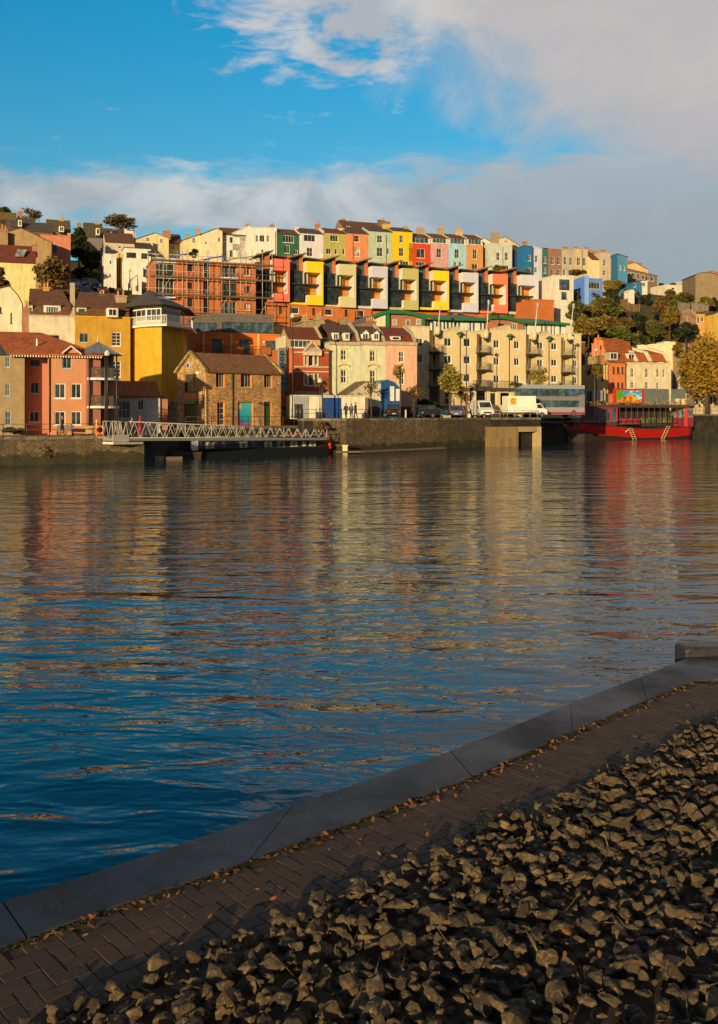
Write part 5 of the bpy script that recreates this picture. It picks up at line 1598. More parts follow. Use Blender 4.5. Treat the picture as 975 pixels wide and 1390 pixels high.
mb.slab([sk[0] + Vector((0, 0, .15)), sk[1] + Vector((0, 0, .15)), sk[1] + Vector((0, 1.4, 1.5)), sk[0] + Vector((0, 1.4, 1.5))], .08)
mb.build('skylight', GLW, R5)

# cream houses above the waterside
hs('white_gable_house', 'white painted gable wall with two slit windows at the left edge', 'house', 'C1', [(-40, 600), (62, 577), (120, 640), (146, 690)], 900, (118, 121), 8, render((.76, .70, .52)), [(3, 735, 14, 40, 'p', 'K'), (74, 788, 10, 70, 'p', 'K')], 'v', roofmat=MAROON_T)
t = thing('chimney_breast', tuple(P(*K('C1', 168, 860), 116)), 'tall orange brick chimney breast between the white gable and the mansard house', 'chimney')
mb = MB(); p0 = P(*K('C1', 145, 860), 116); p1 = P(*K('C1', 192, 715), 116); p2 = P(*K('C1', 165, 672), 116)
mb.box((p0.x, 116, 2), (p1.x - p0.x, .4, 0), (-.3, .8, 0), (0, 0, p1.z - 2)); mb.build('stack', CBRK, t)
mb = MB(); mb.tube((p2.x, 116.4, p1.z), (p2.x, 116.4, p2.z), .2, .16, 8); mb.build('chimney_pot', POT, t)
R6 = hs('mansard_house', 'cream and lavender rendered house with a brown mansard roof and ribbon dormer', 'house', 'C1', [(192, 772), (496, 776)], 1300, line(128, .3), 8, render((.66, .58, .46)), [(350, 930, 90, 64, 'c1', 'T')], None, roofmat=STB, chim=[(306, 586, 40, 20, POT, 2)])
f = root_f[R6.name]
zt = f.uz(*K('C1', 192, 772))[1]; zr = f.uz(*K('C1', 260, 690))[1]; zk = zr + 1.7
mb = MB()
fp = lambda a, z, d: f.pt(a, z, -d)
mb.slab([fp(.1, zt + .2, .25), fp(f.L - .5, zt + .2, .25), fp(f.L - .5, zr, 1.0), fp(.1, zr, 1.0)], .15)
mb.slab([fp(-.1, zr - .02, .8), fp(f.L - .5, zr - .02, .8), fp(f.L - 1.5, zk + .6, 4.4), fp(-.1, zk + .6, 4.4)], .15)
mb.slab([fp(-.1, zr - .02, 8), fp(f.L - .5, zr - .02, 8), fp(f.L - .5, zk + .6, 4.4), fp(-.1, zk + .6, 4.4)], .15)
mb.build('roof', BROWN_T, R6)
mb = MB(); mb.poly([fp(f.L - .45, zt, .1), fp(f.L, zt, .1), fp(f.L, zk + 1.2, 4.4), fp(f.L - .45, zk + 1.2, 4.4)])
mb.slab([fp(f.L - .6, zt + .1, .1), fp(f.L, zt + .1, .1), fp(f.L, zk + 1.5, 4.4), fp(f.L - .6, zk + 1.5, 4.4)], 2.2)
mb.build('gable_wall', STB, R6)
dormer(R6, 'C1', 345, 706, 766, 112, f.A.y + .9, STW, BROWN_T, 'c5', glm=GLB)
dormer(R6, 'C1', 206, 706, 756, 22, f.A.y + .5, STW, BROWN_T, 'c1')

# big yellow house with mansard and dormers, yellow faceted tower
YEL = render((.66, .38, .015)); YEL2 = render((.64, .37, .018))
R7 = hs('yellow_house', 'large ochre yellow house with brown mansard roof and two dormers', 'house', 'C2', [(398, 2), (690, 2)], 500, line(126, .3), 8, render((.52, .29, .03)), [(616, 118, 46, 72, 'g2', 'W'), (612, 276, 54, 84, 'g2', 'W'), (445, 110, 46, 50, 'c2', 'S')], None, roofmat=YEL, chim=[(690, -30, 60, 60, CSTK, 2)])
f = root_f[R7.name]
zt = f.uz(*K('C2', 398, 2))[1]; zr = f.uz(*K('C1', 600, 708))[1]; zk = f.uz(*K('C1', 600, 632))[1] + .8
mb = MB()
mb.slab([fp(.1, zt + .15, .2), fp(f.L - .1, zt + .15, .2), fp(f.L - .1, zr, 1.0), fp(.1, zr, 1.0)], .15)
mb.slab([fp(-.1, zr - .02, .8), fp(f.L, zr - .02, .8), fp(f.L - 1.2, zk, 4.4), fp(.5, zk, 4.4)], .15)
mb.slab([fp(-.1, zr - .02, 8), fp(f.L, zr - .02, 8), fp(f.L - 1.2, zk + .001, 4.4), fp(.5, zk + .001, 4.4)], .15)
mb.poly([fp(.1, zt, .2), fp(.1, zr, 1), fp(.5, zk, 4.4), fp(-.1, zr - .02, 8), fp(.1, zt, 8)])
mb.build('roof', BROWN_T, R7)
dormer(R7, 'C1', 540, 720, 775, 66, f.A.y + .6, STW, BROWN_T, 'c1', 'S', glm=GLB)
dormer(R7, 'C1', 745, 722, 780, 74, f.A.y + .3, STW, BROWN_T, 'c2')
chimney(R7, 'C1', 800, 640, 70, 60, f.A.y + 4, CSTK, 2)
chimney(R7, 'C1', 676, 640, 40, 20, f.A.y + 5, CBRK, 2)

# faceted tower
TW = thing('tower_house', tuple(P(*K('C2', 820, 340), 116)), 'bright yellow faceted tower house with a glazed lantern room and white balcony', 'tower')
YT = 116
plan = [K('C2', x)[0] for x in (686, 768, 856, 966)]
dep = [YT + 3.2, YT + .9, YT, YT + 4.4]
pv = [P(a, 0, d).to_2d() for a, d in zip(plan, dep)]
bk = [pv[3] + Vector((-.5, 6)), pv[0] + Vector((-.3, 7))]
zt = P(0, K('C2', 0, 50)[1], YT).z
poly = pv + bk
mb = MB()
for a, b_ in zip(poly, poly[1:] + poly[:1]): mb.poly([(a.x, a.y, 2), (b_.x, b_.y, 2), (b_.x, b_.y, zt), (a.x, a.y, zt)])
mb.poly([(q.x, q.y, zt) for q in poly]); mb.build('tower_wall', YEL2, TW)
cen = sum(poly, Vector((0, 0))) / len(poly)
# balcony deck: larger polygon
ex = [cen + (q - cen) * 1.22 + Vector((.5, 0)) for q in poly]
zd = zt
mb = MB(); mb.slab([(q.x, q.y, zd + .22) for q in ex], .24); bal = mb.build('balcony', WHR, TW)
mb = MB()
for a, b_ in zip(ex, ex[1:] + ex[:1]):
    a, b_ = cen + (a - cen) * .97, cen + (b_ - cen) * .97
    n = max(2, int((b_ - a).length / .22))
    for k in range(n):
        q = a.lerp(b_, k / n); mb.cbox((q.x, q.y, zd + .22), .05, .05, 1.05)
    mb.tube((a.x, a.y, zd + 1.3), (b_.x, b_.y, zd + 1.3), .045, n=5)
mb.build('railing', WHITE, bal)
inn = [cen + (q - cen) * .93 for q in poly]
zl = zt + .22; zh = zl + 2.3
mb = MB()
for a, b_ in zip(inn, inn[1:] + inn[:1]):
    mb.poly([(a.x, a.y, zl), (b_.x, b_.y, zl), (b_.x, b_.y, zl + .5), (a.x, a.y, zl + .5)])
    mb.poly([(a.x, a.y, zh - .25), (b_.x, b_.y, zh - .25), (b_.x, b_.y, zh), (a.x, a.y, zh)])
mb.build('lantern_wall', render((.66, .58, .4)), TW)
for a, b_ in zip(inn[:4], inn[1:4]):
    g = Fac(a, b_); window(g, .02, g.L - .02, zl + .5, zh - .25, 2, 0, 'W', TW, -.02, GL, fw=.12)
mb = MB()
ea = [cen + (q - cen) * 1.32 for q in poly]; apx = Vector((cen.x - 1.2, cen.y + .5, zh + 2.6))
low = [Vector((q.x, q.y, zh)) for q in ea]
for a, b_ in zip(low, low[1:] + low[:1]): mb.poly([a, b_, apx])
mb.poly(low[::-1]); mb.build('roof', SLATE, TW)
mb = MB()
for k in range(4):
    q = low[2].lerp(low[3], .15 + k * .17) * .62 + apx * .38
    d = (low[3] - low[2]).normalized(); up = (apx - low[2].lerp(low[3], .5)).normalized(); nn = d.cross(up)
    if nn.z < 0: nn = -nn
    mb.box(q + nn * .02, d * .75, up * .8, nn * .06)
mb.build('skylight', GLB, TW)

# ============================================================ WATERSIDE LEFT
WF = line(102, .35)
TAN = brick((.42, .29, .13), (.34, .22, .1)); 
hs('waterside_house', 'tan brick waterside house with slate blue hipped roof at the left edge', 'house', 'C2', [(-120, 204), (130, 204)], 625, WF, 8, TAN, [(40, 238, 22, 56, 's', 'S'), (40, 385, 22, 66, 's', 'S'), (42, 535, 30, 74, 's', 'S'), (-60, 385, 30, 66, 's'), (-60, 535, 30, 74, 's')], ('u', 150, 'hip'), roofmat=tiles((.07, .11, .16), .4, .3), rec=.12, zb=2.3)
PNK = render((.56, .25, .13), .9, .25); PNK_SHADE = render((.5, .2, .14), .9, .25)  # second pink is a mauve copy, recess shade partly put into its colour
R8 = hs('waterside_house', 'salmon pink waterside house with an orange tiled roof and balconied corner', 'house', 'C2', [(254, 206), (456, 206)], 625, lambda x: WF(x) - .2, 9, PNK,
        [(354, 244, 50, 60, 'c2', 'S'), (317, 392, 58, 78, 'c2'), (403, 392, 54, 78, 'c2'), (317, 536, 58, 72, 'c2'), (403, 536, 54, 72, 'c2')], 'flat', zb=2.3, roofmat=RED_T, rec=.12, pipes=[(262, 215, 610)])
f8 = root_f[R8.name]
f9 = Fac(P(K('C2', 120)[0], 0, WF(K('C2', 120)[0]) + 1.75).to_2d(), P(K('C2', 258)[0], 0, WF(K('C2', 258)[0]) + 1.75).to_2d())
mb = MB(); zt8 = f8.uz(*K('C2', 254, 206))[1]
ops = mkwins(f9, 'C2', [(185, 244, 54, 38, 'c2', 'S'), (183, 376, 46, 60, 'c2', 'S'), (181, 529, 54, 58, 'c2', 'W')])
wallgrid(mb, f9, f9.L, 2.3, [(0, zt8), (f9.L, zt8)], [o_[:4] for o_ in ops], .12)
mb.build('recessed_wall', PNK_SHADE, R8); putwins(f9, ops, [], R8, .12)
# right return
fr9 = Fac(f8.B + f8.u * 1.4 - f8.n * .5, f8.B + f8.u * 1.4 - f8.n * 6)
mb = MB(); mb.box((f8.B.x, f8.B.y, 2.3), f8.u.to_3d() * 1.4 - f8.n.to_3d() * .5, -f8.n.to_3d() * 7, Vector((0, 0, zt8 - 2.3))); mb.build('side_wall', PNK_SHADE, R8)
# orange hipped roof over everything
e = .45
aL = -(f8.A - f9.A).length - .6; aR = f8.L + 1.6
mb = MB()
zr = P(0, K('C2', 0, 95)[1], f8.A.y + 5).z
q0, q1, q2, q3 = f8.pt(aL, zt8, e), f8.pt(aR, zt8, e), f8.pt(aR, zt8, -10), f8.pt(aL, zt8, -10)
r0, r1 = f8.pt(aL - 1.5, zr, -5), f8.pt(aR - 5.6, zr, -5)
for pl in ([q0, q1, r1, r0], [q1, q2, r1], [q2, q3, r0, r1], [q3, q0, r0]): mb.poly([p_ + Vector((0, 0, .18)) for p_ in pl])
mb.box(q0, q1 - q0, q3 - q0, Vector((0, 0, .17)))
mb.build('roof', RED_T, R8)
mb = MB()
for k in range(34):
    a_ = aL + .3 + (aR - aL - .6) * k / 33; mb.box(f8.pt(a_, zt8 - .16, e - .03), f8.u.to_3d() * .12, -f8.n.to_3d() * .5, Vector((0, 0, .15)))
mb.build('rafter_ends', WHITE, R8)
# little gable dormer over the right bay
g0, zg = f8.uz(*K('C2', 326, 192)); g1, _ = f8.uz(*K('C2', 428, 192)); gm_, zp = f8.uz(*K('C2', 375, 152))
mb = MB(); mb.slab([f8.pt(g0, zg, .75), f8.pt(gm_, zp, .75), f8.pt(gm_, zp, -3), f8.pt(g0, zg, -3)], .14, 1); mb.slab([f8.pt(g1, zg, .75), f8.pt(gm_, zp + .001, .75), f8.pt(gm_, zp + .001, -3), f8.pt(g1, zg, -3)], .14, 1)
mb.poly([f8.pt(g0 + .15, zg, .5), f8.pt(g1 - .15, zg, .5), f8.pt(gm_, zp - .1, .5)], 0)
mb.build('gable', [PNK, RED_T], R8)
mb = MB(); mb.tube(f8.pt(g0, zg - .1, .80), f8.pt(gm_, zp - .1, .80), .07, n=5); mb.tube(f8.pt(g1, zg - .1, .80), f8.pt(gm_, zp - .1, .80), .07, n=5); mb.build('bargeboard', WHITE, R8)
# roof vent
a_, z_ = f8.uz(*K('C2', 197, 160)); mb = MB(); mb.tube(f8.pt(a_, z_ - .2, -1.5), f8.pt(a_, z_ + .9, -1.5), .09); mb.build('flue', WHITE, R8)

# balconied round corner
BT = thing('balcony_tower', tuple(f8.pt(f8.L + 3.2, 2.5, -1)), 'rounded balcony tower with grey metal pointed roof on thin posts beside the pink house', 'tower')
bc = P(133, 0, 94.6).to_2d()
rad = 2.05; ZB = 2.5
mb = MB(); zc = [f8.uz(*K('C2', 500, y_))[1] for y_ in (472, 322)]
ztop = f8.uz(*K('C2', 500, 196))[1]
import itertools
for z_ in zc:
    ring = [(bc.x + rad * math.cos(a), bc.y + rad * math.sin(a), z_) for a in [R(200 + 10 * k) for k in range(22)]]
    mb = MB(); mb.slab(ring, .22); bo = mb.build('balcony', WHR, BT)
    mb = MB()
    for k in range(56):
        a = R(205 + 200 * k / 55); q = Vector((bc.x + rad * .96 * math.cos(a), bc.y + rad * .96 * math.sin(a), z_)); mb.cbox(q, .03, .03, 1.0)
    for k in range(20):
        a, b_ = R(205 + 10 * k), R(215 + 10 * k); mb.tube((bc.x + rad * .96 * math.cos(a), bc.y + rad * .96 * math.sin(a), z_ + 1), (bc.x + rad * .96 * math.cos(b_), bc.y + rad * .96 * math.sin(b_), z_ + 1), .035, n=5)
    mb.build('railing', DARK, bo)
    # planters of red and green on balcony
    mb = MB(); rg = random.Random(5)
    for k in range(160):
        a = R(rg.uniform(230, 330)); q = Vector((bc.x + rad * .88 * math.cos(a), bc.y + rad * .88 * math.sin(a), z_ + rg.uniform(.2, .75))); d = Vector((rg.gauss(0, 1), rg.gauss(0, 1), rg.gauss(0, 1))).normalized() * .12; e_ = d.orthogonal().normalized() * .07
        mb.poly([q - d, q + e_, q + d, q - e_], 0 if k % 3 else 1)
    mb.build('planting', [leafmat((.10, .10, .03), (.2, .14, .03)), paint((.45, .06, .02), .7)], bo, uv=False)
for a in (215, 262, 305, 345):
    mb = MB(); q = (bc.x + rad * math.cos(R(a)), bc.y + rad * math.sin(R(a))); mb.tube((q[0], q[1], ZB), (q[0], q[1], ztop), .08, n=8); mb.build('post', DARK, BT)
mb = MB(); mb.tube((bc.x, bc.y + 1.0, ZB), (bc.x, bc.y + 1.0, ztop), 1.3, n=14); mb.build('core_wall', render((.32, .14, .07)), BT)
mb = MB()
n = 16; top = Vector((bc.x, bc.y, ztop + 1.25)); rr = rad * 1.2
for k in range(n):
    a, b_ = 2 * math.pi * k / n, 2 * math.pi * (k + 1) / n
    pa, pb = Vector((bc.x + rr * math.cos(a), bc.y + rr * math.sin(a), ztop)), Vector((bc.x + rr * math.cos(b_), bc.y + rr * math.sin(b_), ztop))
    mb.poly([pa, pb, top]); mb.poly([pb, pa, Vector((bc.x, bc.y, ztop))]); mb.tube(pa, top, .05, n=5)
mb.build('roof', paint((.30, .31, .33), .4, .5), BT)
mb = MB(); mb.tube(top - Vector((0, 0, .2)), top + Vector((0, 0, 1.1)), .08, .02, 8); mb.tube(top + Vector((0, 0, .1)), top + Vector((0, 0, .3)), .2, .05, 8); mb.build('finial', paint((.55, .5, .4), .4), BT)

# low house with red roof behind the gangway landing
R9 = hs('low_house', 'low white walled house with red tiled roof and french window behind the gangway', 'house', 'C2', [(575, 420), (848, 420)], 640, (101, 105), 7, render((.62, .6, .58)), [(657, 492, 66, 92, 'c3h', 'W', {'gl': GLB}), (745, 468, 32, 54, 'c2', 'W')], ('u', 346), roofmat=RED_T, zb=2.4)
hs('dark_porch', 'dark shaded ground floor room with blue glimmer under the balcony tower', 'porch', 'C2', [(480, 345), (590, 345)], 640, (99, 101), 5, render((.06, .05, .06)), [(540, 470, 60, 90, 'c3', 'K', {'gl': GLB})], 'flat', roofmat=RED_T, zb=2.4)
t = hs('brick_pier', 'freestanding tall orange brick pier left of the dock house', 'pier', 'C2', [(848, 422), (888, 422)], 640, (103, 103.6), .7, brick((.58, .17, .05)), [], 'flat', roofmat=CSTK, zb=2.8)
hs('ruin_wall', 'short rough stone wall stub between the orange pier and the dock house', 'wall', 'C2', [(889, 470), (905, 440), (925, 452), (942, 430)], 640, (105, 106.5), .6, stone((.34, .24, .13), .4, .25), [], None, roofmat=CSTK, zb=2.8)

# ============================================================ DOCK HOUSE
DKB = stone((.64, .37, .15), .34, .17, 'dock_house_stone')
A = Vector((-17.4, 109)); be = R(40); U2 = Vector((math.cos(be), math.sin(be)))
fd = Fac(A, A + U2 * 10.4)
OR = render((.72, .24, .04), .7, .1)
DH = thing('dock_house', (A.x, A.y, 3.1), 'stone dock house with brown tiled gable roof, orange window reveals and green doors', 'house')
dw = 6.6; zb = 3.0
ze = fd.uz(*K('D1', 525, 392))[1]; zr = 11.55
back = A - fd.n * dw
fg = Fac(back, A)
lw = [(596, 434, 50, 74, 'c4', 'T'), (728, 434, 60, 74, 'c4', 'T'), (840, 438, 46, 70, 'c4', 'T'), (600, 606, 44, 116, 'g2', 'W'), (724, 612, 84, 128, 'p', 'O'), (838, 612, 42, 132, 'p', 'N')]
ops = mkwins(fd, 'D1', lw)
gops = mkwins(fg, 'D1', [(444, 450, 66, 90, 'g', 'N'), (444, 602, 66, 118, 'c1', 'N')])
mb = MB()
wallgrid(mb, fd, fd.L, zb, [(0, ze), (fd.L, ze)], [o_[:4] for o_ in ops], .35)
wallgrid(mb, fg, fg.L, zb, [(0, ze), (fg.L / 2, zr), (fg.L, ze)], [o_[:4] for o_ in gops], .3)
fe = Fac(A + U2 * 10.4, A + U2 * 10.4 - fd.n * dw); wallgrid(mb, fe, fe.L, zb, [(0, ze), (fe.L / 2, zr), (fe.L, ze)], [], .3)
fb = Fac(fe.B, back); wallgrid(mb, fb, fb.L, zb, [(0, ze), (fb.L, ze)], [], .3)
mb.build('wall', DKB, DH)
# orange jamb reveals
for g_, oo_ in ((fd, ops), (fg, gops)):
    for a0, a1, z0, z1, st, fr, opt in oo_:
        for x0 in (a0 + .003, a1 - .063):
            mb = MB(); mb.box(g_.pt(x0, z0 + .003, .015), g_.u.to_3d() * .06, -g_.n.to_3d() * .33, Vector((0, 0, z1 - z0 - .006))); mb.build('jamb', OR, DH)
putwins(fd, ops[:4], [], DH, .33)
a0, a1, z0, z1 = ops[4][:4]
# mural panel: coral reef-like abstract in turquoise, magenta and blue
m, nt, b = newmat('mural')
u_ = nd(nt, 'ShaderNodeTexCoord').outputs['Generated']
sp = nd(nt, 'ShaderNodeSeparateXYZ'); nt.links.new(u_, sp.inputs[0])
nz = noise(nt, u_, 3.5, 4, .6)
def mm(op, a, b_=None):
    n = nt.nodes.new('ShaderNodeMath'); n.operation = op
    for i, v in enumerate((a, b_)):
        if v is None: continue
        if hasattr(v, 'is_linked'): nt.links.new(v, n.inputs[i])
        else: n.inputs[i].default_value = v
    return n.outputs[0]
c0 = mixc(nt, ramp(nt, sp.outputs[2], [(.3, 0.0), (.9, 1.0)]), (.01, .28, .42), (.05, .50, .55))
fld = mm('ADD', mm('ADD', mm('MULTIPLY', sp.outputs[0], 1.3), mm('MULTIPLY', sp.outputs[2], .9)), mm('MULTIPLY', mm('SUBTRACT', nz, .5), 1.3))
c1 = mixc(nt, ramp(nt, fld, [(.60, 1.0), (.66, 0.0)]), c0, (.02, .10, .35))
c1 = mixc(nt, ramp(nt, fld, [(.42, 1.0), (.50, 0.0)]), c1, (.55, .02, .16))
gd = mm('ADD', sp.outputs[2], mm('MULTIPLY', mm('SUBTRACT', nz, .5), .3))
c1 = mixc(nt, ramp(nt, gd, [(.08, 1.0), (.16, 0.0)]), c1, (.50, .01, .08))
nt.links.new(c1, b.inputs['Base Color']); b.inputs['Roughness'].default_value = .6
mb = MB(); mb.box(fd.pt(a0 + .07, z0 + .03, -.22), fd.u.to_3d() * (a1 - a0 - .14), -fd.n.to_3d() * .05, Vector((0, 0, z1 - z0 - .06))); mu = mb.build('mural_door', m, DH)
mb = MB()
cf = fd.pt(a0 + .55, z1 - .5, -.2)
for k in range(5):
    a_ = 2 * math.pi * k / 5; q = cf + fd.u.to_3d() * .18 * math.cos(a_) + Vector((0, 0, .18 * math.sin(a_)))
    mb.tube(q, q + fd.n.to_3d() * .02, .13, n=10)
mb.tube(cf, cf + fd.n.to_3d() * .03, .08, n=8, mi=1)
mb.build('painted_flower', [paint((.7, .35, .3), .6), paint((.7, .5, .3), .6)], mu, uv=False)
a0, a1, z0, z1 = ops[5][:4]
GD = wood((.012, .10, .07), .18, True, 'green_boards')
mb = MB(); mb.box(fd.pt(a0 + .07, z0, -.2), fd.u.to_3d() * (a1 - a0 - .14), -fd.n.to_3d() * .06, Vector((0, 0, z1 - z0 - .01))); d_ = mb.build('door', GD, DH)
mb = MB(); mb.tube(fd.pt(a0 + .2, z0 + 1.05, -.15), fd.pt(a0 + .35, z0 + 1.05, -.15), .03, n=6); mb.build('handle', DARK, d_)
putwins(fg, gops[:1], [], DH, .28)
a0, a1, z0, z1 = gops[1][:4]
mb = MB(); mb.box(fg.pt(a0 + .07, z0, -.15), fg.u.to_3d() * (a1 - a0 - .14), -fg.n.to_3d() * .06, Vector((0, 0, z1 - z0 - .3))); d_ = mb.build('door', wood((.06, .10, .012), .2, True, 'olive_boards'), DH, )
mb = MB(); mb.tube(fg.pt((a0 + a1) / 2 + .1, z0 + 1.1, -.13), fg.pt((a0 + a1) / 2 + .1, z0 + 1.4, -.13), .03, n=6); mb.build('handle', WHITE, d_)
_, zs1 = fg.uz(*K('D1', 444, 498)); _, zs0 = fg.uz(*K('D1', 444, 542))
mb = MB(); mb.box(fg.pt(a0, zs0, .04), fg.u.to_3d() * (a1 - a0), -fg.n.to_3d() * .1, Vector((0, 0, zs1 - zs0))); mb.build('spandrel_boards', wood((.72, .27, .04), .16), DH)
mb = MB(); mb.box(fg.pt(a0 - .1, z1 - .3, .09), fg.u.to_3d() * (a1 - a0 + .2), -fg.n.to_3d() * .1, Vector((0, 0, .32))); lt = mb.build('fascia', paint((.05, .06, .05), .5), DH)
put_text('Bar & Kitchen', .3, fg, (a0 + a1) / 2, z1 - .22, .11, WHITE, DH, sx=.8, name='fascia_lettering') if False else None
# row of pale letter blocks over the door (unreadable at this distance)
mb = MB()
for k in range(11):
    if k == 5: continue
    x0 = a0 + .05 + (a1 - a0 - .1) * k / 11
    hh_ = .2 if k in (0, 6) else .14
    mb.box(fg.pt(x0, z1 - .22, .105), fg.u.to_3d() * .11, -fg.n.to_3d() * .012, Vector((0, 0, hh_)))
mb.build('fascia_lettering', WHITE, lt)
# round sign and floodlight
a_, z_ = fg.uz(*K('D1', 437, 360)); mb = MB(); mb.tube(fg.pt(a_, z_, .01), fg.pt(a_, z_, .1), .42, n=20); s_ = mb.build('round_sign', paint((.5, .5, .58), .4), DH)
mb = MB(); mb.tube(fg.pt(a_ - .05, z_, .1), fg.pt(a_ - .05, z_, .13), .26, n=16); mb.build('sign_emblem', paint((.05, .05, .3), .4), s_)
a_, z_ = fg.uz(*K('D1', 487, 398)); mb = MB(); mb.cbox(fg.pt(a_, z_ - .15, .15), .3, .25, .28); mb.build('floodlight', WHITE, DH)
a_, z1_ = fd.uz(*K('D1', 658, 392)); mb = MB(); mb.tube(fd.pt(a_, zb, .08), fd.pt(a_, ze, .08), .06, n=8); mb.build('drainpipe', DARK, DH)
a_, z_ = fd.uz(*K('D1', 790, 553)); mb = MB(); mb.tube(fd.pt(a_, z_, .0), fd.pt(a_, z_ + .1, .5), .04, n=6); mb.tube(fd.pt(a_, z_ + .1, .5), fd.pt(a_, z_ - .1, .6), .18, .1, 8); mb.build('wall_lamp', DARK, DH)
mb = MB()
q = lambda a, z, d: fd.pt(a, z, -d)
mb.slab([q(-.05, ze + .02, -.35), q(10.3, ze + .02, -.35), q(10.3, zr + .15, dw / 2), q(-.05, zr + .15, dw / 2)], .16)
mb.slab([q(-.05, ze + .02, dw + .35), q(10.3, ze + .02, dw + .35), q(10.3, zr + .149, dw / 2), q(-.05, zr + .149, dw / 2)], .16)
mb.build('roof', tiles((.30, .13, .055), .28, .26), DH)
for x0 in (-.32, 10.32):
    mb = MB()
    mb.slab([q(x0, ze + .22, -.4), q(x0 + .34, ze + .22, -.4), q(x0 + .34, zr + .36, dw / 2), q(x0, zr + .36, dw / 2)], .3)
    mb.slab([q(x0, ze + .22, dw + .4), q(x0 + .34, ze + .22, dw + .4), q(x0 + .34, zr + .359, dw / 2), q(x0, zr + .359, dw / 2)], .3)
    mb.build('gable_coping', stone((.42, .34, .12), .8, .4, 'mossy_coping'), DH)

# ============================================================ ORANGE TERRACED BUILDING + DARK PENTHOUSE + BANNER
OL = line(140, .3)
ob = hs('restaurant_building', 'orange rendered building with cream pilasters and tall dark windows behind the dock house', 'building', 'D1', [(458, 190), (925, 206)], 640, OL, 8, render((.64, .17, .03)), [(580, 262, 56, 74, 'c1', 'K', {'gl': GLB}), (722, 266, 54, 76, 'c1', 'K', {'gl': GLB}), (856, 268, 54, 68, 'c1', 'K', {'gl': GLB})], 'flat', roofmat=render((.6, .2, .05)), right=[])
fo = root_f[ob.name]
for x in (510, 652, 790):
    a_, z1 = fo.uz(*K('D1', x, 200)); _, z0 = fo.uz(*K('D1', x, 305)); mb = MB(); mb.box(fo.pt(a_ - .16, z0, .14), fo.u.to_3d() * .34, -fo.n.to_3d() * .138, Vector((0, 0, z1 - z0))); mb.build('pilaster', render((.72, .48, .14)), ob)
for x in (610, 680, 745, 818, 905):
    a_, z_ = fo.uz(*K('D1', x, 242)); mb = MB(); mb.cbox(fo.pt(a_, z_ - .12, .12), .2, .2, .24); mb.build('wall_lamp', WHITE, ob)
mb = MB(); a0, z_ = fo.uz(*K('D1', 465, 262)); a1 = fo.L
for k in range(60):
    a_ = a0 + (a1 - a0) * k / 59; mb.box(fo.pt(a_, z_ - 1.1, 1.5), fo.u.to_3d() * .04, -fo.n.to_3d() * .04, Vector((0, 0, 1.1)))
mb.box(fo.pt(a0, z_, 1.5), fo.u.to_3d() * (a1 - a0), -fo.n.to_3d() * .06, Vector((0, 0, .06))); mb.build('railing', DARK, ob)
for x0, x1 in ((648, 708), (800, 848)):
    a0, z1 = fo.uz(*K('D1', x0, 266)); a1, z0 = fo.uz(*K('D1', x1, 306)); mb = MB(); mb.box(fo.pt(a0, z0, 1.3), fo.u.to_3d() * (a1 - a0), -fo.n.to_3d() * .1, Vector((0, 0, z1 - z0))); mb.build('balcony_panel', render((.72, .24, .04)), ob)
hs('dark_penthouse', 'dark grey penthouse with a long strip of glazing above the orange restaurant building', 'building', 'C3', [(376, 668), (525, 652), (848, 668)], 770, line(146, .3), 7, render((.13, .12, .115)), [(443, 728, 130, 54, 'c5', 'K', {'gl': GLB}), (690, 730, 300, 62, 'c8', 'K', {'gl': GLB})], 'v', roofmat=paint((.2, .19, .18)))
# orange end wall and banner right of the dock house
of = hs('end_wall', 'narrow orange rendered house end carrying the tall pale blue banner', 'building', 'D2', [(118, 232), (176, 232)], 600, (127, 129), 7, render((.62, .16, .03)), [], 'flat', roofmat=render((.7, .3, .1)), zb=3.0)
ff = Fac(P(K('D2', 80)[0], 0, 125.0).to_2d(), P(K('D2', 128)[0], 0, 126.5).to_2d())
z1 = ff.uz(*K('D2', 100, 231))[1]; z0 = ff.uz(*K('D2', 100, 492))[1]
bn_ = thing('banner', tuple(ff.pt(0, z0)), 'tall vertical pale blue banner reading docks in dark letters behind the dock house', 'banner')
m, nt, b = newmat('banner_print')
u_ = nd(nt, 'ShaderNodeTexCoord').outputs['Generated']; sp = nd(nt, 'ShaderNodeSeparateXYZ'); nt.links.new(u_, sp.inputs[0])
nt.links.new(ramp(nt, sp.outputs[2], [(.3, (.02, .28, .5)), (.6, (.3, .5, .6)), (1.0, (.5, .6, .64))]), b.inputs['Base Color'])
mb = MB(); mb.box(ff.pt(0, z0, 0), ff.u.to_3d() * ff.L, -ff.n.to_3d() * .06, Vector((0, 0, z1 - z0))); mb.build('banner_sheet', m, bn_)
put_text('docks', 1.45, ff, ff.L * .22, z1 - 2.0, .03, paint((.03, .05, .06)), bn_, R(-90))
mb = MB()
cc = ff.pt(ff.L * .55, z0 + (z1 - z0) * .52, .02)
for k in range(5):
    a_ = R(200 + k * 55); mb.tube(cc + ff.u.to_3d() * .55 * math.cos(a_) + Vector((0, 0, .75 * math.sin(a_))), cc + ff.u.to_3d() * .2 * math.cos(a_ + 1) + Vector((0, 0, .3 * math.sin(a_ + 1))), .09, n=5)
for k in range(4): mb.box(ff.pt(ff.L * .3, z0 + .8 + k * .75, .02), ff.u.to_3d() * ff.L * .4, -ff.n.to_3d() * .01, Vector((0, 0, .35)))
mb.build('banner_print', paint((.04, .07, .09)), bn_)
mb = MB(); mb.tube(ff.pt(ff.L + .1, z0 - 3, -.05), ff.pt(ff.L + .1, z1 + .3, -.05), .06, n=6); mb.build('banner_pole', DARK, bn_)
hs('white_return', 'cream upper wall between the orange building and the red brick house', 'wall', 'D2', [(116, 162), (176, 168)], 240, (130, 131), 5, render((.74, .66, .46)), [], 'flat', roofmat=STW, zt=None)

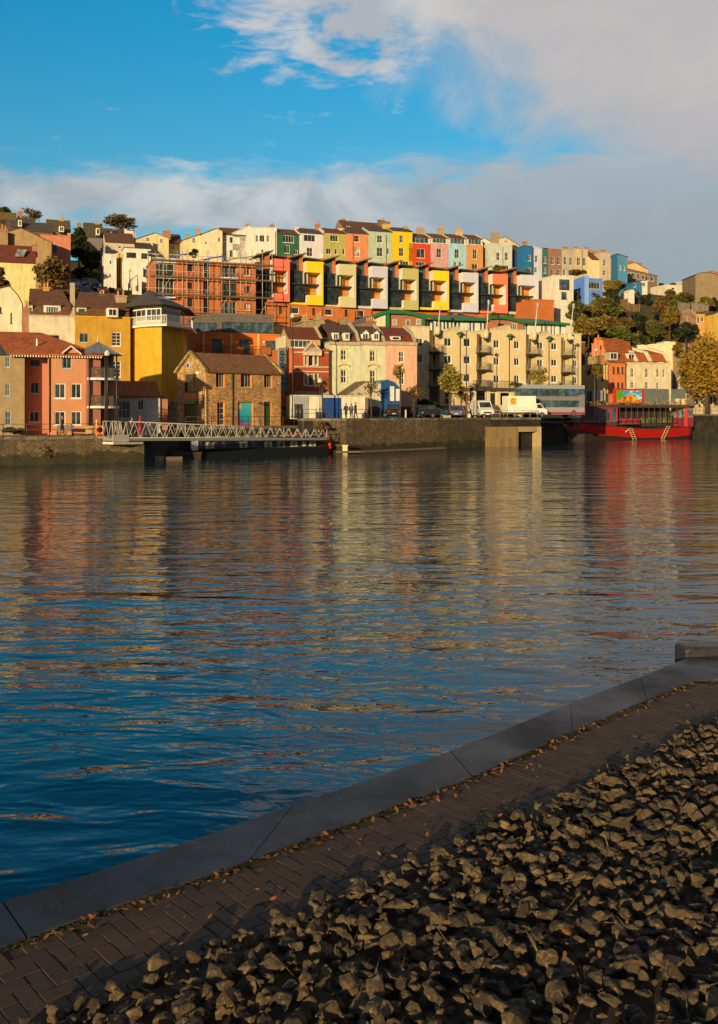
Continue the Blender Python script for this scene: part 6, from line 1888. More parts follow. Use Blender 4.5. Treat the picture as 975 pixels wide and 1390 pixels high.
# ============================================================ RED BRICK HOUSE
RB = brick((.42, .055, .02), (.34, .045, .018), (.3, .12, .06))
DRS = render((.62, .52, .36))
rb = hs('red_brick_house', 'red brick house with a triangular pediment over its first floor bay', 'house', 'D2', [(172, 236), (384, 246)], 620, line(129, .3), 8, RB,
        [(243, 300, 12, 68, 'p', 'W'), (275, 305, 30, 72, 'c1', 'W'), (309, 300, 12, 68, 'p', 'W'), (243, 420, 14, 70, 'p', 'W'), (277, 424, 32, 70, 'c1', 'W'), (310, 420, 14, 70, 'p', 'W')], 'flat', roofmat=RB, zb=3.6)
fr = root_f[rb.name]; U = fr.u.to_3d(); N = fr.n.to_3d(); Z = Vector((0, 0, 1))
for y_ in (258, 345, 373):
    _, z_ = fr.uz(*K('D2', 270, y_)); mb = MB(); mb.box(fr.pt(.05, z_ - .08, .07), U * (fr.L - .1), -N * .068, Z * .14); mb.build('string_course', DRS, rb)
p0, zb_ = fr.uz(*K('D2', 228, 252)); p1, _ = fr.uz(*K('D2', 332, 252)); pm, zp = fr.uz(*K('D2', 278, 192))
mb = MB(); mb.poly([fr.pt(p0 + .1, zb_, .55), fr.pt(p1 - .1, zb_, .55), fr.pt(pm, zp - .12, .55)], 0)
mb.slab([fr.pt(p0 - .1, zb_, .75), fr.pt(pm, zp, .75), fr.pt(pm, zp, -1), fr.pt(p0 - .1, zb_, -1)], .16, 1); mb.slab([fr.pt(p1 + .1, zb_, .75), fr.pt(pm, zp + .001, .75), fr.pt(pm, zp + .001, -1), fr.pt(p1 + .1, zb_, -1)], .16, 1)
mb.build('pediment', [render((.42, .36, .28)), DRS], rb)
mb = MB(); mb.cbox(fr.pt(pm, zb_ + .5, .6), .5, .06, .6); mb.build('pediment_panel', RB, rb)
mb = MB(); mb.box(fr.pt(p0 - .05, zb_ - .55, .6), U * (p1 - p0 + .1), -N * .6, Z * .54); mb.build('entablature', DRS, rb)
for y0, y1 in ((272, 340), (385, 460)):
    for x in (234, 256, 293, 318):
        a_, z1 = fr.uz(*K('D2', x, y0)); _, z0 = fr.uz(*K('D2', x, y1)); mb = MB(); mb.box(fr.pt(a_ - .09, z0, .16), U * .18, -N * .158, Z * (z1 - z0)); mb.build('mullion', DRS, rb)
a0, z1 = fr.uz(*K('D2', 176, 492)); mb = MB(); mb.box(fr.pt(.05, z1 - .45, .3), U * (fr.L - .1), -N * .298, Z * .45); mb.build('shop_fascia', render((.35, .3, .26)), rb)
hs('loft_storey', 'glazed loft storey with maroon roof set back on top of the red brick house', 'house', 'D2', [(140, 172), (332, 176)], 236, line(131, .3), 6, render((.5, .36, .22)), [(215, 206, 124, 46, 'c5', 'W', {'gl': GLB})], ('u', 112), roofmat=MAROON_T, coping=(DRS, 'r'))
hs('stone_house', 'grey beige chimneyed wall between the brick podium and the pale green houses', 'house', 'D2', [(225, 75), (345, 60), (380, 130)], 236, (146, 149), 5, render((.34, .25, .14), .95, .5), [], 'mono', roofmat=CSTK, chim=[(240, 52, 34, 20, CSTK, 3), (325, 44, 34, 20, CSTK, 3)])
hs('white_parapet', 'bright white parapet wall between the red brick house and the pale green houses', 'wall', 'D2', [(328, 176), (382, 178)], 240, (133, 134.5), 4, render((.8, .74, .6)), [], 'flat', roofmat=STW)

# ============================================================ PALE GREEN PAIR AND PINK HOUSE
PL = line(130, .33); SUR = render((.66, .52, .26))
def town(label, x0, x1, col, wins, yy=(196, 200), **kw):
    w_ = [(x, y_, a_, b_, 's', 'W', {'sur': (SUR, .05), 'fw': .1}) for x, y_, a_, b_ in wins]
    return hs('town_villa', label, 'house', 'D2', [(x0, yy[0]), (x1, yy[1])], 640, PL, 9, render(col), w_, None, roofmat=render((.4, .32, .22)), zb=3.6, grp='rendered villas behind the white garages')
v1 = town('pale green villa, left half, with white mansard dormers and diagonal shade', 385, 574, (.62, .64, .44), [(473, 274, 34, 64), (473, 402, 34, 84)])
v2 = town('pale green villa, right half, under the dark mansard with arched dormers', 575, 727, (.62, .62, .42), [(647, 280, 34, 68), (648, 406, 34, 84)])
v3 = town('pale pink villa next to the cream flats', 728, 914, (.76, .42, .30), [(820, 284, 32, 66), (822, 410, 32, 84)])
for v_, x0, x1, yk, ds, dst in ((v1, 385, 545, 86, [(425, 40), (492, 34)], 'c3'), (v2, 546, 720, 98, [(603, 46), (668, 40)], 'c2'), (v3, 690, 868, 106, [(786, 60)], 'c1')):
    f = root_f[v_.name]; U = f.u.to_3d(); N = f.n.to_3d()
    zt = f.uz(*K('D2', x0, 196))[1]; zk = EYE - (K('D2', 0, yk)[1] - HY) * (f.A.y + 4) / F
    zs = zt + (zk - zt) * .5
    a1 = f.L - .2
    mb = MB()
    mb.slab([f.pt(.1, zt + .15, -.3), f.pt(a1, zt + .15, -.3), f.pt(a1, zs, -1.3), f.pt(.1, zs, -1.3)], .15)
    mb.slab([f.pt(.1, zs - .03, -1.15), f.pt(a1, zs - .03, -1.15), f.pt(a1, zk, -4.3), f.pt(.1, zk, -4.3)], .15)
    mb.slab([f.pt(.1, zs, -9), f.pt(a1, zs, -9), f.pt(a1, zk + .001, -4.3), f.pt(.1, zk + .001, -4.3)], .15)
    mb.build('roof', tiles((.14, .07, .05), .28, .2) if v_ is not v3 else MAROON_T, v_)
    mb = MB()
    for xx in (f.L - .4,):
        mb.slab([f.pt(xx, zt + .3, -.1), f.pt(xx + .38, zt + .3, -.1), f.pt(xx + .38, zs + .25, -1.2), f.pt(xx, zs + .25, -1.2)], 1.2)
        mb.slab([f.pt(xx, zs + .25, -1.2), f.pt(xx + .38, zs + .25, -1.2), f.pt(xx + .38, zk + .4, -4.3), f.pt(xx, zk + .4, -4.3)], 1.6)
    mb.build('gable_coping', render((.5, .42, .26)), v_)
    for x, w_ in ds:
        dormer(v_, 'D2', x, 140 if dst != 'c1' else 162, 186, w_, f.A.y + .75, STW, SLATE, dst if dst != 'c3' else 'c2', gable=(dst == 'c2'))
    _, zc = f.uz(*K('D2', x0, 205)); mb = MB(); mb.box(f.pt(.02, zc - .15, .25), U * (f.L - .04), -N * .248, Vector((0, 0, .35))); mb.build('cornice', render((.5, .4, .26)), v_)
    # arched hood over first floor window
    for a0_ in ([473, 648, 0][[v1, v2, v3].index(v_)],):
        if a0_:
            a_, z_ = f.uz(*K('D2', a0_, 345)); mb = MB()
            for k in range(6):
                t0, t1 = math.pi * k / 6, math.pi * (k + 1) / 6
                mb.tube(f.pt(a_ + .8 * math.cos(t0), z_ + .35 * math.sin(t0), .14), f.pt(a_ + .8 * math.cos(t1), z_ + .35 * math.sin(t1), .14), .10, n=6)
            mb.build('window_hood', SUR, v_)
chimney(v2, 'D2', 634, 72, 60, 30, 141, render((.3, .16, .08)), 4)
chimney(v1, 'D2', 474, 56, 44, 40, 143, render((.3, .22, .14)), 0)

# ============================================================ WHITE GARAGES AND BLUE SHED
GA = line(118.5, .33)
g = hs('garage', 'long low white garage with a blue door facing the quay', 'garage', 'D2', [(175, 516), (620, 524)], 640, GA, 4, render((.78, .72, .58)), [], 'flat', roofmat=render((.6, .5, .36)), zb=3.9)
f = root_f[g.name]; a0, z1 = f.uz(*K('D2', 340, 530)); a1, z0 = f.uz(*K('D2', 457, 634))
mb = MB(); mb.box(f.pt(a0, 4.0, .05), f.u.to_3d() * (a1 - a0), -f.n.to_3d() * .048, Vector((0, 0, z1 - 4.0))); mb.build('door', wood((.008, .06, .30), .2, True, 'blue_boards'), g)
a0, z1 = f.uz(*K('D2', 176, 522)); a1, _ = f.uz(*K('D2', 266, 522)); mb = MB(); mb.box(f.pt(a0 - .1, 4.0, .06), f.u.to_3d() * (a1 - a0), -f.n.to_3d() * .058, Vector((0, 0, z1 - 4.0))); mb.build('shade_panel', render((.33, .34, .36)), g)  # grey sheet paints the shade on the left end of the wall
a0, z1 = f.uz(*K('D2', 601, 525)); a1, _ = f.uz(*K('D2', 628, 522)); mb = MB(); mb.box(f.pt(a0, 4.0, .03), f.u.to_3d() * (f.L - a0), -f.n.to_3d() * .028, Vector((0, 0, z1 - 4.1))); mb.build('side_door', render((.16, .14, .12)), g)
hs('lean_to', 'brown pitched lean-to roof rising to the right behind the white garage', 'shed', 'D2', [(495, 508), (600, 436), (690, 446)], 560, (124, 126), 4, render((.5, .42, .3)), [], 'v', roofmat=tiles((.2, .15, .08)), zb=4)
hs('white_wall', 'old white wall with flaking top left of the blue shed', 'wall', 'D2', [(622, 522), (676, 446), (697, 444)], 640, (122.5, 123.5), .5, render((.74, .68, .54), .9, .8), [], 'v', roofmat=STB, zb=3.9)
bs = hs('blue_shed', 'blue shed with white striped doors and a turquoise curved roof', 'shed', 'D2', [(700, 440), (735, 428), (778, 444), (822, 490)], 640, (122.8, 125.5), 4, wood((.01, .08, .30), .25, True, 'blue_shed_boards'), [], 'v', roofmat=paint((.02, .16, .18)), zb=3.9)
f = root_f[bs.name]
for x0, x1, yt in ((751, 776, 462), (787, 818, 478)):
    a0, z1 = f.uz(*K('D2', x0, yt)); a1, z0 = f.uz(*K('D2', x1, 550)); mb = MB(); mb.box(f.pt(a0, z0, .04), f.u.to_3d() * (a1 - a0), -f.n.to_3d() * .038, Vector((0, 0, z1 - z0))); mb.build('door_panel', STW, bs)
# ============================================================ CREAM FLATS
FLn = line(142)
CRM = render((.66, .53, .30), .9, .25); CRM2 = render((.70, .58, .36), .9, .25)
FA = thing('cream_flats', tuple(P(*K('D3', 400, 660), 150)), 'long block of cream rendered flats with recessed balconies and gabled parapet points on the quay', 'flats')
Zv = Vector((0, 0, 1))


def wset(*a): return [(x, y_, w_, h_, 'c2', 'W', {'fw': .1}) for x, y_, w_, h_ in a]


def flat_bay(prof, wins, dy=0, mat=CRM, depth=10, part='wall', pipes=()):
    hs('', '', '', 'D3', prof, 690, lambda x: FLn(x) + dy, depth, mat, wins, None, root=FA, zb=3.9, roofmat=render((.6, .52, .36)), part=part, pipes=pipes, rec=.2)


flat_bay([(-4, 176), (94, 176)], wset((38, 262, 40, 46), (40, 352, 34, 46)), 0, render((.72, .62, .42)))
flat_bay([(97, 200), (150, 200)], [(128, 262, 28, 80, 'c1', 'T'), (128, 360, 28, 76, 'c1', 'T'), (128, 460, 28, 76, 'c1', 'T')], 1.8)
flat_bay([(151, 200), (242, 200), (256, 176), (270, 200), (356, 206)], wset((196, 261, 40, 48), (302, 263, 38, 48), (196, 356, 40, 46), (302, 359, 38, 46), (196, 456, 38, 46), (302, 458, 38, 46), (200, 545, 38, 44)), 0, pipes=[(262, 225, 600)])
flat_bay([(357, 210), (411, 210)], [(384, 270, 30, 80, 'c1', 'T'), (384, 368, 30, 70, 'c1', 'T'), (384, 462, 30, 60, 'c1', 'T')], 1.8)
flat_bay([(412, 190), (516, 192), (530, 168), (544, 192), (627, 198)], wset((464, 271, 32, 46), (576, 276, 30, 46), (464, 367, 32, 44), (576, 369, 30, 44), (464, 464, 32, 44), (576, 464, 30, 44)), 0, pipes=[(533, 235, 560)])
flat_bay([(628, 222), (684, 222)], [(658, 280, 28, 76, 'c1', 'T'), (658, 374, 28, 66, 'c1', 'T'), (658, 466, 28, 60, 'c1', 'T')], 1.8)
flat_bay([(685, 222), (734, 222), (746, 200), (758, 222), (821, 226)], wset((704, 280, 34, 42), (782, 284, 32, 40), (704, 376, 32, 40), (782, 374, 32, 40), (704, 468, 32, 40), (782, 464, 32, 40)), 0, pipes=[(752, 245, 560)])
flat_bay([(822, 218), (872, 218)], [(848, 285, 26, 70, 'c1', 'T'), (848, 378, 26, 62, 'c1', 'T'), (848, 466, 26, 60, 'c1', 'T')], 1.8)
flat_bay([(873, 214), (931, 216)], wset((899, 288, 24, 40), (899, 378, 24, 40), (899, 470, 24, 38)), 0)
fA = Fac(P(K('D3', 0)[0], 0, FLn(K('D3', 0)[0])).to_2d(), P(K('D3', 931)[0], 0, FLn(K('D3', 931)[0])).to_2d())
for x0, x1, ys in ((88, 158, (318, 415, 510)), (350, 416, (322, 416, 512)), (624, 690, (330, 422, 510)), (818, 876, (338, 430, 512))):
    for y_ in ys:
        a0, z = fA.uz(*K('D3', x0, y_)); a1, _ = fA.uz(*K('D3', x1, y_)); U = fA.u.to_3d(); N = fA.n.to_3d()
        mb = MB(); mb.box(fA.pt(a0, z - .1, 1.1), U * (a1 - a0), -N * 2.7, Zv * .2); bo = mb.build('balcony', DARK, FA)
        mb = MB()
        n = int((a1 - a0) / .16)
        for k in range(n + 1): mb.box(fA.pt(a0 + (a1 - a0 - .03) * k / n, z + .1, 1.08), U * .025, -N * .03, Zv * 1.0)
        mb.box(fA.pt(a0, z + 1.1, 1.09), U * (a1 - a0), -N * .05, Zv * .05)
        for k in range(7): mb.box(fA.pt(a0, z + .1, 1.08 - k * .17), U * .03, -N * .03, Zv * 1.0); mb.box(fA.pt(a1 - .03, z + .1, 1.08 - k * .17), U * .03, -N * .03, Zv * 1.0)
        mb.build('railing', paint((.2, .18, .15), .5), bo)
# top lamps heads (green hoods over pipes)
for x, y_ in ((258, 218), (533, 230), (750, 242)):
    a_, z = fA.uz(*K('D3', x, y_)); mb = MB(); mb.tube(fA.pt(a_, z, .4), fA.pt(a_, z + .35, .4), .7, .25, 10); mb.tube(fA.pt(a_, z - .5, .3), fA.pt(a_, z, .4), .2, .35, 8); mb.build('rain_hopper', paint((.02, .12, .05), .5), FA)
# ground floor: openings, carport canopy, garden wall
for x0, x1, y0, y1 in ((357, 402, 543, 556), (455, 530, 540, 640), (96, 130, 525, 600), (180, 215, 540, 600)):
    a0, z1 = fA.uz(*K('D3', x0, y0)); a1, z0 = fA.uz(*K('D3', x1, y1)); z0 = max(z0, 4.0)
    mb = MB(); mb.box(fA.pt(a0, z0, .05), fA.u.to_3d() * (a1 - a0), -fA.n.to_3d() * .04, Zv * (z1 - z0)); mb.build('doorway', paint((.05, .04, .03), .6), FA)
cy = 138
t = thing('carport', tuple(P(*K('D3', 450, 560), cy)), 'flat dark canopy on cream piers at the foot of the cream flats', 'canopy')
g = Fac(P(K('D3', 345)[0], 0, 138.5).to_2d(), P(K('D3', 575)[0], 0, 142.5).to_2d()); U = g.u.to_3d(); N = g.n.to_3d()
z1 = g.uz(*K('D3', 400, 512))[1]; z0 = g.uz(*K('D3', 400, 530))[1]
mb = MB(); mb.box(g.pt(0, z0, 0), U * g.L, -N * 5, Zv * (z1 - z0)); mb.build('canopy_roof', paint((.06, .05, .04), .7), t)
for x in (350, 428, 484, 560):
    a_, _ = g.uz(*K('D3', x, 560)); mb = MB(); mb.box(g.pt(a_ - .3, 4.0, -.3), U * .6, -N * .5, Zv * (z0 - 4.0)); mb.build('pier', CRM2, t)
a0, _ = g.uz(*K('D3', 428, 600)); a1, zw = g.uz(*K('D3', 500, 608)); mb = MB(); mb.box(g.pt(a0, 4.0, .15), U * (a1 - a0), -N * .3, Zv * (zw - 4.0)); mb.build('low_wall', CRM2, t)
a0, _ = g.uz(*K('D3', 345, 545)); a1, zw = g.uz(*K('D3', 430, 540)); mb = MB(); mb.box(g.pt(a0, 4.0, -4.5), U * (a1 - a0), -N * .3, Zv * (zw - 4.0)); mb.build('rear_wall', CRM, t)
mb = MB()
for k in range(40): mb.box(g.pt(g.L * k / 40, z1, -.3), U * .04, -N * .04, Zv * 1.0)
mb.box(g.pt(0, z1 + 1, -.3), U * g.L, -N * .05, Zv * .05); mb.build('railing', DARK, t)

# roof pavilions with green arched roofs
GRN = paint((.02, .16, .06), .5); GREYR = paint((.13, .13, .13), .6)
PV = line(146.5)


def arch(label, c, pts, dy, depth, wallm, wins, yb, walls=True, glazed=None):
    """pavilion under a shallow arched roof: pts = roof edge"""
    n0, n1 = K(c, *pts[0]), K(c, *pts[-1])
    Y0, Y1 = PV(n0[0]) + dy, PV(n1[0]) + dy
    f = Fac(P(*n0, Y0).to_2d(), P(*n1, Y1).to_2d()); U = f.u.to_3d(); N = f.n.to_3d()
    q = [f.uz(*K(c, *p_)) for p_ in pts]
    t = thing('roof_pavilion', tuple(f.pt(0, 15)), label, 'pavilion')
    mb = MB(); eg = MB()
    for (a0, z0), (a1, z1) in zip(q, q[1:]):
        mb.slab([f.pt(a0, z0, .5), f.pt(a1, z1, .5), f.pt(a1, z1, -depth), f.pt(a0, z0, -depth)], .16)
        eg.slab([f.pt(a0, z0 + .12, .75), f.pt(a1, z1 + .12, .75), f.pt(a1, z1 + .12, .52), f.pt(a0, z0 + .12, .52)], .5)
    mb.build('roof', GREYR, t); eg.build('green_edge', GRN, t)
    zb = f.uz(*K(c, pts[0][0], yb))[1]
    if walls:
        pr = [(a - q[0][0], z - .18) for a, z in q]
        mb = MB()
        w0 = [(a, z) for a, z in pr]
        ops = mkwins(f, c, wins)
        zm = min(z for a, z in w0)
        gd, bd = clean(ops, f.L, zb, zm)
        if zm > zb + .1:
            wallgrid(mb, f, f.L, zb, w0, [o_[:4] for o_ in gd], .12)
        else:
            for (a0, z0), (a1, z1) in zip(w0, w0[1:]): mb.poly([f.pt(a0, zb), f.pt(a1, zb), f.pt(a1, max(z1, zb + .05)), f.pt(a0, max(z0, zb + .05))])
            bd = ops; gd = []
        for a_ in (0, f.L): mb.poly([f.pt(a_, zb), f.pt(a_, w0[0 if a_ == 0 else -1][1]), f.pt(a_, w0[0 if a_ == 0 else -1][1], -depth), f.pt(a_, zb, -depth)])
        mb.build('wall', wallm, t)
        putwins(f, gd, bd, t, .12)
    return t, f


RBP = brick((.50, .14, .035))
pa, fpv = arch('orange brick roof pavilion under the left green arched roof with round windows', 'G5', [(105, 300), (160, 258), (230, 222), (300, 196), (370, 184), (540, 188), (640, 205), (720, 225), (800, 252)], 0, 8, RBP,
     [(455, 305, 46, 62, 'g', 'W'), (600, 312, 46, 72, 'c2', 'W'), (713, 300, 46, 62, 'g', 'W')], 352)
a0, z1 = fpv.uz(*K('G5', 130, 300)); a1, z0 = fpv.uz(*K('G5', 346, 352))
mb = MB(); prf = [(135, 298), (180, 268), (240, 238), (300, 216), (346, 206)]
qq = [fpv.uz(*K('G5', *p_)) for p_ in prf]
mb.poly([fpv.pt(qq[-1][0], z0, .3), fpv.pt(qq[0][0], z0, .3)][::-1] + [fpv.pt(a, z - .1, .3) for a, z in qq][::-1])
mb.poly([fpv.pt(qq[-1][0], z0, .3), fpv.pt(qq[-1][0], qq[-1][1] - .1, .3), fpv.pt(qq[-1][0], qq[-1][1] - .1, 0), fpv.pt(qq[-1][0], z0, 0)])
mb.build('cream_gable', render((.78, .72, .5)), pa)
a_, z1 = fpv.uz(*K('G5', 366, 200)); mb = MB(); mb.box(fpv.pt(a_ - .2, z0, .5), fpv.u.to_3d() * .5, -fpv.n.to_3d() * .3, Zv * (z1 - z0)); mb.build('green_post', GRN, pa)
a_, z1 = fpv.uz(*K('G5', 765, 250)); mb = MB(); mb.box(fpv.pt(a_ - .2, z0, .5), fpv.u.to_3d() * .4, -fpv.n.to_3d() * .3, Zv * (z1 - z0)); mb.build('green_post', GRN, pa)


def strip(label, c, x0, x1, yt0, yt1, yb, roofpts, n, dy=1.2):
    """long glazed attic with white posts under a grey roof"""
    n0, n1 = K(c, x0), K(c, x1)
    f = Fac(P(n0[0], 0, PV(n0[0]) + dy).to_2d(), P(n1[0], 0, PV(n1[0]) + dy).to_2d()); U = f.u.to_3d(); N = f.n.to_3d()
    t = thing('glazed_attic', tuple(f.pt(0, 15)), label, 'attic storey')
    zt = f.uz(*K(c, (x0 + x1) / 2, (yt0 + yt1) / 2))[1]; zb = f.uz(*K(c, x0, yb))[1]
    mb = MB(); mb.box(f.pt(0, zb, -.12), U * f.L, -N * 6, Zv * (zt - zb)); mb.build('dark_glazing', GLB, t)
    rg = random.Random(n)
    for k in range(n):
        a_ = (k + .3) * f.L / n
        mb = MB(); w_ = rg.choice([.22, .3, .6]); mb.box(f.pt(a_, zb, 0), U * w_, -N * .11, Zv * (zt - zb - .3)); mb.build('white_post', STW, t)
    q = [f.uz(*K(c, *p_)) for p_ in roofpts]
    mb = MB(); eg = MB()
    for (a0, z0), (a1, z1) in zip(q, q[1:]):
        mb.slab([f.pt(a0, z0, 1.0), f.pt(a1, z1, 1.0), f.pt(a1, z1 + 1.2, -6), f.pt(a0, z0 + 1.2, -6)], .25)
        eg.slab([f.pt(a0, z0 + .02, 1.2), f.pt(a1, z1 + .02, 1.2), f.pt(a1, z1 + .02, 1.01), f.pt(a0, z0 + .02, 1.01)], .4)
    mb.build('roof', GREYR, t); eg.build('eaves_edge', GRN if n != 9 else GREYR, t)
    return t


strip('glazed attic with white posts, left stretch on top of the cream flats', 'D3', 72, 400, 140, 140, 200, [(0, 100), (60, 112), (110, 128), (250, 133), (400, 135)], 16)
pb, fpb = arch('small brick roof pavilion with a round window in the middle of the cream flats roof', 'D3', [(412, 122), (460, 120), (520, 126), (570, 138), (615, 152)], .6, 7, RBP, [(560, 175, 36, 36, 'g', 'W'), (488, 175, 34, 30, 'c2', 'K')], 196)
strip('glazed attic with white posts, right stretch on top of the cream flats', 'D3', 612, 850, 152, 158, 218, [(560, 138), (620, 150), (730, 152), (800, 156), (850, 162)], 14)
# slanted lamp masts on the roofline
for i, (x0, y0, x1, y1) in enumerate([(128, 205, 140, 60), (394, 225, 406, 30), (658, 235, 675, 45), (853, 235, 872, 50)]):
    a0, z0 = fA.uz(*K('D3', x0, y0)); a1, z1 = fA.uz(*K('D3', x1, y1))
    t = thing('roof_mast', tuple(fA.pt(a0, z0, .9)), 'slanted white mast with a drum foot on the flats, ' + ['nearest the pink villa', 'above the white van', 'above the box truck', 'nearest the orange gabled house'][i], 'mast', 'slanted masts on the cream flats')
    mb = MB(); mb.tube(fA.pt(a0, z0, .9), fA.pt(a1, z1, .9), .10, .06, 8); mb.build('pole', paint((.62, .58, .5), .4), t)
    mb = MB(); mb.tube(fA.pt(a0 - .1, z0 - .5, .9), fA.pt(a0, z0 + .7, .9), .38, .42, 12); mb.build('drum', paint((.66, .56, .36), .5), t)
    mb = MB(); mb.tube(fA.pt(a0 - .15, z0 - .9, .9), fA.pt(a0 - .1, z0 - .5, .9), .15, .5, 10); mb.build('drum_foot', DARK, t)
    mb = MB(); mb.tube(fA.pt(a1, z1 - .9, .9), fA.pt(a1, z1 - .1, .9), .16, .2, 8); mb.build('lamp_head', paint((.4, .45, .42), .4), t)

# ============================================================ RIGHT HAND WATERFRONT BUILDINGS
OG = render((.62, .19, .06))
og = hs('orange_house', 'orange rendered house with a stepped chimney gable and small dark windows', 'house', 'D4', [(298, 232), (404, 236)], 480, (180, 183), 9, OG, [(333, 283, 14, 42, 'h', 'K'), (361, 284, 14, 40, 'h', 'K'), (387, 284, 12, 40, 'h', 'K'), (333, 380, 14, 44, 'h', 'K'), (361, 380, 14, 42, 'h', 'K'), (387, 380, 12, 42, 'h', 'K')], ('u', 152), roofmat=RED_T, zb=4)
hs('orange_gable', 'tall orange gable wall with crow stepped chimneys left of the orange house', 'house', 'D4', [(197, 120), (210, 118), (212, 90), (232, 84), (236, 92), (272, 98), (276, 140), (312, 236)], 480, (184, 180.5), 8, render((.72, .24, .09)), [], None, roofmat=RED_T, zb=4, chim=[(238, 82, 24, 14, OG, 1, 1)])
dormer(og, 'D4', 332, 172, 222, 56, 179.6, render((.5, .4, .3)), SLATE, 'c2')
hs('stone_house', 'ochre stone house in shade beside the end of the cream flats', 'house', 'D4', [(155, 196), (232, 192)], 480, (183, 181), 7, stone((.42, .32, .14), .5, .3), [(190, 300, 30, 60, 'c1', 'K')], 'flat', roofmat=STB, zb=4)
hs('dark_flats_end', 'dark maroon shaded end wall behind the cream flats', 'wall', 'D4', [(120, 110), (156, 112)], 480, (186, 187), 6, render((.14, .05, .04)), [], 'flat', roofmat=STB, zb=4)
hs('ochre_wall', 'sunlit ochre wall left of the orange house', 'house', 'D4', [(233, 246), (297, 246)], 480, (178.5, 179.5), 6, render((.66, .48, .18)), [(262, 330, 14, 40, 'p', 'K')], 'flat', roofmat=STB, zb=4)
cm = hs('cream_mansard_house', 'cream terraced block with three orange roofed dormer bays divided by white party walls', 'house', 'D4', [(404, 232), (686, 246)], 480, (183, 195), 10, render((.66, .58, .40)),
        [(447, 298, 20, 56, 's'), (537, 300, 20, 54, 's'), (605, 300, 18, 52, 's'), (642, 302, 16, 50, 's'), (447, 374, 20, 40, 's'), (537, 376, 20, 40, 's'), (605, 378, 18, 40, 's')], None, roofmat=render((.6, .5, .34)), zb=4, rec=.25)
f = root_f[cm.name]; U = f.u.to_3d(); N = f.n.to_3d()
for i, (x0, x1, yk, xr) in enumerate(((404, 470, 148, 345), (470, 556, 150, 425), (556, 668, 152, 500))):
    a0, zt = f.uz(*K('D4', x0 + 8, 232)); a1, _ = f.uz(*K('D4', x1, 232)); zk = EYE - (K('D4', 0, yk)[1] - HY) * (f.A.y + 6) / F
    zm_ = zt + (zk - zt) * .6
    mb = MB()
    mb.slab([f.pt(a0, zt + .1, -.1), f.pt(a1, zt + .1, -.1), f.pt(a1, zm_, -1.5), f.pt(a0, zm_, -1.5)], .15)
    mb.slab([f.pt(a0, zm_ - .02, -1.35), f.pt(a1, zm_ - .02, -1.35), f.pt(a1 - .5, zk, -6), f.pt(a0 - .5, zk, -6)], .15)
    mb.build('roof', RED_T, cm)
    mb = MB()
    mb.slab([f.pt(a1 - .2, zt + .3, .05), f.pt(a1 + .5, zt + .3, .05), f.pt(a1 + .5, zm_ + .4, -1.5), f.pt(a1 - .2, zm_ + .4, -1.5)], 1.0)
    mb.slab([f.pt(a1 - .2, zm_ + .4, -1.5), f.pt(a1 + .5, zm_ + .4, -1.5), f.pt(a1, zk + .5, -6), f.pt(a1 - .7, zk + .5, -6)], 1.0)
    mb.build('party_wall', render((.8, .72, .52)), cm)
    dormer(cm, 'D4', (x0 + x1) / 2 + 4, 180, 230, 50 if i < 2 else 56, f.A.y + .8 + i * 2.4, STW, SLATE, 'c2')
hs('big_cream_house', 'tall plain pale cream building end rising behind the dormered block', 'house', 'D4', [(346, 138), (640, 122), (646, 108), (712, 112)], 480, (204, 205), 12, render((.78, .68, .42)), [(730, 200, 1, 1, 'p')], 'flat', roofmat=STW, zb=4, right=[(735, 150, 20, 40, 's', 'W'), (735, 235, 20, 36, 's', 'W'), (735, 300, 20, 40, 's', 'W')])
hs('brown_roof_house', 'low hipped brown roof with a tiny finial above the pale cream building', 'house', 'D4', [(500, 130), (710, 120)], 200, (214, 216), 10, render((.4, .3, .2)), [], ('u', 80, 'hip'), roofmat=BROWN_T, zb=20)
hs('tall_house', 'brown shaded house with tall windows between the cream building and the yellow tree', 'house', 'D4', [(714, 128), (770, 130)], 480, (204, 206), 10, render((.36, .24, .14)), [(734, 180, 18, 40, 's'), (734, 240, 18, 40, 's'), (732, 310, 18, 46, 's'), (732, 375, 18, 34, 's')], 'flat', roofmat=SLATE, zb=4)
hs('quay_shop', 'low cream shop with a green fascia and white posts under the yellow tree', 'shop', 'E6', [(690, 180), (862, 176)], 400, (193, 197), 5, render((.6, .48, .3)), [(735, 275, 30, 100, 'c1', 'K'), (790, 270, 34, 110, 'c1', 'W', {'gl': GLW})], 'flat', roofmat=paint((.02, .3, .12)), zb=4.4)
hs('quay_shop', 'small shop with a turquoise sign panel at the right edge', 'shop', 'E6', [(868, 180), (990, 176)], 400, (196, 199), 5, render((.55, .45, .3)), [(895, 280, 26, 80, 'c1', 'K'), (940, 270, 30, 90, 'c1', 'K')], 'flat', roofmat=STW, zb=4.4)
g = Fac(P(K('E6', 872)[0], 0, 195.6).to_2d(), P(K('E6', 925)[0], 0, 196.6).to_2d())
z1 = g.uz(*K('E6', 880, 180))[1]; z0 = g.uz(*K('E6', 880, 232))[1]
t = thing('shop_sign', tuple(g.pt(0, z0)), 'turquoise sign board with pale marks on the small shop at the right edge', 'sign')
mb = MB(); mb.box(g.pt(0, z0), g.u.to_3d() * g.L, -g.n.to_3d() * .1, Zv * (z1 - z0)); mb.build('board', paint((.05, .5, .35), .4), t)
mb = MB()
for k in range(5): mb.box(g.pt(g.L * (.12 + k * .16), z0 + (z1 - z0) * .35, .02), g.u.to_3d() * g.L * .1, -g.n.to_3d() * .01, Zv * (z1 - z0) * .35)
mb.build('sign_marks', WHITE, t)

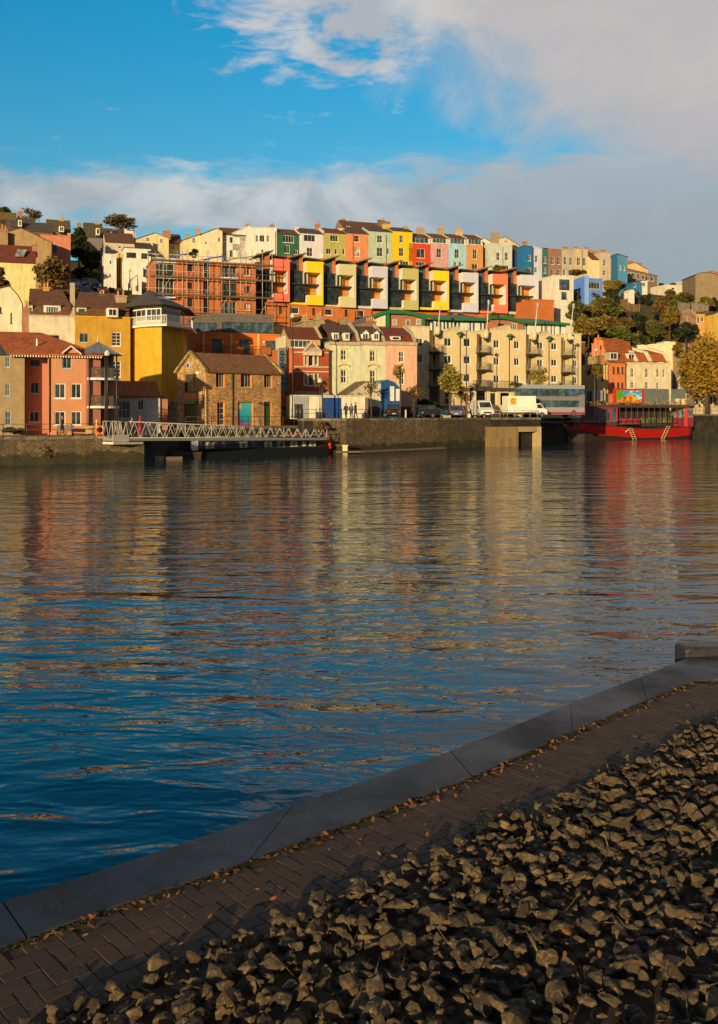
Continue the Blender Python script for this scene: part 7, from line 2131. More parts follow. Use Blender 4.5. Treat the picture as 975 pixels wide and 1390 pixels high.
# hoardings and units on the quay behind the red boat
def panel(name, label, cat, c, x0, x1, y0, y1, Y0, Y1, mat, th=.3, frame=None, zlo=None):
    n0, n1 = K(c, x0, y0), K(c, x1, y1)
    g = Fac(P(n0[0], 0, Y0).to_2d(), P(n1[0], 0, Y1).to_2d())
    z1 = g.uz(*K(c, x0, y0))[1]; z0 = g.uz(*K(c, x0, y1))[1]
    t = thing(name, tuple(g.pt(0, z0)), label, cat)
    mb = MB(); mb.box(g.pt(0, z0), g.u.to_3d() * g.L, -g.n.to_3d() * th, Zv * (z1 - z0)); mb.build('panel', mat, t)
    mb = MB()
    for a_ in (.1, g.L - .25): mb.box(g.pt(a_, zlo or 4.0, -th - .01), g.u.to_3d() * .15, -g.n.to_3d() * .15, Zv * (z1 - (zlo or 4.0) - .05))
    mb.build('post', DARK, t)
    return t, g, z0, z1


t, g, z0, z1 = panel('kiosk', 'pale grey framed kiosk with dark openings behind the red boat', 'kiosk', 'E5', 225, 308, 165, 330, 174, 175, render((.4, .4, .38)), 2.5)
for x0 in (.18, .55):
    mb = MB(); mb.box(g.pt(g.L * x0, z0 + .3, .03), g.u.to_3d() * g.L * .28, -g.n.to_3d() * .02, Zv * (z1 - z0 - .6)); mb.build('opening', DARK, t)
t, g, z0, z1 = panel('billboard', 'grey billboard with red triangle print behind the red boat', 'billboard', 'E5', 312, 465, 176, 300, 174.5, 176.5, render((.55, .55, .56)))
mb = MB()
for cz in (.8, .45):
    mb.poly([g.pt(g.L * .12, z0 + (z1 - z0) * cz, .012), g.pt(g.L * .12, z0 + (z1 - z0) * (cz - .28), .012), g.pt(g.L * .3, z0 + (z1 - z0) * (cz - .14 + .12), .012)])
for k in range(4): mb.box(g.pt(g.L * .45, z0 + (z1 - z0) * (.2 + .17 * k), .015), g.u.to_3d() * g.L * .4, -g.n.to_3d() * .01, Zv * .08, 1)
mb.build('print', [paint((.5, .02, .05), .5), paint((.18, .18, .19), .5)], t)
t, g, z0, z1 = panel('hoarding', 'red framed hoarding painted with an orange mountain and blue sky', 'hoarding', 'E5', 570, 930, 152, 330, 177, 181, paint((.62, .03, .01), .5))
m, nt, b = newmat('mountain_mural')
u_ = nd(nt, 'ShaderNodeTexCoord').outputs['Generated']; sp = nd(nt, 'ShaderNodeSeparateXYZ'); nt.links.new(u_, sp.inputs[0])
nz = noise(nt, u_, 5, 4, .6)
skyp = mixc(nt, ramp(nt, noise(nt, u_, 4, 3), [(.5, 0.0), (.6, 1.0)]), (.02, .4, .75), (.65, .75, .75))
grn = mixc(nt, ramp(nt, sp.outputs[0], [(.22, 1.0), (.3, 0.0)]), skyp, (.10, .35, .03))
dx = mm('ABSOLUTE', mm('SUBTRACT', sp.outputs[0], .5))
hgt = mm('SUBTRACT', .78, mm('MULTIPLY', dx, 1.35))
inm = ramp(nt, mm('ADD', mm('SUBTRACT', hgt, sp.outputs[2]), mm('MULTIPLY', mm('SUBTRACT', nz, .5), .12)), [(.49, 0.0), (.51, 1.0)])
hm = nt.nodes.new('ShaderNodeMath'); hm.operation = 'ADD'; hm.inputs[1].default_value = .5
df = mm('ADD', mm('SUBTRACT', hgt, sp.outputs[2]), mm('MULTIPLY', mm('SUBTRACT', nz, .5), .12))
inm = ramp(nt, df, [(.0, 0.0), (.02, 1.0)])
fire = ramp(nt, nz, [(.35, (.25, .05, .01)), (.5, (.75, .25, .02)), (.65, (.8, .55, .05))])
nt.links.new(mixc(nt, inm, grn, fire), b.inputs['Base Color'])
mb = MB(); mb.box(g.pt(g.L * .07, z0 + .15, .05), g.u.to_3d() * g.L * .84, -g.n.to_3d() * .04, Zv * (z1 - z0) * .82); mb.build('mural', m, t)
panel('site_unit', 'long grey green site container behind the red boat right of the mural hoarding', 'container', 'E6', 126, 610, 145, 345, 181, 190, render((.20, .24, .23)), 2.5)
panel('site_unit', 'low brown crate screen with a lit lattice right of the site container', 'screen', 'E6', 612, 700, 200, 345, 189, 191, wood((.4, .3, .2), .3), .3)
for i, (x, w_) in enumerate(((180, 60), (235, 50), (505, 50), (570, 46))):
    n0 = K('E6', x, 300); p_ = P(n0[0], n0[1], 181 + x * .012)
    t = thing('cafe_chair_stack', (p_.x, p_.y, p_.z - 1), 'pale slatted crate standing on the quay edge behind the boat, ' + ['leftmost of four', 'second from the left', 'third from the left', 'rightmost of four'][i], 'crate', 'pale crates on the quay behind the red boat')
    t.name = 'slatted_crate'; WPOS[t.name] = Vector((p_.x, p_.y, p_.z - 1))
    mb = MB(); s_ = w_ * 181 / F / 8.478
    for r_ in range(4): mb.cbox((p_.x, p_.y, p_.z - .9 + r_ * .42), s_, .8, .2)
    mb.cbox((p_.x, p_.y + .05, p_.z - .95), s_ * .85, .6, 1.55); mb.build('crate', render((.62, .5, .34)), t)

# ============================================================ NARROWBOAT
A = Vector((-18.6, 97.6)); B = Vector((-2.9, 108.2))
g = Fac(A, B); U = g.u.to_3d(); N = g.n.to_3d(); L = g.L
NBT = thing('narrowboat', tuple(g.pt(L / 2, 0)), 'dark blue black narrowboat with brass framed windows moored under the gangway', 'boat')
HUL = paint((.012, .013, .016), .3); SUP = paint((.03, .042, .065), .25); GUN = paint((.10, .09, .06), .6)
W = 2.1
def sec(a, w_, z0, z1, fl=0):
    c_ = -W / 2
    return [g.pt(a, z0, c_ + w_ / 2 * .8 + 0), g.pt(a, z1, c_ + w_ / 2), g.pt(a, z1, c_ - w_ / 2), g.pt(a, z0, c_ - w_ / 2 * .8)]
mb = MB(); mb.loft([sec(-.9, .15, .3, 1.35), sec(-.2, .9, .0, 1.2), sec(1.0, 1.7, -.3, 1.0), sec(2.4, W, -.3, .85), sec(L - 1.6, W, -.3, .85), sec(L - .6, 1.8, -.3, .9), sec(L, .9, -.1, 1.0)], 0); mb.build('hull', HUL, NBT)
mb = MB(); mb.loft([sec(-.95, .2, 1.1, 1.42), sec(-.2, 1.0, 1.0, 1.26), sec(1.0, 1.8, .86, 1.06), sec(2.4, W + .1, .72, .9), sec(L - 1.6, W + .1, .72, .9), sec(L, 1.0, .86, 1.05)], 0); mb.build('gunwale', GUN, NBT)
c_ = -W / 2
def csec(a, z1): return [g.pt(a, .86, c_ + .95), g.pt(a, z1, c_ + .82), g.pt(a, z1 + .07, c_ + .4), g.pt(a, z1 + .07, c_ - .4), g.pt(a, z1, c_ - .82), g.pt(a, .86, c_ - .95)]
zr = 2.12
mb = MB(); mb.loft([csec(2.5, zr), csec(L - 2.6, zr)], 0); mb.build('cabin', SUP, NBT)
mb = MB(); mb.box(g.pt(2.4, zr - .02, c_ + .9), U * (L - 4.9), -N * .1, Zv * .07); mb.build('handrail', paint((.62, .55, .42), .5), NBT)
# cratch front panel catching the sun
mb = MB(); mb.box(g.pt(2.35, .95, c_ + .8), U * .12, -N * 1.6, Zv * 1.15); mb.build('front_bulkhead', paint((.75, .72, .64), .4), NBT)
a0, z0 = g.uz(*K('E7', 732, 375)); a1, z1 = g.uz(*K('E7', 785, 300)); mb = MB(); mb.box(g.pt(a0, z0, .02), U * (a1 - a0), -N * .05, Zv * (z1 - z0)); mb.build('white_door', paint((.82, .8, .72), .5), NBT)
cf = Fac(A + g.n * (c_ + .93), B + g.n * (c_ + .93))
for c, x, y_, ww, hh_, rd in (('E7', 883, 335, 68, 56, 0), ('E8', 122, 566, 40, 50, 1), ('E8', 362, 568, 90, 76, 0), ('E8', 492, 564, 34, 46, 1), ('E8', 657, 565, 92, 76, 0), ('E8', 812, 565, 90, 76, 0), ('E1', 95, 595, 84, 70, 0), ('E1', 235, 594, 84, 68, 0), ('E1', 440, 592, 78, 66, 0)):
    nx, ny = K(c, x, y_); s_ = cf.A.y * 1.05 / F / SH[c][2]
    a_, z = cf.uz(nx, ny); w_ = ww * s_ * 1.1; h_ = hh_ * s_
    if rd:
        mb = MB(); mb.tube(cf.pt(a_, z, -.03), cf.pt(a_, z, .05), .24, n=14); wn = mb.build('porthole', paint((.5, .3, .1), .3, .6), NBT); mb = MB(); mb.tube(cf.pt(a_, z, .04), cf.pt(a_, z, .06), .17, n=14); mb.build('pane', GL, wn)
    else:
        mb = MB(); mb.box(cf.pt(a_ - w_ / 2, z - h_ / 2, .03), U * w_, -N * .1, Zv * h_); wn = mb.build('window', paint((.6, .48, .28), .35), NBT)
        mb = MB(); mb.box(cf.pt(a_ - w_ / 2 + .09, z - h_ / 2 + .08, .04), U * (w_ - .18), -N * .008, Zv * (h_ - .16)); mb.build('pane', glass((.14, .17, .2), .1), wn)
        mb = MB(); mb.box(cf.pt(a_ - w_ / 2 + .1, z - h_ / 2 + .09, .047), U * w_ * .2, -N * .004, Zv * (h_ - .18)); mb.box(cf.pt(a_ + w_ * .22, z - h_ / 2 + .09, .047), U * w_ * .18, -N * .004, Zv * (h_ - .18)); mb.build('curtain', render((.55, .5, .42)), wn)
a_, z = cf.uz(*K('E1', 345, 588))
mb = MB(); mb.tube(cf.pt(a_, z, .0), cf.pt(a_, z, .03), .27, n=18)
sg = mb.build('name_plate', paint((.7, .68, .66), .4), NBT)
mb = MB()
for dz, w_, mi in ((.12, .55, 1), (.0, .7, 0), (-.13, .5, 1)): mb.box(cf.pt(a_ - w_ / 2, z + dz - .04, .045), U * w_, -N * .012, Zv * .08, mi)
mb.build('name_strokes', [paint((.5, .02, .02), .4), paint((.75, .74, .72), .4)], sg)
# stern: red tiller post, fenders, life ring
for x, y0, y1, r_, col in ((662, 640, 545, .17, (.7, .04, .01)), (618, 545, 500, .12, (.6, .03, .01)), (690, 610, 560, .08, (.6, .05, .03))):
    a_, z0 = g.uz(*K('E1', x, y0)); _, z1 = g.uz(*K('E1', x, y1)); mb = MB(); mb.tube(g.pt(min(a_, L - .1), z0, -.4), g.pt(min(a_, L - .1) - .25, z1, -.4), r_, r_ * .8, 10); mb.build('stern_post', paint(col, .4), NBT)
for i, x in enumerate((235, 340)):
    a_, z = g.uz(*K('E1', x, 522)); t_ = MB(); t_.cbox(g.pt(a_, zr + .06, -1), .7, .4, .16, 0, R(34)); t_.build('roof_box', paint((.7, .1, .02), .5), NBT)
# dinghy at the bow and small yellow float
t = thing('dinghy', tuple(P(*K('E7', 660, 440), 96.5)), 'small brown open dinghy nosing out below the gangway at the bow of the narrowboat', 'boat')
q0 = P(*K('E7', 585, 440), 96.5); q1 = P(*K('E7', 820, 440), 98.5); gd_ = Fac(q0.to_2d(), q1.to_2d())
mb = MB(); rr = []
for a_, w_, zt_ in ((0, .1, 1.15), (.5, .7, .85), (1.3, 1.1, .68), (2.4, 1.2, .6), (gd_.L, 1.1, .62)):
    rr.append([gd_.pt(a_ + (.3 if a_ == 0 else 0), -.1, -.6 + w_ * .25), gd_.pt(a_, zt_, -.6 + w_ / 2), gd_.pt(a_, zt_ - .03, -.6 + w_ / 2 - .06), gd_.pt(a_, .15, -.6), gd_.pt(a_, zt_ - .03, -.6 - w_ / 2 + .06), gd_.pt(a_, zt_, -.6 - w_ / 2), gd_.pt(a_ + (.3 if a_ == 0 else 0), -.1, -.6 - w_ * .25)])
mb.loft(rr, 0); mb.build('hull', wood((.14, .10, .07), .12), t)
mb = MB(); mb.box(gd_.pt(1.5, .45, -.1), gd_.u.to_3d() * .25, -gd_.n.to_3d() * 1.0, Zv * .05); mb.build('thwart', wood((.3, .2, .1), .1), t)
p_ = P(*K('E7', 432, 440), 93.5)
t = thing('pontoon_float', (p_.x, p_.y, 0), 'sunlit yellow block float on the water left of the dinghy', 'float')
mb = MB(); mb.cbox((p_.x, p_.y, -.1), 1.5, .7, .5, 0, R(20)); mb.build('float', render((.6, .5, .16)), t)
mb = MB(); mb.cbox((p_.x + 1.6, p_.y + .5, -.1), 1.8, .7, .42, 0, R(20)); mb.build('raft', paint((.12, .09, .06), .7), t)

# ============================================================ GANGWAY
PW = paint((.40, .38, .33), .5); PG = paint((.22, .22, .22), .6)
ga = thing('gangway', tuple(P(*K('E7', 90, 280), 88)), 'long white lattice gangway sloping from the promenade down towards the narrowboat stern', 'gangway')
g0 = P(*K('E7', 78, 270), 87.0); g1 = P(*K('E7', 210, 270), 88.5); g2 = P(*K('E1', 600, 520), 106.5)
def truss(p, q, h0, h1, n, posts, mat, off=0):
    d = q - p; mb = MB(); nrm = Vector((d.y, -d.x, 0)).normalized() * off
    p = p + nrm; q = q + nrm
    T = lambda k: p + d * k
    Hh = lambda k: Vector((0, 0, h0 + (h1 - h0) * k))
    mb.tube(T(0), T(1), .05, n=6); mb.tube(T(0) + Hh(0), T(1) + Hh(1), .045, n=6)
    for k in range(n):
        a, b_, c__ = k / n, (k + .5) / n, (k + 1) / n
        mb.tube(T(a), T(b_) + Hh(b_), .035, n=5); mb.tube(T(b_) + Hh(b_), T(c__), .035, n=5)
    for k in range(posts + 1): mb.tube(T(k / posts), T(k / posts) + Hh(k / posts), .05, n=6)
    return mb
for off in (.0, -1.3):
    truss(g0, g1, 1.5, 1.5, 3, 1, PW, off).build('landing_truss', PW, ga)
    truss(g1, g2, 1.5, .9, 20, 8, PW, off).build('truss', PW, ga)
mb = MB()
for a, b_, z in ((g0, g1, 0), (g1, g2, 0)):
    d = b_ - a; nn = Vector((d.y, -d.x, 0)).normalized()
    mb.box(a + nn * .05 - Vector((0, 0, .28)), d, -nn * 1.4, Vector((0, 0, .25)))
mb.build('deck', PG, ga)
mb = MB(); d = g1 - g0; nn = Vector((d.y, -d.x, 0)).normalized(); mb.box(g0 + nn * .08 - Vector((0, 0, .35)), d, -nn * .03, Vector((0, 0, .62))); mb.box(g0 + nn * .12 - Vector((0, 0, .6)), d * 1.9, -nn * 1.5, Vector((0, 0, .22))); mb.build('landing_panel', render((.66, .62, .52)), ga)

# ============================================================ RAILINGS, LAMPS, SMALL THINGS
RAILM = paint((.05, .04, .035), .6)


def rail(label, pts, h=1.1, sp=1.9, mat=RAILM, bars=2, name='railing'):
    t = thing(name, tuple(pts[0]), label, 'railing')
    pts = [Vector(p_) for p_ in pts]
    for a, b_ in zip(pts, pts[1:]):
        d = b_ - a; n = max(1, int(d.length / sp))
        for k in range(n + (1 if b_ is pts[-1] else 0)):
            q = a + d * k / n; mb = MB(); mb.tube(q, q + Vector((0, 0, h)), .04, n=6); mb.build('post', mat, t)
        mb = MB()
        for j in range(bars): mb.tube(a + Vector((0, 0, h - j * h * .45)), b_ + Vector((0, 0, h - j * h * .45)), .03, n=6)
        mb.build('rail', mat, t)
    return t


rail('dark railing along the promenade edge in front of the pink house', [(-38, 80.4, 2.5), (-31.3, 84.2, 2.5), (-21, 90.2, 2.5)])
rail('dark railing on the yard edge in front of the dock house', [(-18.6, 102.6, 3.1), (-7.6, 112.4, 3.1)], 1.1, 1.6)
rail('low dark railing on the quay in front of the white garage', [(-6.4, 109.3, 4.0), (-2, 110.4, 4.0), (1.0, 113.6, 4.0)], 1.05, 1.5)
rail('grey posts and rail on the quay edge in front of the bus', [(18.5, 133.3, 4.0), (25.7, 137.8, 4.0), (27.6, 149.0, 4.0)], 1.0, 1.4, paint((.3, .27, .22), .6))
rail('dark railing on the black quay wall right of the red boat', [(56, 178.8, 4.5), (64, 182.0, 4.5), (85, 190.8, 4.5)], 1.2, 1.8)


def lamp(label, c, x, ytop, ybot, Y, two=False, col=DARK, r_=.09):
    n0 = K(c, x, ytop); n1 = K(c, x, ybot); p1 = P(*n0, Y); p0 = P(*n1, Y); gz = 4.0 if p0.z > 3.4 else 2.5
    p0.z = min(p0.z, gz) if p0.z < 8 else p0.z
    t = thing('street_lamp', tuple(p0), label, 'street lamp', 'street lamps along the harbour')
    mb = MB(); mb.tube(p0, p0 + Vector((0, 0, 1.2)), r_ * 1.6, r_ * 1.5, 8); mb.tube(p0 + Vector((0, 0, 1.2)), Vector((p0.x, p0.y, p1.z)), r_, r_ * .6, 8); mb.build('column', col, t)
    mb = MB(); mb.tube(p1 - Vector((0, 0, .2)), p1 + Vector((0, 0, .1)), .28, .3, 10); mb.tube(p1 + Vector((0, 0, .1)), p1 + Vector((0, 0, .35)), .3, .08, 10); mb.build('lantern', paint((.6, .58, .5), .3), t)
    return t


lamp('tall black street lamp in front of the red brick house', 'D2', 166, 40, 636, 116.5)
lamp('black lamp column on the quay in front of the blue garage door', 'D2', 330, 430, 650, 112.5, r_=.05)
lamp('very tall thin black lamp column in front of the white van', 'D3', 298, 190, 665, 133.5)
lamp('tall dark lamp column at the right end of the cream flats', 'D3', 884, 240, 640, 150)
lamp('dark lamp column in front of the stone house beside the cream flats', 'D4', 225, 160, 470, 168)
lamp('black column on the promenade beside the balcony tower', 'D1', 22, 300, 715, 92, col=DARK)
lamp('slim lamp standing before the white flats on the hill', 'G4', 620, 705, 900, 178, col=DARK)
lamp('pale pole in the dark trees of the hill street', 'G4', 98, 380, 610, 196, col=paint((.5, .4, .3)), r_=.1)
# twin poles with red and white bands near the van
for i, x in enumerate((440, 462)):
    p0 = P(*K('E3', x, 515), 131.5); p0.z = 4.0; p1 = P(*K('E3', x, 60 if i else 200), 131.5)
    t = thing('signal_post', tuple(p0), ['plain dark post left of the banded one beside the white van', 'slim red and white banded post beside the white van'][i], 'post')
    mb = MB(); mb.tube(p0, (p0.x, p0.y, p1.z), .08, .06, 8); mb.build('post', paint((.2, .12, .08), .6), t)
    if i:
        for k in range(6):
            z = 4.0 + .35 + k * .55; mb = MB(); mb.tube((p0.x, p0.y, z), (p0.x, p0.y, z + .28), .095, n=8); mb.build('band', paint((.7, .6, .5) if k % 2 else (.5, .12, .08), .5), t)
        mb = MB(); mb.cbox((p0.x, p0.y, 4.0), .4, .4, .5); mb.build('footing', render((.6, .5, .4)), t)
# A-frame pale box on quay
p0 = P(*K('E3', 205, 540), 129.5)
t = thing('quay_bin', (p0.x, p0.y, 4), 'pale tent shaped concrete block on the quay edge left of the white van', 'block')
mb = MB(); mb.cbox((p0.x, p0.y, 4.0), 1.2, .8, .35, 0, R(40)); mb.loft([[(p0.x - .6, p0.y - .3, 4.35), (p0.x + .5, p0.y + .2, 4.35), (p0.x + .3, p0.y + .7, 4.35), (p0.x - .7, p0.y + .3, 4.35)], [(p0.x - .15, p0.y, 4.95), (p0.x + .2, p0.y + .1, 4.95), (p0.x + .1, p0.y + .3, 4.95), (p0.x - .2, p0.y + .2, 4.95)]], 0); mb.build('block', render((.72, .62, .42)), t)
# life ring on the promenade
p0 = P(*K('G2', 833, 265), 89.3)
t = thing('life_ring', tuple(p0), 'orange life ring hanging on the promenade railing under the balcony tower', 'life ring')
mb = MB(); rr = []
n = 18
for k in range(n):
    a = 2 * math.pi * k / n; c0 = Vector((p0.x + .36 * math.cos(a), p0.y - .15, p0.z + .36 * math.sin(a))); rd = Vector((math.cos(a), 0, math.sin(a)))
    rr.append([c0 + rd * .12 * math.cos(b_) + Vector((0, .12 * math.sin(b_), 0)) for b_ in [2 * math.pi * j / 8 for j in range(8)]])
mb.loft(rr + [rr[0]], 0, True, caps=False); mb.build('ring', paint((.75, .12, .01), .4), t, uv=False)
# yellow grit box and bench
p0 = P(*K('G2', 750, 290), 90)
t = thing('sign_board', (p0.x, p0.y, 2.5), 'ochre board with yellow edge standing on the promenade left of the life ring', 'sign')
mb = MB(); mb.cbox((p0.x, p0.y, 2.6), .95, .08, .8); mb.build('board', paint((.35, .2, .04), .6), t)
mb = MB(); mb.cbox((p0.x + .55, p0.y, 2.5), .1, .1, 1.5); mb.build('post', paint((.6, .4, .02), .5), t)
p0 = P(*K('G2', 590, 260), 90)
t = thing('bench', (p0.x - .6, p0.y, 2.5), 'dark bench on the promenade behind the walker', 'bench')
mb = MB(); mb.cbox((p0.x - .6, p0.y, 2.92), 1.6, .4, .06); mb.build('seat', DARK, t)
mb = MB(); mb.cbox((p0.x - .6, p0.y + .22, 3.1), 1.6, .05, .35); mb.build('backrest', DARK, t)
for dx in (-.7, .7):
    mb = MB(); mb.cbox((p0.x - .6 + dx, p0.y, 2.5), .07, .38, .42); mb.build('leg', DARK, t)
# red flag post on gangway
p0 = P(*K('E7', 305, 240), 91.5); p1 = P(*K('E7', 305, 90), 91.5)
t = thing('red_flag', tuple(p0), 'furled red parasol standing behind the gangway landing', 'parasol')
mb = MB(); mb.tube((p0.x, p0.y, 2.5), p1, .03, n=6); mb.build('pole', WHITE, t)
mb = MB(); mb.tube(p1 - Vector((0, 0, 1.7)), p1 - Vector((0, 0, .9)), .10, .17, 8); mb.tube(p1 - Vector((0, 0, .9)), p1 - Vector((0, 0, .05)), .17, .03, 8); mb.build('canopy', paint((.6, .02, .03), .7), t)
# white satellite post etc: round bollards
for i, (c, x, y_) in enumerate((('E2', 608, 265), ('E1', 270, 260), ('E1', 310, 300))):
    Y_ = 123.5 if i == 0 else 111.2; p0 = P(*K(c, x, y_), Y_); p0.z = 4.0
    t = thing('bollard', tuple(p0), ['short pale bollard on the quay below the small tree', 'thick black bollard left of the white garage', 'second black bollard, nearest the wall corner'][i], 'bollard')
    mb = MB(); r_ = .13 if i == 0 else .28; h_ = .9 if i == 0 else 1.5
    mb.tube(p0, p0 + Vector((0, 0, h_)), r_, r_ * .9, 12); mb.tube(p0 + Vector((0, 0, h_)), p0 + Vector((0, 0, h_ + .15)), r_ * 1.25, r_ * .8, 12); mb.build('bollard', render((.6, .5, .35)) if i == 0 else DARK, t)
# culvert structure in the quay wall
CON = wood((.27, .18, .08), .35, True, 'sheet_piling')
cu = thing('sluice_outfall', (18.5, 131, 0), 'tan panelled sluice housing with a dark square opening in the quay wall', 'sluice')
g = Fac(P(668, 0, 130.0).to_2d(), P(735, 0, 133.5).to_2d()); U = g.u.to_3d(); N = g.n.to_3d()
zt = g.uz(*K('E4', 100, 645))[1]; a1, _ = g.uz(*K('E4', 195, 700)); a2, zo = g.uz(*K('E4', 200, 700)); a3, _ = g.uz(*K('E4', 405, 700))
mb = MB(); mb.box(g.pt(0, -1, 0), U * a1, -N * 3.5, Zv * (zt + 1)); mb.build('tan_panel', CON, cu)
mb = MB(); mb.box(g.pt(a1 + .01, zo, 0), U * (a3 - a1 - .02), -N * 3.5, Zv * (zt - zo)); mb.build('lintel', render((.34, .24, .12)), cu)
mb = MB(); mb.box(g.pt(a3, -1, .02), U * (g.L - a3), -N * 3.5, Zv * (zt + 1.0)); mb.build('pier', render((.5, .38, .2)), cu)
mb = MB(); mb.box(g.pt(a1 + .01, -1, -1.2), U * (a3 - a1 - .02), -N * 2, Zv * (zo + .99)); mb.build('dark_opening', paint((.015, .013, .012), .6), cu)
# ledge walkway at the foot of the wall
mb = MB(); mb.box((-2.6, 108.2, .12), (2.3, .9, 0), (.5, -.7, 0), (0, 0, .22)); mb.box((-.3, 109.2, .12), (10.6, 12.0, 0), (.7, -.6, 0), (0, 0, .2))
o = mb.build('mooring_ledge', render((.16, .11, .07))); tag(o, 'narrow timber mooring ledge along the foot of the old stone wall', 'ledge')
p0 = P(*K('E1', 800, 660), 108.3)
t = thing('fender_block', (p0.x, p0.y, 0), 'small bright cream fender block at the left end of the mooring ledge', 'fender')
mb = MB(); mb.cbox((p0.x, p0.y, -.1), .55, .5, 1.0); mb.cbox((p0.x, p0.y, .9), .7, .6, .12); mb.build('block', render((.72, .62, .36)), t)
# mooring line from quay to the red boat
pts = [P(*K('E4', x, y_), Y_) for x, y_, Y_ in ((210, 540, 133), (300, 562, 138), (400, 582, 143), (500, 592, 148), (600, 594, 152), (700, 592, 156), (790, 580, 160.5))]
mb = MB()
for a, b_ in zip(pts, pts[1:]): mb.tube(a, b_, .05, n=5)
o = mb.build('mooring_line', paint((.34, .36, .32), .7)); tag(o, 'slack pale mooring line running from the quay to the bow of the red boat', 'rope')

# ============================================================ RED BOAT
RA, RBp = P(777, 0, 161).to_2d(), P(943, 0, 177).to_2d()
g = Fac(RA, RBp); U = g.u.to_3d(); N = g.n.to_3d(); L = g.L
rbt = thing('restaurant_boat', tuple(g.pt(L / 2, 0)), 'long red hulled restaurant boat with a glazed red framed cabin moored at the right', 'boat')
REDH = paint((.42, .012, .008), .4, wear=.35); REDP = paint((.50, .02, .05), .4)
zA = g.uz(*K('D4', 80, 620))[1]; W = 5.5
def deckz(k): return 4.05 - 1.5 * math.sin(min(k * 1.15, 1) * math.pi * .5) + .35 * max(0, k - .85) / .15
zs = lambda c, x, y_: g.uz(*K(c, x, y_))
stations = []
for x, yt, yb, ybt in ((76, 618, 668, 640), (95, 612, 655, 712), (160, 614, 655, 714), (200, 620, 672, 716), (260, 626, 683, 718), (360, 634, 690, 718), (430, 640, 698, 716), (560, 648, 700, 713), (700, 640, 694, 706), (800, 634, 684, 702), (832, 626, 678, 690)):
    a_, z1 = zs('D4', x, yt); _, z0 = zs('D4', x, yb); k = a_ / L
    w_ = W * max(.3, min(1, k * 7 + .3, (1 - k) * 9 + .8))
    stations.append((a_, z0, z1, w_))
def hsec(a_, z0, z1, w_): return [g.pt(a_, z0, -W / 2 + w_ / 2 * .93), g.pt(a_, z1, -W / 2 + w_ / 2), g.pt(a_, z1, -W / 2 - w_ / 2), g.pt(a_, z0, -W / 2 - w_ / 2 * .93)]
mb = MB(); mb.loft([hsec(*s_) for s_ in stations], 0); mb.build('hull', REDH, rbt)
mb = MB(); mb.loft([hsec(a_ + (.5 if i == 0 else 0), -.5, z0 + .01, w_ * .93) for i, (a_, z0, z1, w_) in enumerate(stations)], 0); mb.build('lower_hull', paint((.03, .018, .014), .5), rbt)
mb = MB(); mb.loft([hsec(a_, z1 + .0, z1 + .16, w_ + .2) for (a_, z0, z1, w_) in stations], 0); mb.build('rubbing_strake', paint((.09, .06, .045), .6), rbt)
zd = 2.9
# glazed front cabin, tall red posts
zc0 = zs('E5', 110, 545)[1]; zc1 = zs('E5', 110, 378)[1]
fx = [zs('E5', x, 400)[0] for x in (98, 245, 352, 458, 552, 632)]
mb = MB(); mb.box(g.pt(fx[0] + .05, zc0 - .9, -.6), U * (fx[-1] - fx[0]), -N * 4.2, Zv * .9); mb.build('cabin_base', paint((.07, .05, .045), .6), rbt)
mb = MB(); mb.box(g.pt(fx[0] - .2, zc1, -.4), U * (L - fx[0] - .6), -N * 4.6, Zv * .5); mb.build('upper_deck', paint((.08, .05, .04), .6), rbt)
for i, (x0, x1) in enumerate(zip(fx, fx[1:])):
    g2_ = Fac(g.A - g.n * .62, g.B - g.n * .62); window(g2_, x0, x1, zc0 - .05, zc1, 0 if i else 1, 0, 'W', rbt, .05, GLB if i != 1 else GL, fw=.01)
    mb = MB(); mb.box(g.pt(x0 - .11, zc0 - .1, -.5), U * .22, -N * .2, Zv * (zc1 - zc0 + .1)); mb.build('red_post', REDP, rbt)
mb = MB(); mb.box(g.pt(fx[-1] - .11, zc0 - .1, -.5), U * .22, -N * .2, Zv * (zc1 - zc0 + .1)); mb.box(g.pt(fx[0] + .1, zc0 - .22, -.49), U * (fx[-1] - fx[0] - .2), -N * .2, Zv * .14); mb.box(g.pt(fx[0] + .1, zc1 - .16, -.49), U * (fx[-1] - fx[0] - .2), -N * .2, Zv * .16); mb.build('red_frame', REDP, rbt)
# open middle: dark posts, back wall with pale windows, red counter
mb = MB(); mb.box(g.pt(fx[-1] + .2, 2.2, -3.2), U * (L - fx[-1] - 3.2), -N * .2, Zv * (zc1 - 2.2)); mb.build('inner_wall', paint((.05, .035, .03), .7), rbt)
rg = random.Random(4)
for k in range(12):
    a_ = fx[-1] + .6 + (L - fx[-1] - 3.4) * k / 11
    mb = MB(); mb.tube(g.pt(a_, 2.6, -.5), g.pt(a_, zc1, -.5), .06, n=6); mb.build('stanchion', paint((.1, .06, .05), .6), rbt)
    if k % 2 == 0 or k > 6:
        mb = MB(); mb.box(g.pt(a_ - .6, 2.9, -3.1), U * 1.0, -N * .06, Zv * .9); mb.build('inner_window', glass((.10, .13, .07), .15), rbt)
for z in (2.75, 3.5):
    mb = MB(); mb.tube(g.pt(fx[-1], z, -.45), g.pt(L - 2.6, z, -.45), .05, n=6); mb.build('guard_rail', paint((.12, .08, .06), .6), rbt)
mb = MB(); mb.box(g.pt(fx[-1] + 2.6, 2.7, -1.4), U * 4.0, -N * .8, Zv * 1.0); mb.build('red_counter', paint((.35, .02, .05), .5), rbt)
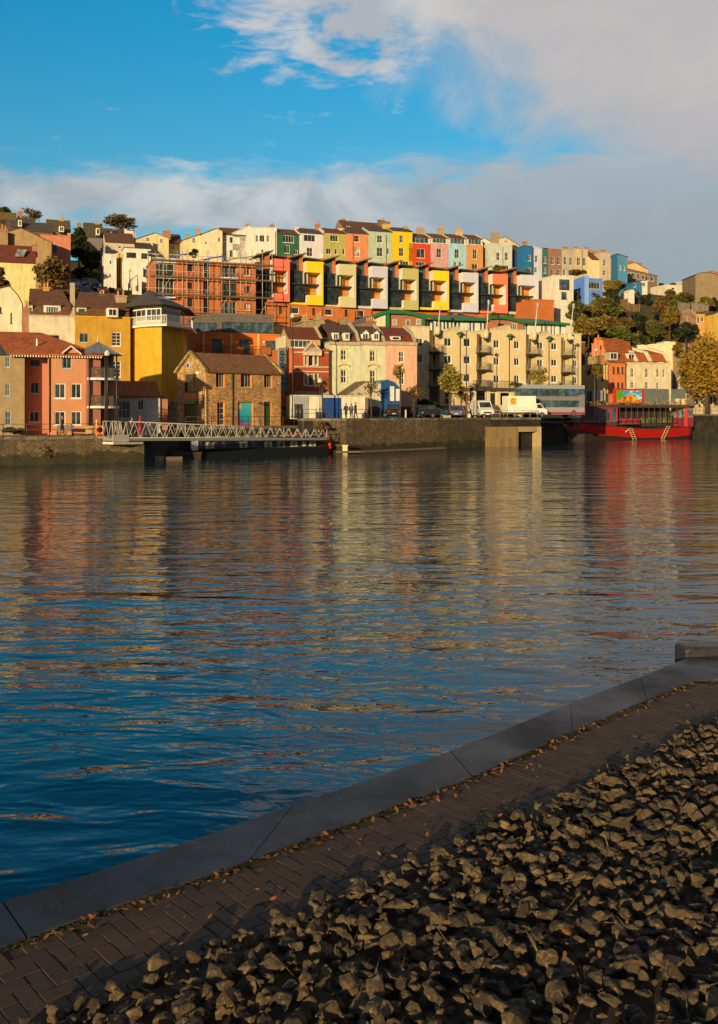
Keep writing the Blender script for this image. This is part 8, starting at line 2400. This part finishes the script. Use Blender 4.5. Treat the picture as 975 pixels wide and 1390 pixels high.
# tangle of slats and ropes along the upper deck edge
mb = MB()
for k in range(430):
    a_ = fx[0] + rg.random() * (L - fx[0] - 1.5); z = zc1 + .3 + rg.random() * .75; d = Vector((0, 0, 0)) + U * rg.uniform(-.5, .5) + Zv * rg.uniform(-.35, .35)
    mb.tube(g.pt(a_, z, -.45 - rg.random() * .5), g.pt(a_, z, -.45 - rg.random() * .5) + d, .04, n=4, mi=0 if rg.random() < .55 else 1)
mb.build('roof_lattice', [paint((.09, .06, .04), .8), render((.5, .36, .16))], rbt)
# stern post and wheelhouse side
a_, z1 = zs('E6', 622, 370); a2_, z0 = zs('E6', 712, 585)
mb = MB(); mb.box(g.pt(a_, z0, -.2), U * .35, -N * .35, Zv * (z1 - z0)); mb.build('bright_post', paint((.75, .04, .03), .4), rbt)
mb = MB(); mb.box(g.pt(a_ + .37, z0, -.3), U * (a2_ - a_ - .4), -N * 3.6, Zv * (z1 - z0) * .48); mb.build('stern_panel', paint((.28, .03, .06), .5), rbt)
mb = MB(); mb.box(g.pt(a_ + .37, z0 + (z1 - z0) * .485, -.32), U * (a2_ - a_ - .5), -N * 3.5, Zv * (z1 - z0) * .51); mb.build('stern_glazing', glass((.16, .16, .15), .2), rbt)
# hull ladders
for c, xa, ya, xb, yb in (('E5', 745, 640, 800, 780), ('E6', 385, 585, 320, 725)):
    a0, z1 = zs(c, xa, ya); a1, z0 = zs(c, xb, yb)
    t_ = MB()
    for k in range(7):
        q = k / 6; t_.box(g.pt(a0 + (a1 - a0) * q - .35, z1 + (z0 - z1) * q, .42), U * .85, -N * .2, Zv * .09)
    for dx in (-.35, .46): t_.tube(g.pt(a0 + dx, z1, .3), g.pt(a1 + dx, z0, .3), .05, n=5)
    t_.build('boarding_steps', render((.55, .42, .26)), rbt)
a0, z0 = zs('E5', 685, 678); a1, z1 = zs('E5', 745, 628); mb = MB(); mb.tube(g.pt(a0, z0, .35), g.pt(a1, z1, .35), .09, n=6); mb.build('boat_hook', render((.7, .5, .3)), rbt)
# ============================================================ VEHICLES
YW = R(28)
cars = [
    ('E1', 175, 215, 121, (.2, .22, .25), 'hatch', YW, 'grey hatchback half hidden behind the dock house corner'),
    ('E2', 275, 255, 123, (.03, .035, .035), 'hatch', YW, 'black hatchback next to the three walkers'),
    ('E2', 450, 262, 124.5, (.025, .03, .045), 'suv', R(100), 'dark estate car seen from behind with red tail lights lit by the sun'),
    ('E2', 620, 262, 128, (.02, .05, .06), 'hatch', R(10), 'dark teal car behind the small bare tree'),
    ('E2', 760, 262, 128.5, (.03, .03, .04), 'suv', R(200), 'black car behind the pale bollard'),
    ('E2', 860, 262, 129.5, (.02, .06, .11), 'saloon', R(190), 'dark blue saloon with bright headlights right of the small tree'),
    ('E3', 20, 505, 131, (.03, .10, .14), 'saloon', R(195), 'teal blue saloon left of the tent shaped block'),
    ('E3', 180, 500, 137, (.02, .05, .05), 'hatch', R(15), 'dark green hatchback behind the tent shaped block'),
    ('E3', 270, 500, 138, (.03, .03, .035), 'suv', R(15), 'black estate car behind the leafy street tree'),
    ('E3', 365, 500, 135.5, (.03, .035, .12), 'suv', R(70), 'navy car with a red tail light left of the white van'),
]
for c, x, y_, Y_, col, kd, yw, lb in cars:
    n0 = K(c, x, y_); p_ = P(n0[0], n0[1], Y_)
    car(lb, p_.x, Y_, 4.0, yw, col, kd)
for i, (x, y_, Y_, col) in enumerate(((20, 860, 172, (.4, .42, .46)), (200, 850, 176, (.05, .12, .3)), (250, 900, 173, (.03, .05, .12)), (60, 930, 166, (.08, .2, .4)), (330, 935, 168, (.02, .03, .06)), (130, 940, 167, (.1, .22, .42)))):
    n0 = K('G4', x, y_); p_ = P(n0[0], n0[1], Y_)
    car(['silver car at the far left of the shaded hill street', 'mid blue car at the top of the shaded hill street', 'dark blue car in the middle of the shaded hill street', 'bright blue car lowest on the left of the shaded hill street', 'black car lowest on the right of the shaded hill street', 'pale blue car beside the lowest bright blue one in the hill street'][i], p_.x, Y_, p_.z - .7, R(60 if i % 2 else 100), col, 'hatch' if i % 2 else 'saloon', 'cars parked in the shaded hill street')
# hill street surface under them
mb = MB(); q = [P(*K('G4', *a_), Y_) - Vector((0, 0, .75)) for a_, Y_ in (((-30, 1010), 160), ((450, 1010), 160), ((330, 840), 180), ((-60, 800), 180))]
mb.poly(q); tag(mb.build('hill_street', ASPH), kind='structure')
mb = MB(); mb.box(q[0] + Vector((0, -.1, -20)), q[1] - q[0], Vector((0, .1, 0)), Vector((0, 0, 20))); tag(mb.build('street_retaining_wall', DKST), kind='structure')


def vehicle_frame(c, x, Y_, yaw, z=4.0):
    p_ = P(K(c, x)[0], 0, Y_); cu, su = math.cos(yaw), math.sin(yaw)
    return p_, (lambda a, b_, h: Vector((p_.x + a * cu - b_ * su, Y_ + a * su + b_ * cu, z + h))), Vector((cu, su, 0)), Vector((-su, cu, 0))


# white panel van facing the water
WV = paint((.74, .73, .74), .3)
p_, T, U, V = vehicle_frame('E3', 590, 137.2, R(-78))
t = thing('panel_van', (p_.x, p_.y, 4), 'white panel van parked nose to the water below the cream flats', 'van', None)
mb = MB(); H = 2.45
rr = []
for yy, k in ((-1.0, .94), (-.93, 1.0), (.93, 1.0), (1.0, .94)):
    rr.append([T(-2.9, yy, .35), T(-2.9, yy * k, H), T(1.2, yy * k, H), T(1.55, yy * k, H - .15), T(2.25, yy, 1.35), T(2.85, yy, 1.05), T(2.95, yy * .97, .35)])
mb.loft(rr, 0); mb.build('body', WV, t, uv=False)
mb = MB(); mb.poly([T(1.64, -.8, H - .28), T(2.22, -.86, 1.42), T(2.22, .86, 1.42), T(1.64, .8, H - .28)][::-1]); mb.slab([T(1.66, -.8, H - .26), T(2.24, -.86, 1.44), T(2.24, .86, 1.44), T(1.66, .8, H - .26)], .03); mb.build('windscreen', GL, t, uv=False)
for s_ in (-1, 1):
    mb = MB(); mb.box(T(2.62, s_ * .72 - .14, .72), U * .32, V * .28, Vector((0, 0, .26))); mb.build('headlight', LAMPW, t, uv=False)
    mb = MB(); mb.box(T(1.9, s_ * 1.12 - .06, 1.3), U * .1, V * .14, Vector((0, 0, .35))); mb.build('mirror', DARK, t, uv=False)
mb = MB(); mb.box(T(2.9, -.55, .6), U * .08, V * 1.1, Vector((0, 0, .22))); mb.box(T(2.88, -.95, .3), U * .14, V * 1.9, Vector((0, 0, .22))); mb.build('bumper_grille', DARK, t, uv=False)
mb = MB(); mb.box(T(3.03, -.26, .42), U * .02, V * .52, Vector((0, 0, .11))); mb.build('number_plate', WHITE, t, uv=False)
wheels(t, T, (-1.9, 2.1), 1.0, .36)

# white box truck with yellow square emblem
p_, T, U, V = vehicle_frame('E4', 240, 139, R(14))
t = thing('box_truck', (p_.x, p_.y, 4), 'white box truck with a yellow square emblem parked in front of the carport', 'truck')
mb = MB(); mb.box(T(-2.7, -1.1, .75), U * 4.3, V * 2.2, Vector((0, 0, 2.35))); mb.build('cargo_box', render((.80, .78, .70), .5, .15), t)
mb = MB(); mb.box(T(-2.6, -1.0, .45), U * 6, V * 2.0, Vector((0, 0, .28))); mb.build('chassis', DARK, t)
mb = MB(); mb.loft([[T(1.7, yy, .45), T(1.7, yy, 2.05), T(2.4, yy, 2.05), T(2.95, yy, 1.35), T(3.4, yy, 1.15), T(3.45, yy, .45)] for yy in (-1.0, 1.0)], 0); mb.build('cab', WV, t, uv=False)
mb = MB(); mb.slab([T(2.45, -.9, 2.02), T(2.98, -.9, 1.4), T(2.98, .9, 1.4), T(2.45, .9, 2.02)], .02); mb.poly([T(1.85, -1.012, 1.35), T(2.8, -1.012, 1.35), T(2.4, -1.012, 1.9), T(1.85, -1.012, 1.9)]); mb.build('windows', GL, t, uv=False)
mb = MB(); mb.box(T(-2.4, -1.13, 1.85), U * .95, V * .025, Vector((0, 0, 1.0))); em = mb.build('emblem', paint((.80, .42, .01), .5), t, uv=False)
mb = MB(); c0 = T(-1.92, -1.14, 2.35)
for k in range(10):
    a0, a1 = R(40 + 28 * k), R(40 + 28 * (k + 1)); mb.tube(c0 + U * .28 * math.cos(a0) + Vector((0, 0, .28 * math.sin(a0))), c0 + U * .28 * math.cos(a1) + Vector((0, 0, .28 * math.sin(a1))), .06, n=5)
mb.build('emblem_ring', paint((.25, .16, .03), .5), em, uv=False)
mb = MB()
for k in range(6): mb.box(T(-2.0 + k * .42, -1.125, 1.3), U * .28, V * .02, Vector((0, 0, .22)))
mb.build('faded_letters', paint((.62, .60, .52), .6), t, uv=False)
wheels(t, T, (-1.6, 2.6), 1.02, .4)

# double decker bus
p_, T, U, V = vehicle_frame('E4', 540, 143, R(20))
t = thing('double_decker_bus', (p_.x, p_.y, 4), 'pale double decker bus with dark window bands standing behind the box truck', 'bus')
Lb = 5.6
mb = MB(); mb.box(T(-Lb, -1.25, .4), U * 2 * Lb, V * 2.5, Vector((0, 0, .95)), 0); mb.box(T(-Lb, -1.25, 2.25), U * 2 * Lb, V * 2.5, Vector((0, 0, .55)), 1); mb.box(T(-Lb, -1.25, 3.8), U * 2 * Lb, V * 2.5, Vector((0, 0, .5)), 2)
mb.box(T(Lb - 1.0, -1.26, 1.351), U * 1.0, V * 2.52, Vector((0, 0, 1.7)), 1); mb.build('body', [paint((.34, .31, .33), .35), paint((.22, .2, .22), .35), paint((.3, .35, .38), .35)], t, uv=False)
for z in (1.36, 2.81):
    mb = MB(); mb.box(T(-Lb + .03, -1.22, z), U * (2 * Lb - .06), V * 2.44, Vector((0, 0, .88 if z < 2 else .98))); g_ = mb.build('window_band', GLB, t, uv=False)
    mb = MB()
    for k in range(8):
        mb = MB(); mb.box(T(-Lb + .3 + k * 1.45, -1.24, z), U * .09, V * .03, Vector((0, 0, .88 if z < 2 else .98))); mb.build('window_pillar', DARK, g_, uv=False)
mb = MB(); mb.loft([[T(-2, -1.262, .45), T(1.5, -1.262, .45), T(1.5, -1.262, .46)], [T(-2, -1.262, .7), T(1.5, -1.262, 1.2), T(1.5, -1.262, 1.3)]], 0) if False else mb.box(T(-Lb, -1.27, .45), U * 2 * Lb, V * .02, Vector((0, 0, .25))); mb.build('stripe', paint((.35, .03, .08), .4), t, uv=False)
mb = MB(); mb.cbox(T(3.2, -1.3, 3.0), .5, .06, .5, 0, R(20)); mb.build('advert_panel', paint((.03, .16, .5), .4), t, uv=False)
wheels(t, T, (-3.6, 3.6), 1.25, .5); t.scale = (.95, 1, 1.12)
# white hoop shelter behind the truck
t = thing('hoop_frame', tuple(P(*K('E4', 225, 260), 147)), 'white arched hoop frame on the terrace above the box truck', 'frame')
q = [P(*K('E4', x, y_), 146.5) for x, y_ in ((165, 245), (168, 195), (190, 165), (230, 155), (270, 162), (292, 190), (296, 250))]
mb = MB()
for a, b_ in zip(q, q[1:]): mb.tube(a, b_, .09, n=6)
mb.build('hoop', WHITE, t)

# ============================================================ PEOPLE AND DOG
SK = (.45, .25, .16)
def pp(label, c, x, Y_, yaw, pose, cols, z, h=1.72):
    q = P(K(c, x)[0], 0, Y_); return person(label, q.x, Y_, z, yaw, pose, cols, h)


pp('walker in a dark coat with fair hair on the promenade before the pink house', 'G2', 512, 88.2, R(0), 'walk', (SK, (.02, .02, .03), (.015, .015, .02), (.02, .02, .02), (.35, .2, .07)), 2.5, 1.78)
pp('person in dark clothes at the left of the three silhouetted against the white garage', 'E1', 812, 113.2, R(250), 'walk', (SK, (.015, .012, .012), (.012, .012, .015), (.01, .01, .01), (.02, .015, .01)), 4.0, 1.72)
pp('person with a grey jacket in the middle of the three by the white garage', 'E1', 870, 113.8, R(90), 'stand', (SK, (.10, .10, .11), (.02, .02, .03), (.01, .01, .01), (.05, .03, .02)), 4.0, 1.72)
pp('tallest dark clad person at the right of the three by the white garage', 'E1', 914, 113.4, R(-20), 'walk', (SK, (.015, .015, .015), (.02, .02, .02), (.01, .01, .01), (.015, .01, .01)), 4.0, 1.85)
pp('person in a red and white top and blue cap stepping onto the gangway', 'E7', 236, 89.6, R(-10), 'walk', (SK, (.42, .2, .2), (.03, .03, .05), (.02, .02, .02), (.05, .09, .25)), 2.45, 1.72)
# small tan dog beside the walker
q = P(K('G2', 528)[0], 0, 88.0)
t = thing('dog', (q.x, q.y, 2.5), 'small tan dog trotting at the feet of the promenade walker', 'dog')
me = bpy.data.meshes.new('tmp')
pv = [(0, 0, .30), (.2, 0, .32), (-.2, 0, .31), (.3, 0, .40), (.36, 0, .47), (.45, 0, .45), (-.3, 0, .38), (-.36, 0, .48)]
ed = [(0, 1), (0, 2), (1, 3), (3, 4), (4, 5), (2, 6), (6, 7)]; rd = [.09, .095, .08, .06, .065, .03, .03, .018]
for sx in (1, 2):
    for sy in (-1, 1):
        i = len(pv); x0 = pv[sx][0]; k = .03 if sx == 1 else -.05
        pv += [(x0, .06 * sy, .24), (x0 + k, .06 * sy, .13), (x0 + (.02 if sy > 0 else -.04), .06 * sy, .02)]; rd += [.045, .025, .02]; ed += [(sx, i), (i, i + 1), (i + 1, i + 2)]
me.from_pydata(pv, [], []); me = bpy.data.meshes.new('tmp2'); me.from_pydata(pv, ed, [])
ob = bpy.data.objects.new('tmp', me); COL.objects.link(ob); ob.modifiers.new('s', 'SKIN')
for i, r_ in enumerate(rd): me.skin_vertices[0].data[i].radius = (r_, r_)
me.skin_vertices[0].data[0].use_root = True
ss = ob.modifiers.new('u', 'SUBSURF'); ss.levels = 1
dg = bpy.context.evaluated_depsgraph_get(); dg.update(); m2 = bpy.data.meshes.new_from_object(ob.evaluated_get(dg)); bpy.data.objects.remove(ob)
m2.materials.clear(); m2.materials.append(paint((.42, .2, .05), .8))
bo = bpy.data.objects.new('body', m2); COL.objects.link(bo); bo.parent = t

# ============================================================ TREES AND SHRUBS
GA1 = leafmat((.075, .085, .014), (.16, .14, .025)); GO = leafmat((.18, .14, .018), (.30, .20, .025), 'autumn_foliage'); GD1 = leafmat((.02, .032, .008), (.045, .055, .014), 'dark_foliage')
GY = leafmat((.28, .17, .015), (.44, .26, .025), 'yellow_foliage'); GB = leafmat((.14, .09, .025), (.22, .13, .03), 'brown_foliage'); GG = leafmat((.08, .12, .015), (.16, .18, .025), 'fresh_foliage'); GS = leafmat((.26, .22, .04), (.36, .28, .05), 'pale_foliage')
G2 = leafmat((.13, .12, .06), (.2, .16, .08), 'dry_foliage')
# left
tree('tree', 'broad olive brown tree in front of the salmon house above the cream mansard house', 'tree', 'G3', 590, 800, 500, 440, 146, GB, 3800, .34, 3, clumps=22)
tree('tree', 'olive brown tree cut by the left edge beside the pale yellow wall', 'tree', 'G3', 0, 880, 260, 320, 140, GB, 1800, .3, 4, clumps=12)
tree('tree', 'thin leafed tree on the skyline behind the orange pots at top left', 'tree', 'G3', 370, 100, 280, 220, 222, G2, 700, .3, 5, clumps=14, ybase=300)
tree('tree', 'low brownish tree at the extreme top left corner of the skyline', 'tree', 'G3', 30, 50, 220, 110, 226, G2, 900, .35, 6, clumps=8, ybase=200)
tree('tree', 'round open crowned tree alone on the skyline above the slate houses', 'tree', 'G4', 520, 175, 370, 190, 240, G2, 2200, .36, 7, clumps=20, ybase=330)
tree('tree', 'dark evergreen mass left of the grey stone villa', 'tree', 'G4', 60, 420, 240, 330, 196, GD1, 3000, .5, 8, clumps=16)
tree('tree', 'dark ivy clad tree hiding the lower front of the grey stone villa', 'tree', 'G4', 200, 590, 240, 330, 194, GD1, 3000, .5, 9, clumps=16)
tree('tree', 'low dark bushes at the foot of the hill street', 'shrub', 'G4', 130, 730, 320, 160, 186, GD1, 2000, .45, 10, clumps=12, trunk=False)
tree('shrub', 'dark green garden bush on the white house terrace left of the lavender hilltop house', 'shrub', 'C3', 372, 285, 60, 60, 200, GD1, 500, .35, 11, clumps=6, trunk=False)
tree('shrub', 'green bush at the lower edge of the hill street beside the salmon house', 'shrub', 'G4', 20, 930, 110, 110, 158, GA1, 600, .3, 12, clumps=6, trunk=False)
tree('shrub', 'dark low shrub at the promenade edge under the tan brick house', 'shrub', 'G2', 110, 265, 230, 60, 89.3, GD1, 700, .12, 13, clumps=10, trunk=False, gz=2.5)
tree('tree', 'dark leafy tree behind the evergreen mass at the top of the hill street', 'tree', 'G4', 70, 330, 200, 220, 206, GD1, 2000, .5, 60, clumps=14)
# ivy on quay walls
def ivy(label, c, x, y_, w_, h_, Y_, n, seed, mat=GB):
    return tree('wall_plant', label, 'plant', c, x, y_, w_, h_, Y_, mat, n, .13, seed, trunk=False, clumps=12, gz=.5)


ivy('olive plants hanging on the quay wall below the pink house', 'G2', 400, 440, 150, 190, 86.0, 900, 14)
ivy('mossy plants on the shaded quay wall under the gangway landing', 'E7', 280, 350, 120, 70, 92, 500, 15, GO)
ivy('straggling plants on the quay wall behind the gangway end', 'E1', 560, 385, 210, 120, 108.0, 900, 16)
ivy('small green plant on the quay wall above the sluice', 'E4', 255, 570, 80, 90, 137.5, 300, 17, GA1)
ivy('green tuft on the dark quay wall beside the red boat bow', 'E4', 670, 620, 110, 60, 152, 300, 18, GA1)
# street trees
tree('street_tree', 'slender half bare tree in front of the pale pink villa', 'tree', 'D2', 812, 370, 110, 130, 122.5, GO, 170, .2, 19, clumps=14, gz=4.0)
tree('street_tree', 'bare brown tree in front of the red brick house', 'tree', 'D2', 345, 440, 140, 120, 114, GB, 260, .13, 20, clumps=16, gz=4.0)
tree('street_tree', 'thin brown twiggy tree in front of the lean-to roof', 'tree', 'D2', 640, 470, 110, 120, 119, GB, 240, .13, 21, clumps=14, gz=4.0)
tree('street_tree', 'thin brown tree in front of the parked cars right of the blue shed', 'tree', 'D2', 895, 495, 150, 120, 126, GB, 420, .14, 22, clumps=14, gz=4.0)
tree('street_tree', 'leafy yellow green street tree in front of the left flats balconies', 'tree', 'D3', 210, 465, 150, 230, 134, GS, 1800, .24, 23, clumps=18, gz=4.0)
tree('street_tree', 'brownish low tree between the yellow green tree and the lamp', 'tree', 'D3', 268, 540, 50, 90, 135, GB, 500, .2, 24, clumps=8, gz=4.0)
tree('street_tree', 'light green street tree behind the box truck and bus', 'tree', 'D3', 700, 450, 120, 130, 142, GS, 700, .22, 25, clumps=14, gz=4.0)
tree('street_tree', 'small yellowish tree in front of the ochre wall right of the flats', 'tree', 'D4', 215, 290, 110, 130, 166, GO, 700, .24, 26, clumps=12, gz=4.0)
tree('tree', 'large golden yellow tree at the right edge above the quay shops', 'tree', 'D4', 905, 265, 330, 430, 186, GY, 8500, .42, 27, clumps=44, gz=4.4, open_=.4)
tree('tree', 'golden brown lower tree left of the large golden tree', 'tree', 'D4', 775, 270, 90, 300, 192, GO, 1400, .4, 28, clumps=12, gz=4.4)
tree('shrub', 'dark hedge at the foot of the cream flats behind the parked cars', 'hedge', 'D3', 60, 600, 200, 60, 139, GD1, 1100, .2, 29, clumps=10, trunk=False, gz=4.0)
tree('shrub', 'terrace planting along the canopy rail over the carport', 'shrub', 'D3', 560, 492, 90, 22, 140, GA1, 400, .16, 30, clumps=8, trunk=False, gz=8.5)
# right hillside
hz = [
    ('G6', 470, 330, 150, 220, 186, GO, 1500, 'thin olive tree in front of the white modern house'),
    ('G6', 500, 440, 200, 180, 180, GA1, 2200, 'olive tree with spreading boughs above the right end of the flats roof'),
    ('G6', 620, 340, 170, 180, 190, GB, 1300, 'brownish tree in front of the bright blue box house'),
    ('G6', 600, 560, 260, 220, 176, GO, 2600, 'wide olive gold tree right of the last slanted mast'),
    ('G6', 800, 520, 240, 170, 190, GB, 2400, 'brown leaved tree covering the dark shed'),
    ('G6', 850, 640, 240, 170, 180, GG, 2600, 'fresh green tree above the orange chimney gable'),
    ('G7', 80, 600, 200, 180, 184, GG, 2200, 'green tree behind the orange dormer roofs'),
    ('G7', 290, 480, 170, 230, 196, GD1, 2200, 'dark green tree in the middle of the right slope'),
    ('G7', 420, 540, 160, 180, 190, GA1, 2000, 'olive tree above the pale cream building'),
    ('G7', 480, 360, 180, 190, 206, GB, 2200, 'tall brown green tree at the centre of the right slope'),
    ('G7', 570, 440, 200, 200, 200, GO, 2400, 'sunlit olive tree right of the brown green tree'),
    ('G7', 700, 560, 250, 150, 194, GD1, 2200, 'deep shaded trees left of the golden tree'),
    ('G7', 90, 180, 220, 130, 226, GO, 2200, 'sunlit bushes below the light blue block at the terrace end'),
    ('G7', 60, 250, 120, 110, 222, GD1, 1300, 'dark bush left of the small white shed'),
    ('G7', 260, 260, 130, 90, 228, GA1, 1200, 'low garden shrubs below the blue cottage'),
    ('G7', 360, 290, 130, 110, 222, GD1, 1300, 'dark shrub right of the low brown fence'),
    ('G7', 180, 240, 80, 100, 226, GB, 800, 'brown bush between the blue corner house and the white store'),
    ('G7', 560, 240, 150, 90, 232, GB, 1300, 'russet bushes left of the long low white house'),
    ('G7', 690, 270, 180, 110, 228, GA1, 1500, 'green bushes below the long low white house'),
    ('G7', 820, 210, 170, 170, 236, GA1, 2200, 'rounded green tree in front of the grey brown skyline house'),
    ('G7', 860, 320, 200, 110, 222, GO, 1800, 'golden brown scrub below the rounded green tree'),
    ('G7', 590, 165, 60, 26, 262, GA1, 300, 'small bush on the skyline left of the long white house'),
    ('G7', 500, 180, 80, 60, 250, GD1, 500, 'dark bush on the skyline right of the brown apartment house'),
    ('G7', 940, 330, 90, 120, 226, GD1, 900, 'dark bush at the right edge below the skyline house'),
    ('G7', 600, 330, 120, 90, 214, GG, 1100, 'light green bush left of the weathered fence'),
    ('G7', 740, 350, 120, 70, 212, GB, 1000, 'brown bush behind the pink ruin wall'),
    ('G7', 170, 500, 200, 130, 190, GB, 1700, 'brown trees below the maroon shed roof'),
    ('C6', 110, 362, 110, 66, 212, GA1, 900, 'green bush growing below the beige rendered terraced house'),
    ('C5', 510, 328, 90, 40, 212, GA1, 600, 'garden bush between the pale grey green house and the town house roofs'),
    ('C5', 680, 352, 60, 20, 212, GB, 300, 'low brown hedge under the deep blue tower house'),
    ('G7', 620, 690, 110, 90, 182, GO, 900, 'small golden tree between the cream building and the large golden tree'),
    ('G7', 330, 620, 90, 60, 186, GD1, 700, 'dark bush above the cream dormered block'),
]
for i, (c, x, y_, w_, h_, Y_, mt, n, lb) in enumerate(hz):
    tree('hillside_tree' if h_ > 100 else 'shrub', lb, 'tree' if h_ > 100 else 'shrub', c, x, y_, w_, h_, Y_, mt, int(n * 1.15), .42, 40 + i, trunk=h_ > 100, clumps=max(8, n // 130), grp='trees and shrubs on the right slope', open_=.3)
rg = random.Random(77)
for k in range(96):
    if k % 2: x, y_ = rg.uniform(762, 836), rg.uniform(402, 476)
    else: x, y_ = rg.uniform(836, 962), rg.uniform(432, 482)
    if x < 800 and y_ > 440 and k % 3: continue
    s_ = rg.uniform(24, 38)
    tree('thicket_bush', 'leafy bush in the dense thicket covering the lower right slope', 'shrub', 'N', x, y_, s_ * 1.1, s_ * .8, 205 if x > 836 else 187, [GO, GA1, GB, GG, GD1][k % 5], 620, .42, 200 + k, trunk=False, clumps=8, grp='bushes of the thicket on the right slope', open_=.36)
for k in range(26):
    x, y_ = rg.choice([(rg.uniform(600, 725), rg.uniform(426, 432)), (rg.uniform(392, 520), rg.uniform(430, 446)), (rg.uniform(100, 165), rg.uniform(372, 400))])
    tree('thicket_bush', 'small bush on a strip of rough ground between two rows of houses', 'shrub', 'N', x, y_, 18, 9, 178, [GO, GA1, GB][k % 3], 220, .3, 300 + k, trunk=False, clumps=5, grp='bushes between the rows of houses', open_=.36)
# bush at the near right corner, behind the raised kerb
rg = random.Random(2)
t = thing('shrub', (6.0, 13.0, 1.3), 'olive green shrub peeping over the raised kerb at the right edge', 'shrub')
mb = MB()
for k in range(1600):
    v = Vector((rg.gauss(0, .33), rg.gauss(0, .3), abs(rg.gauss(.18, .14)))); q = Vector((5.75, 13.1, 1.35)) + v; d = Vector((rg.gauss(0, 1), rg.gauss(0, 1), rg.gauss(0, 1))).normalized() * .035; e_ = d.orthogonal().normalized() * .018
    mb.poly([q - d, q + e_, q + d, q - e_])
mb.build('foliage', GO, t, uv=False)
mb = MB(); mb.tube((5.75, 13.1, -.5), (5.75, 13.1, 1.5), .04, .02, 6); mb.build('stem', BARK, t)
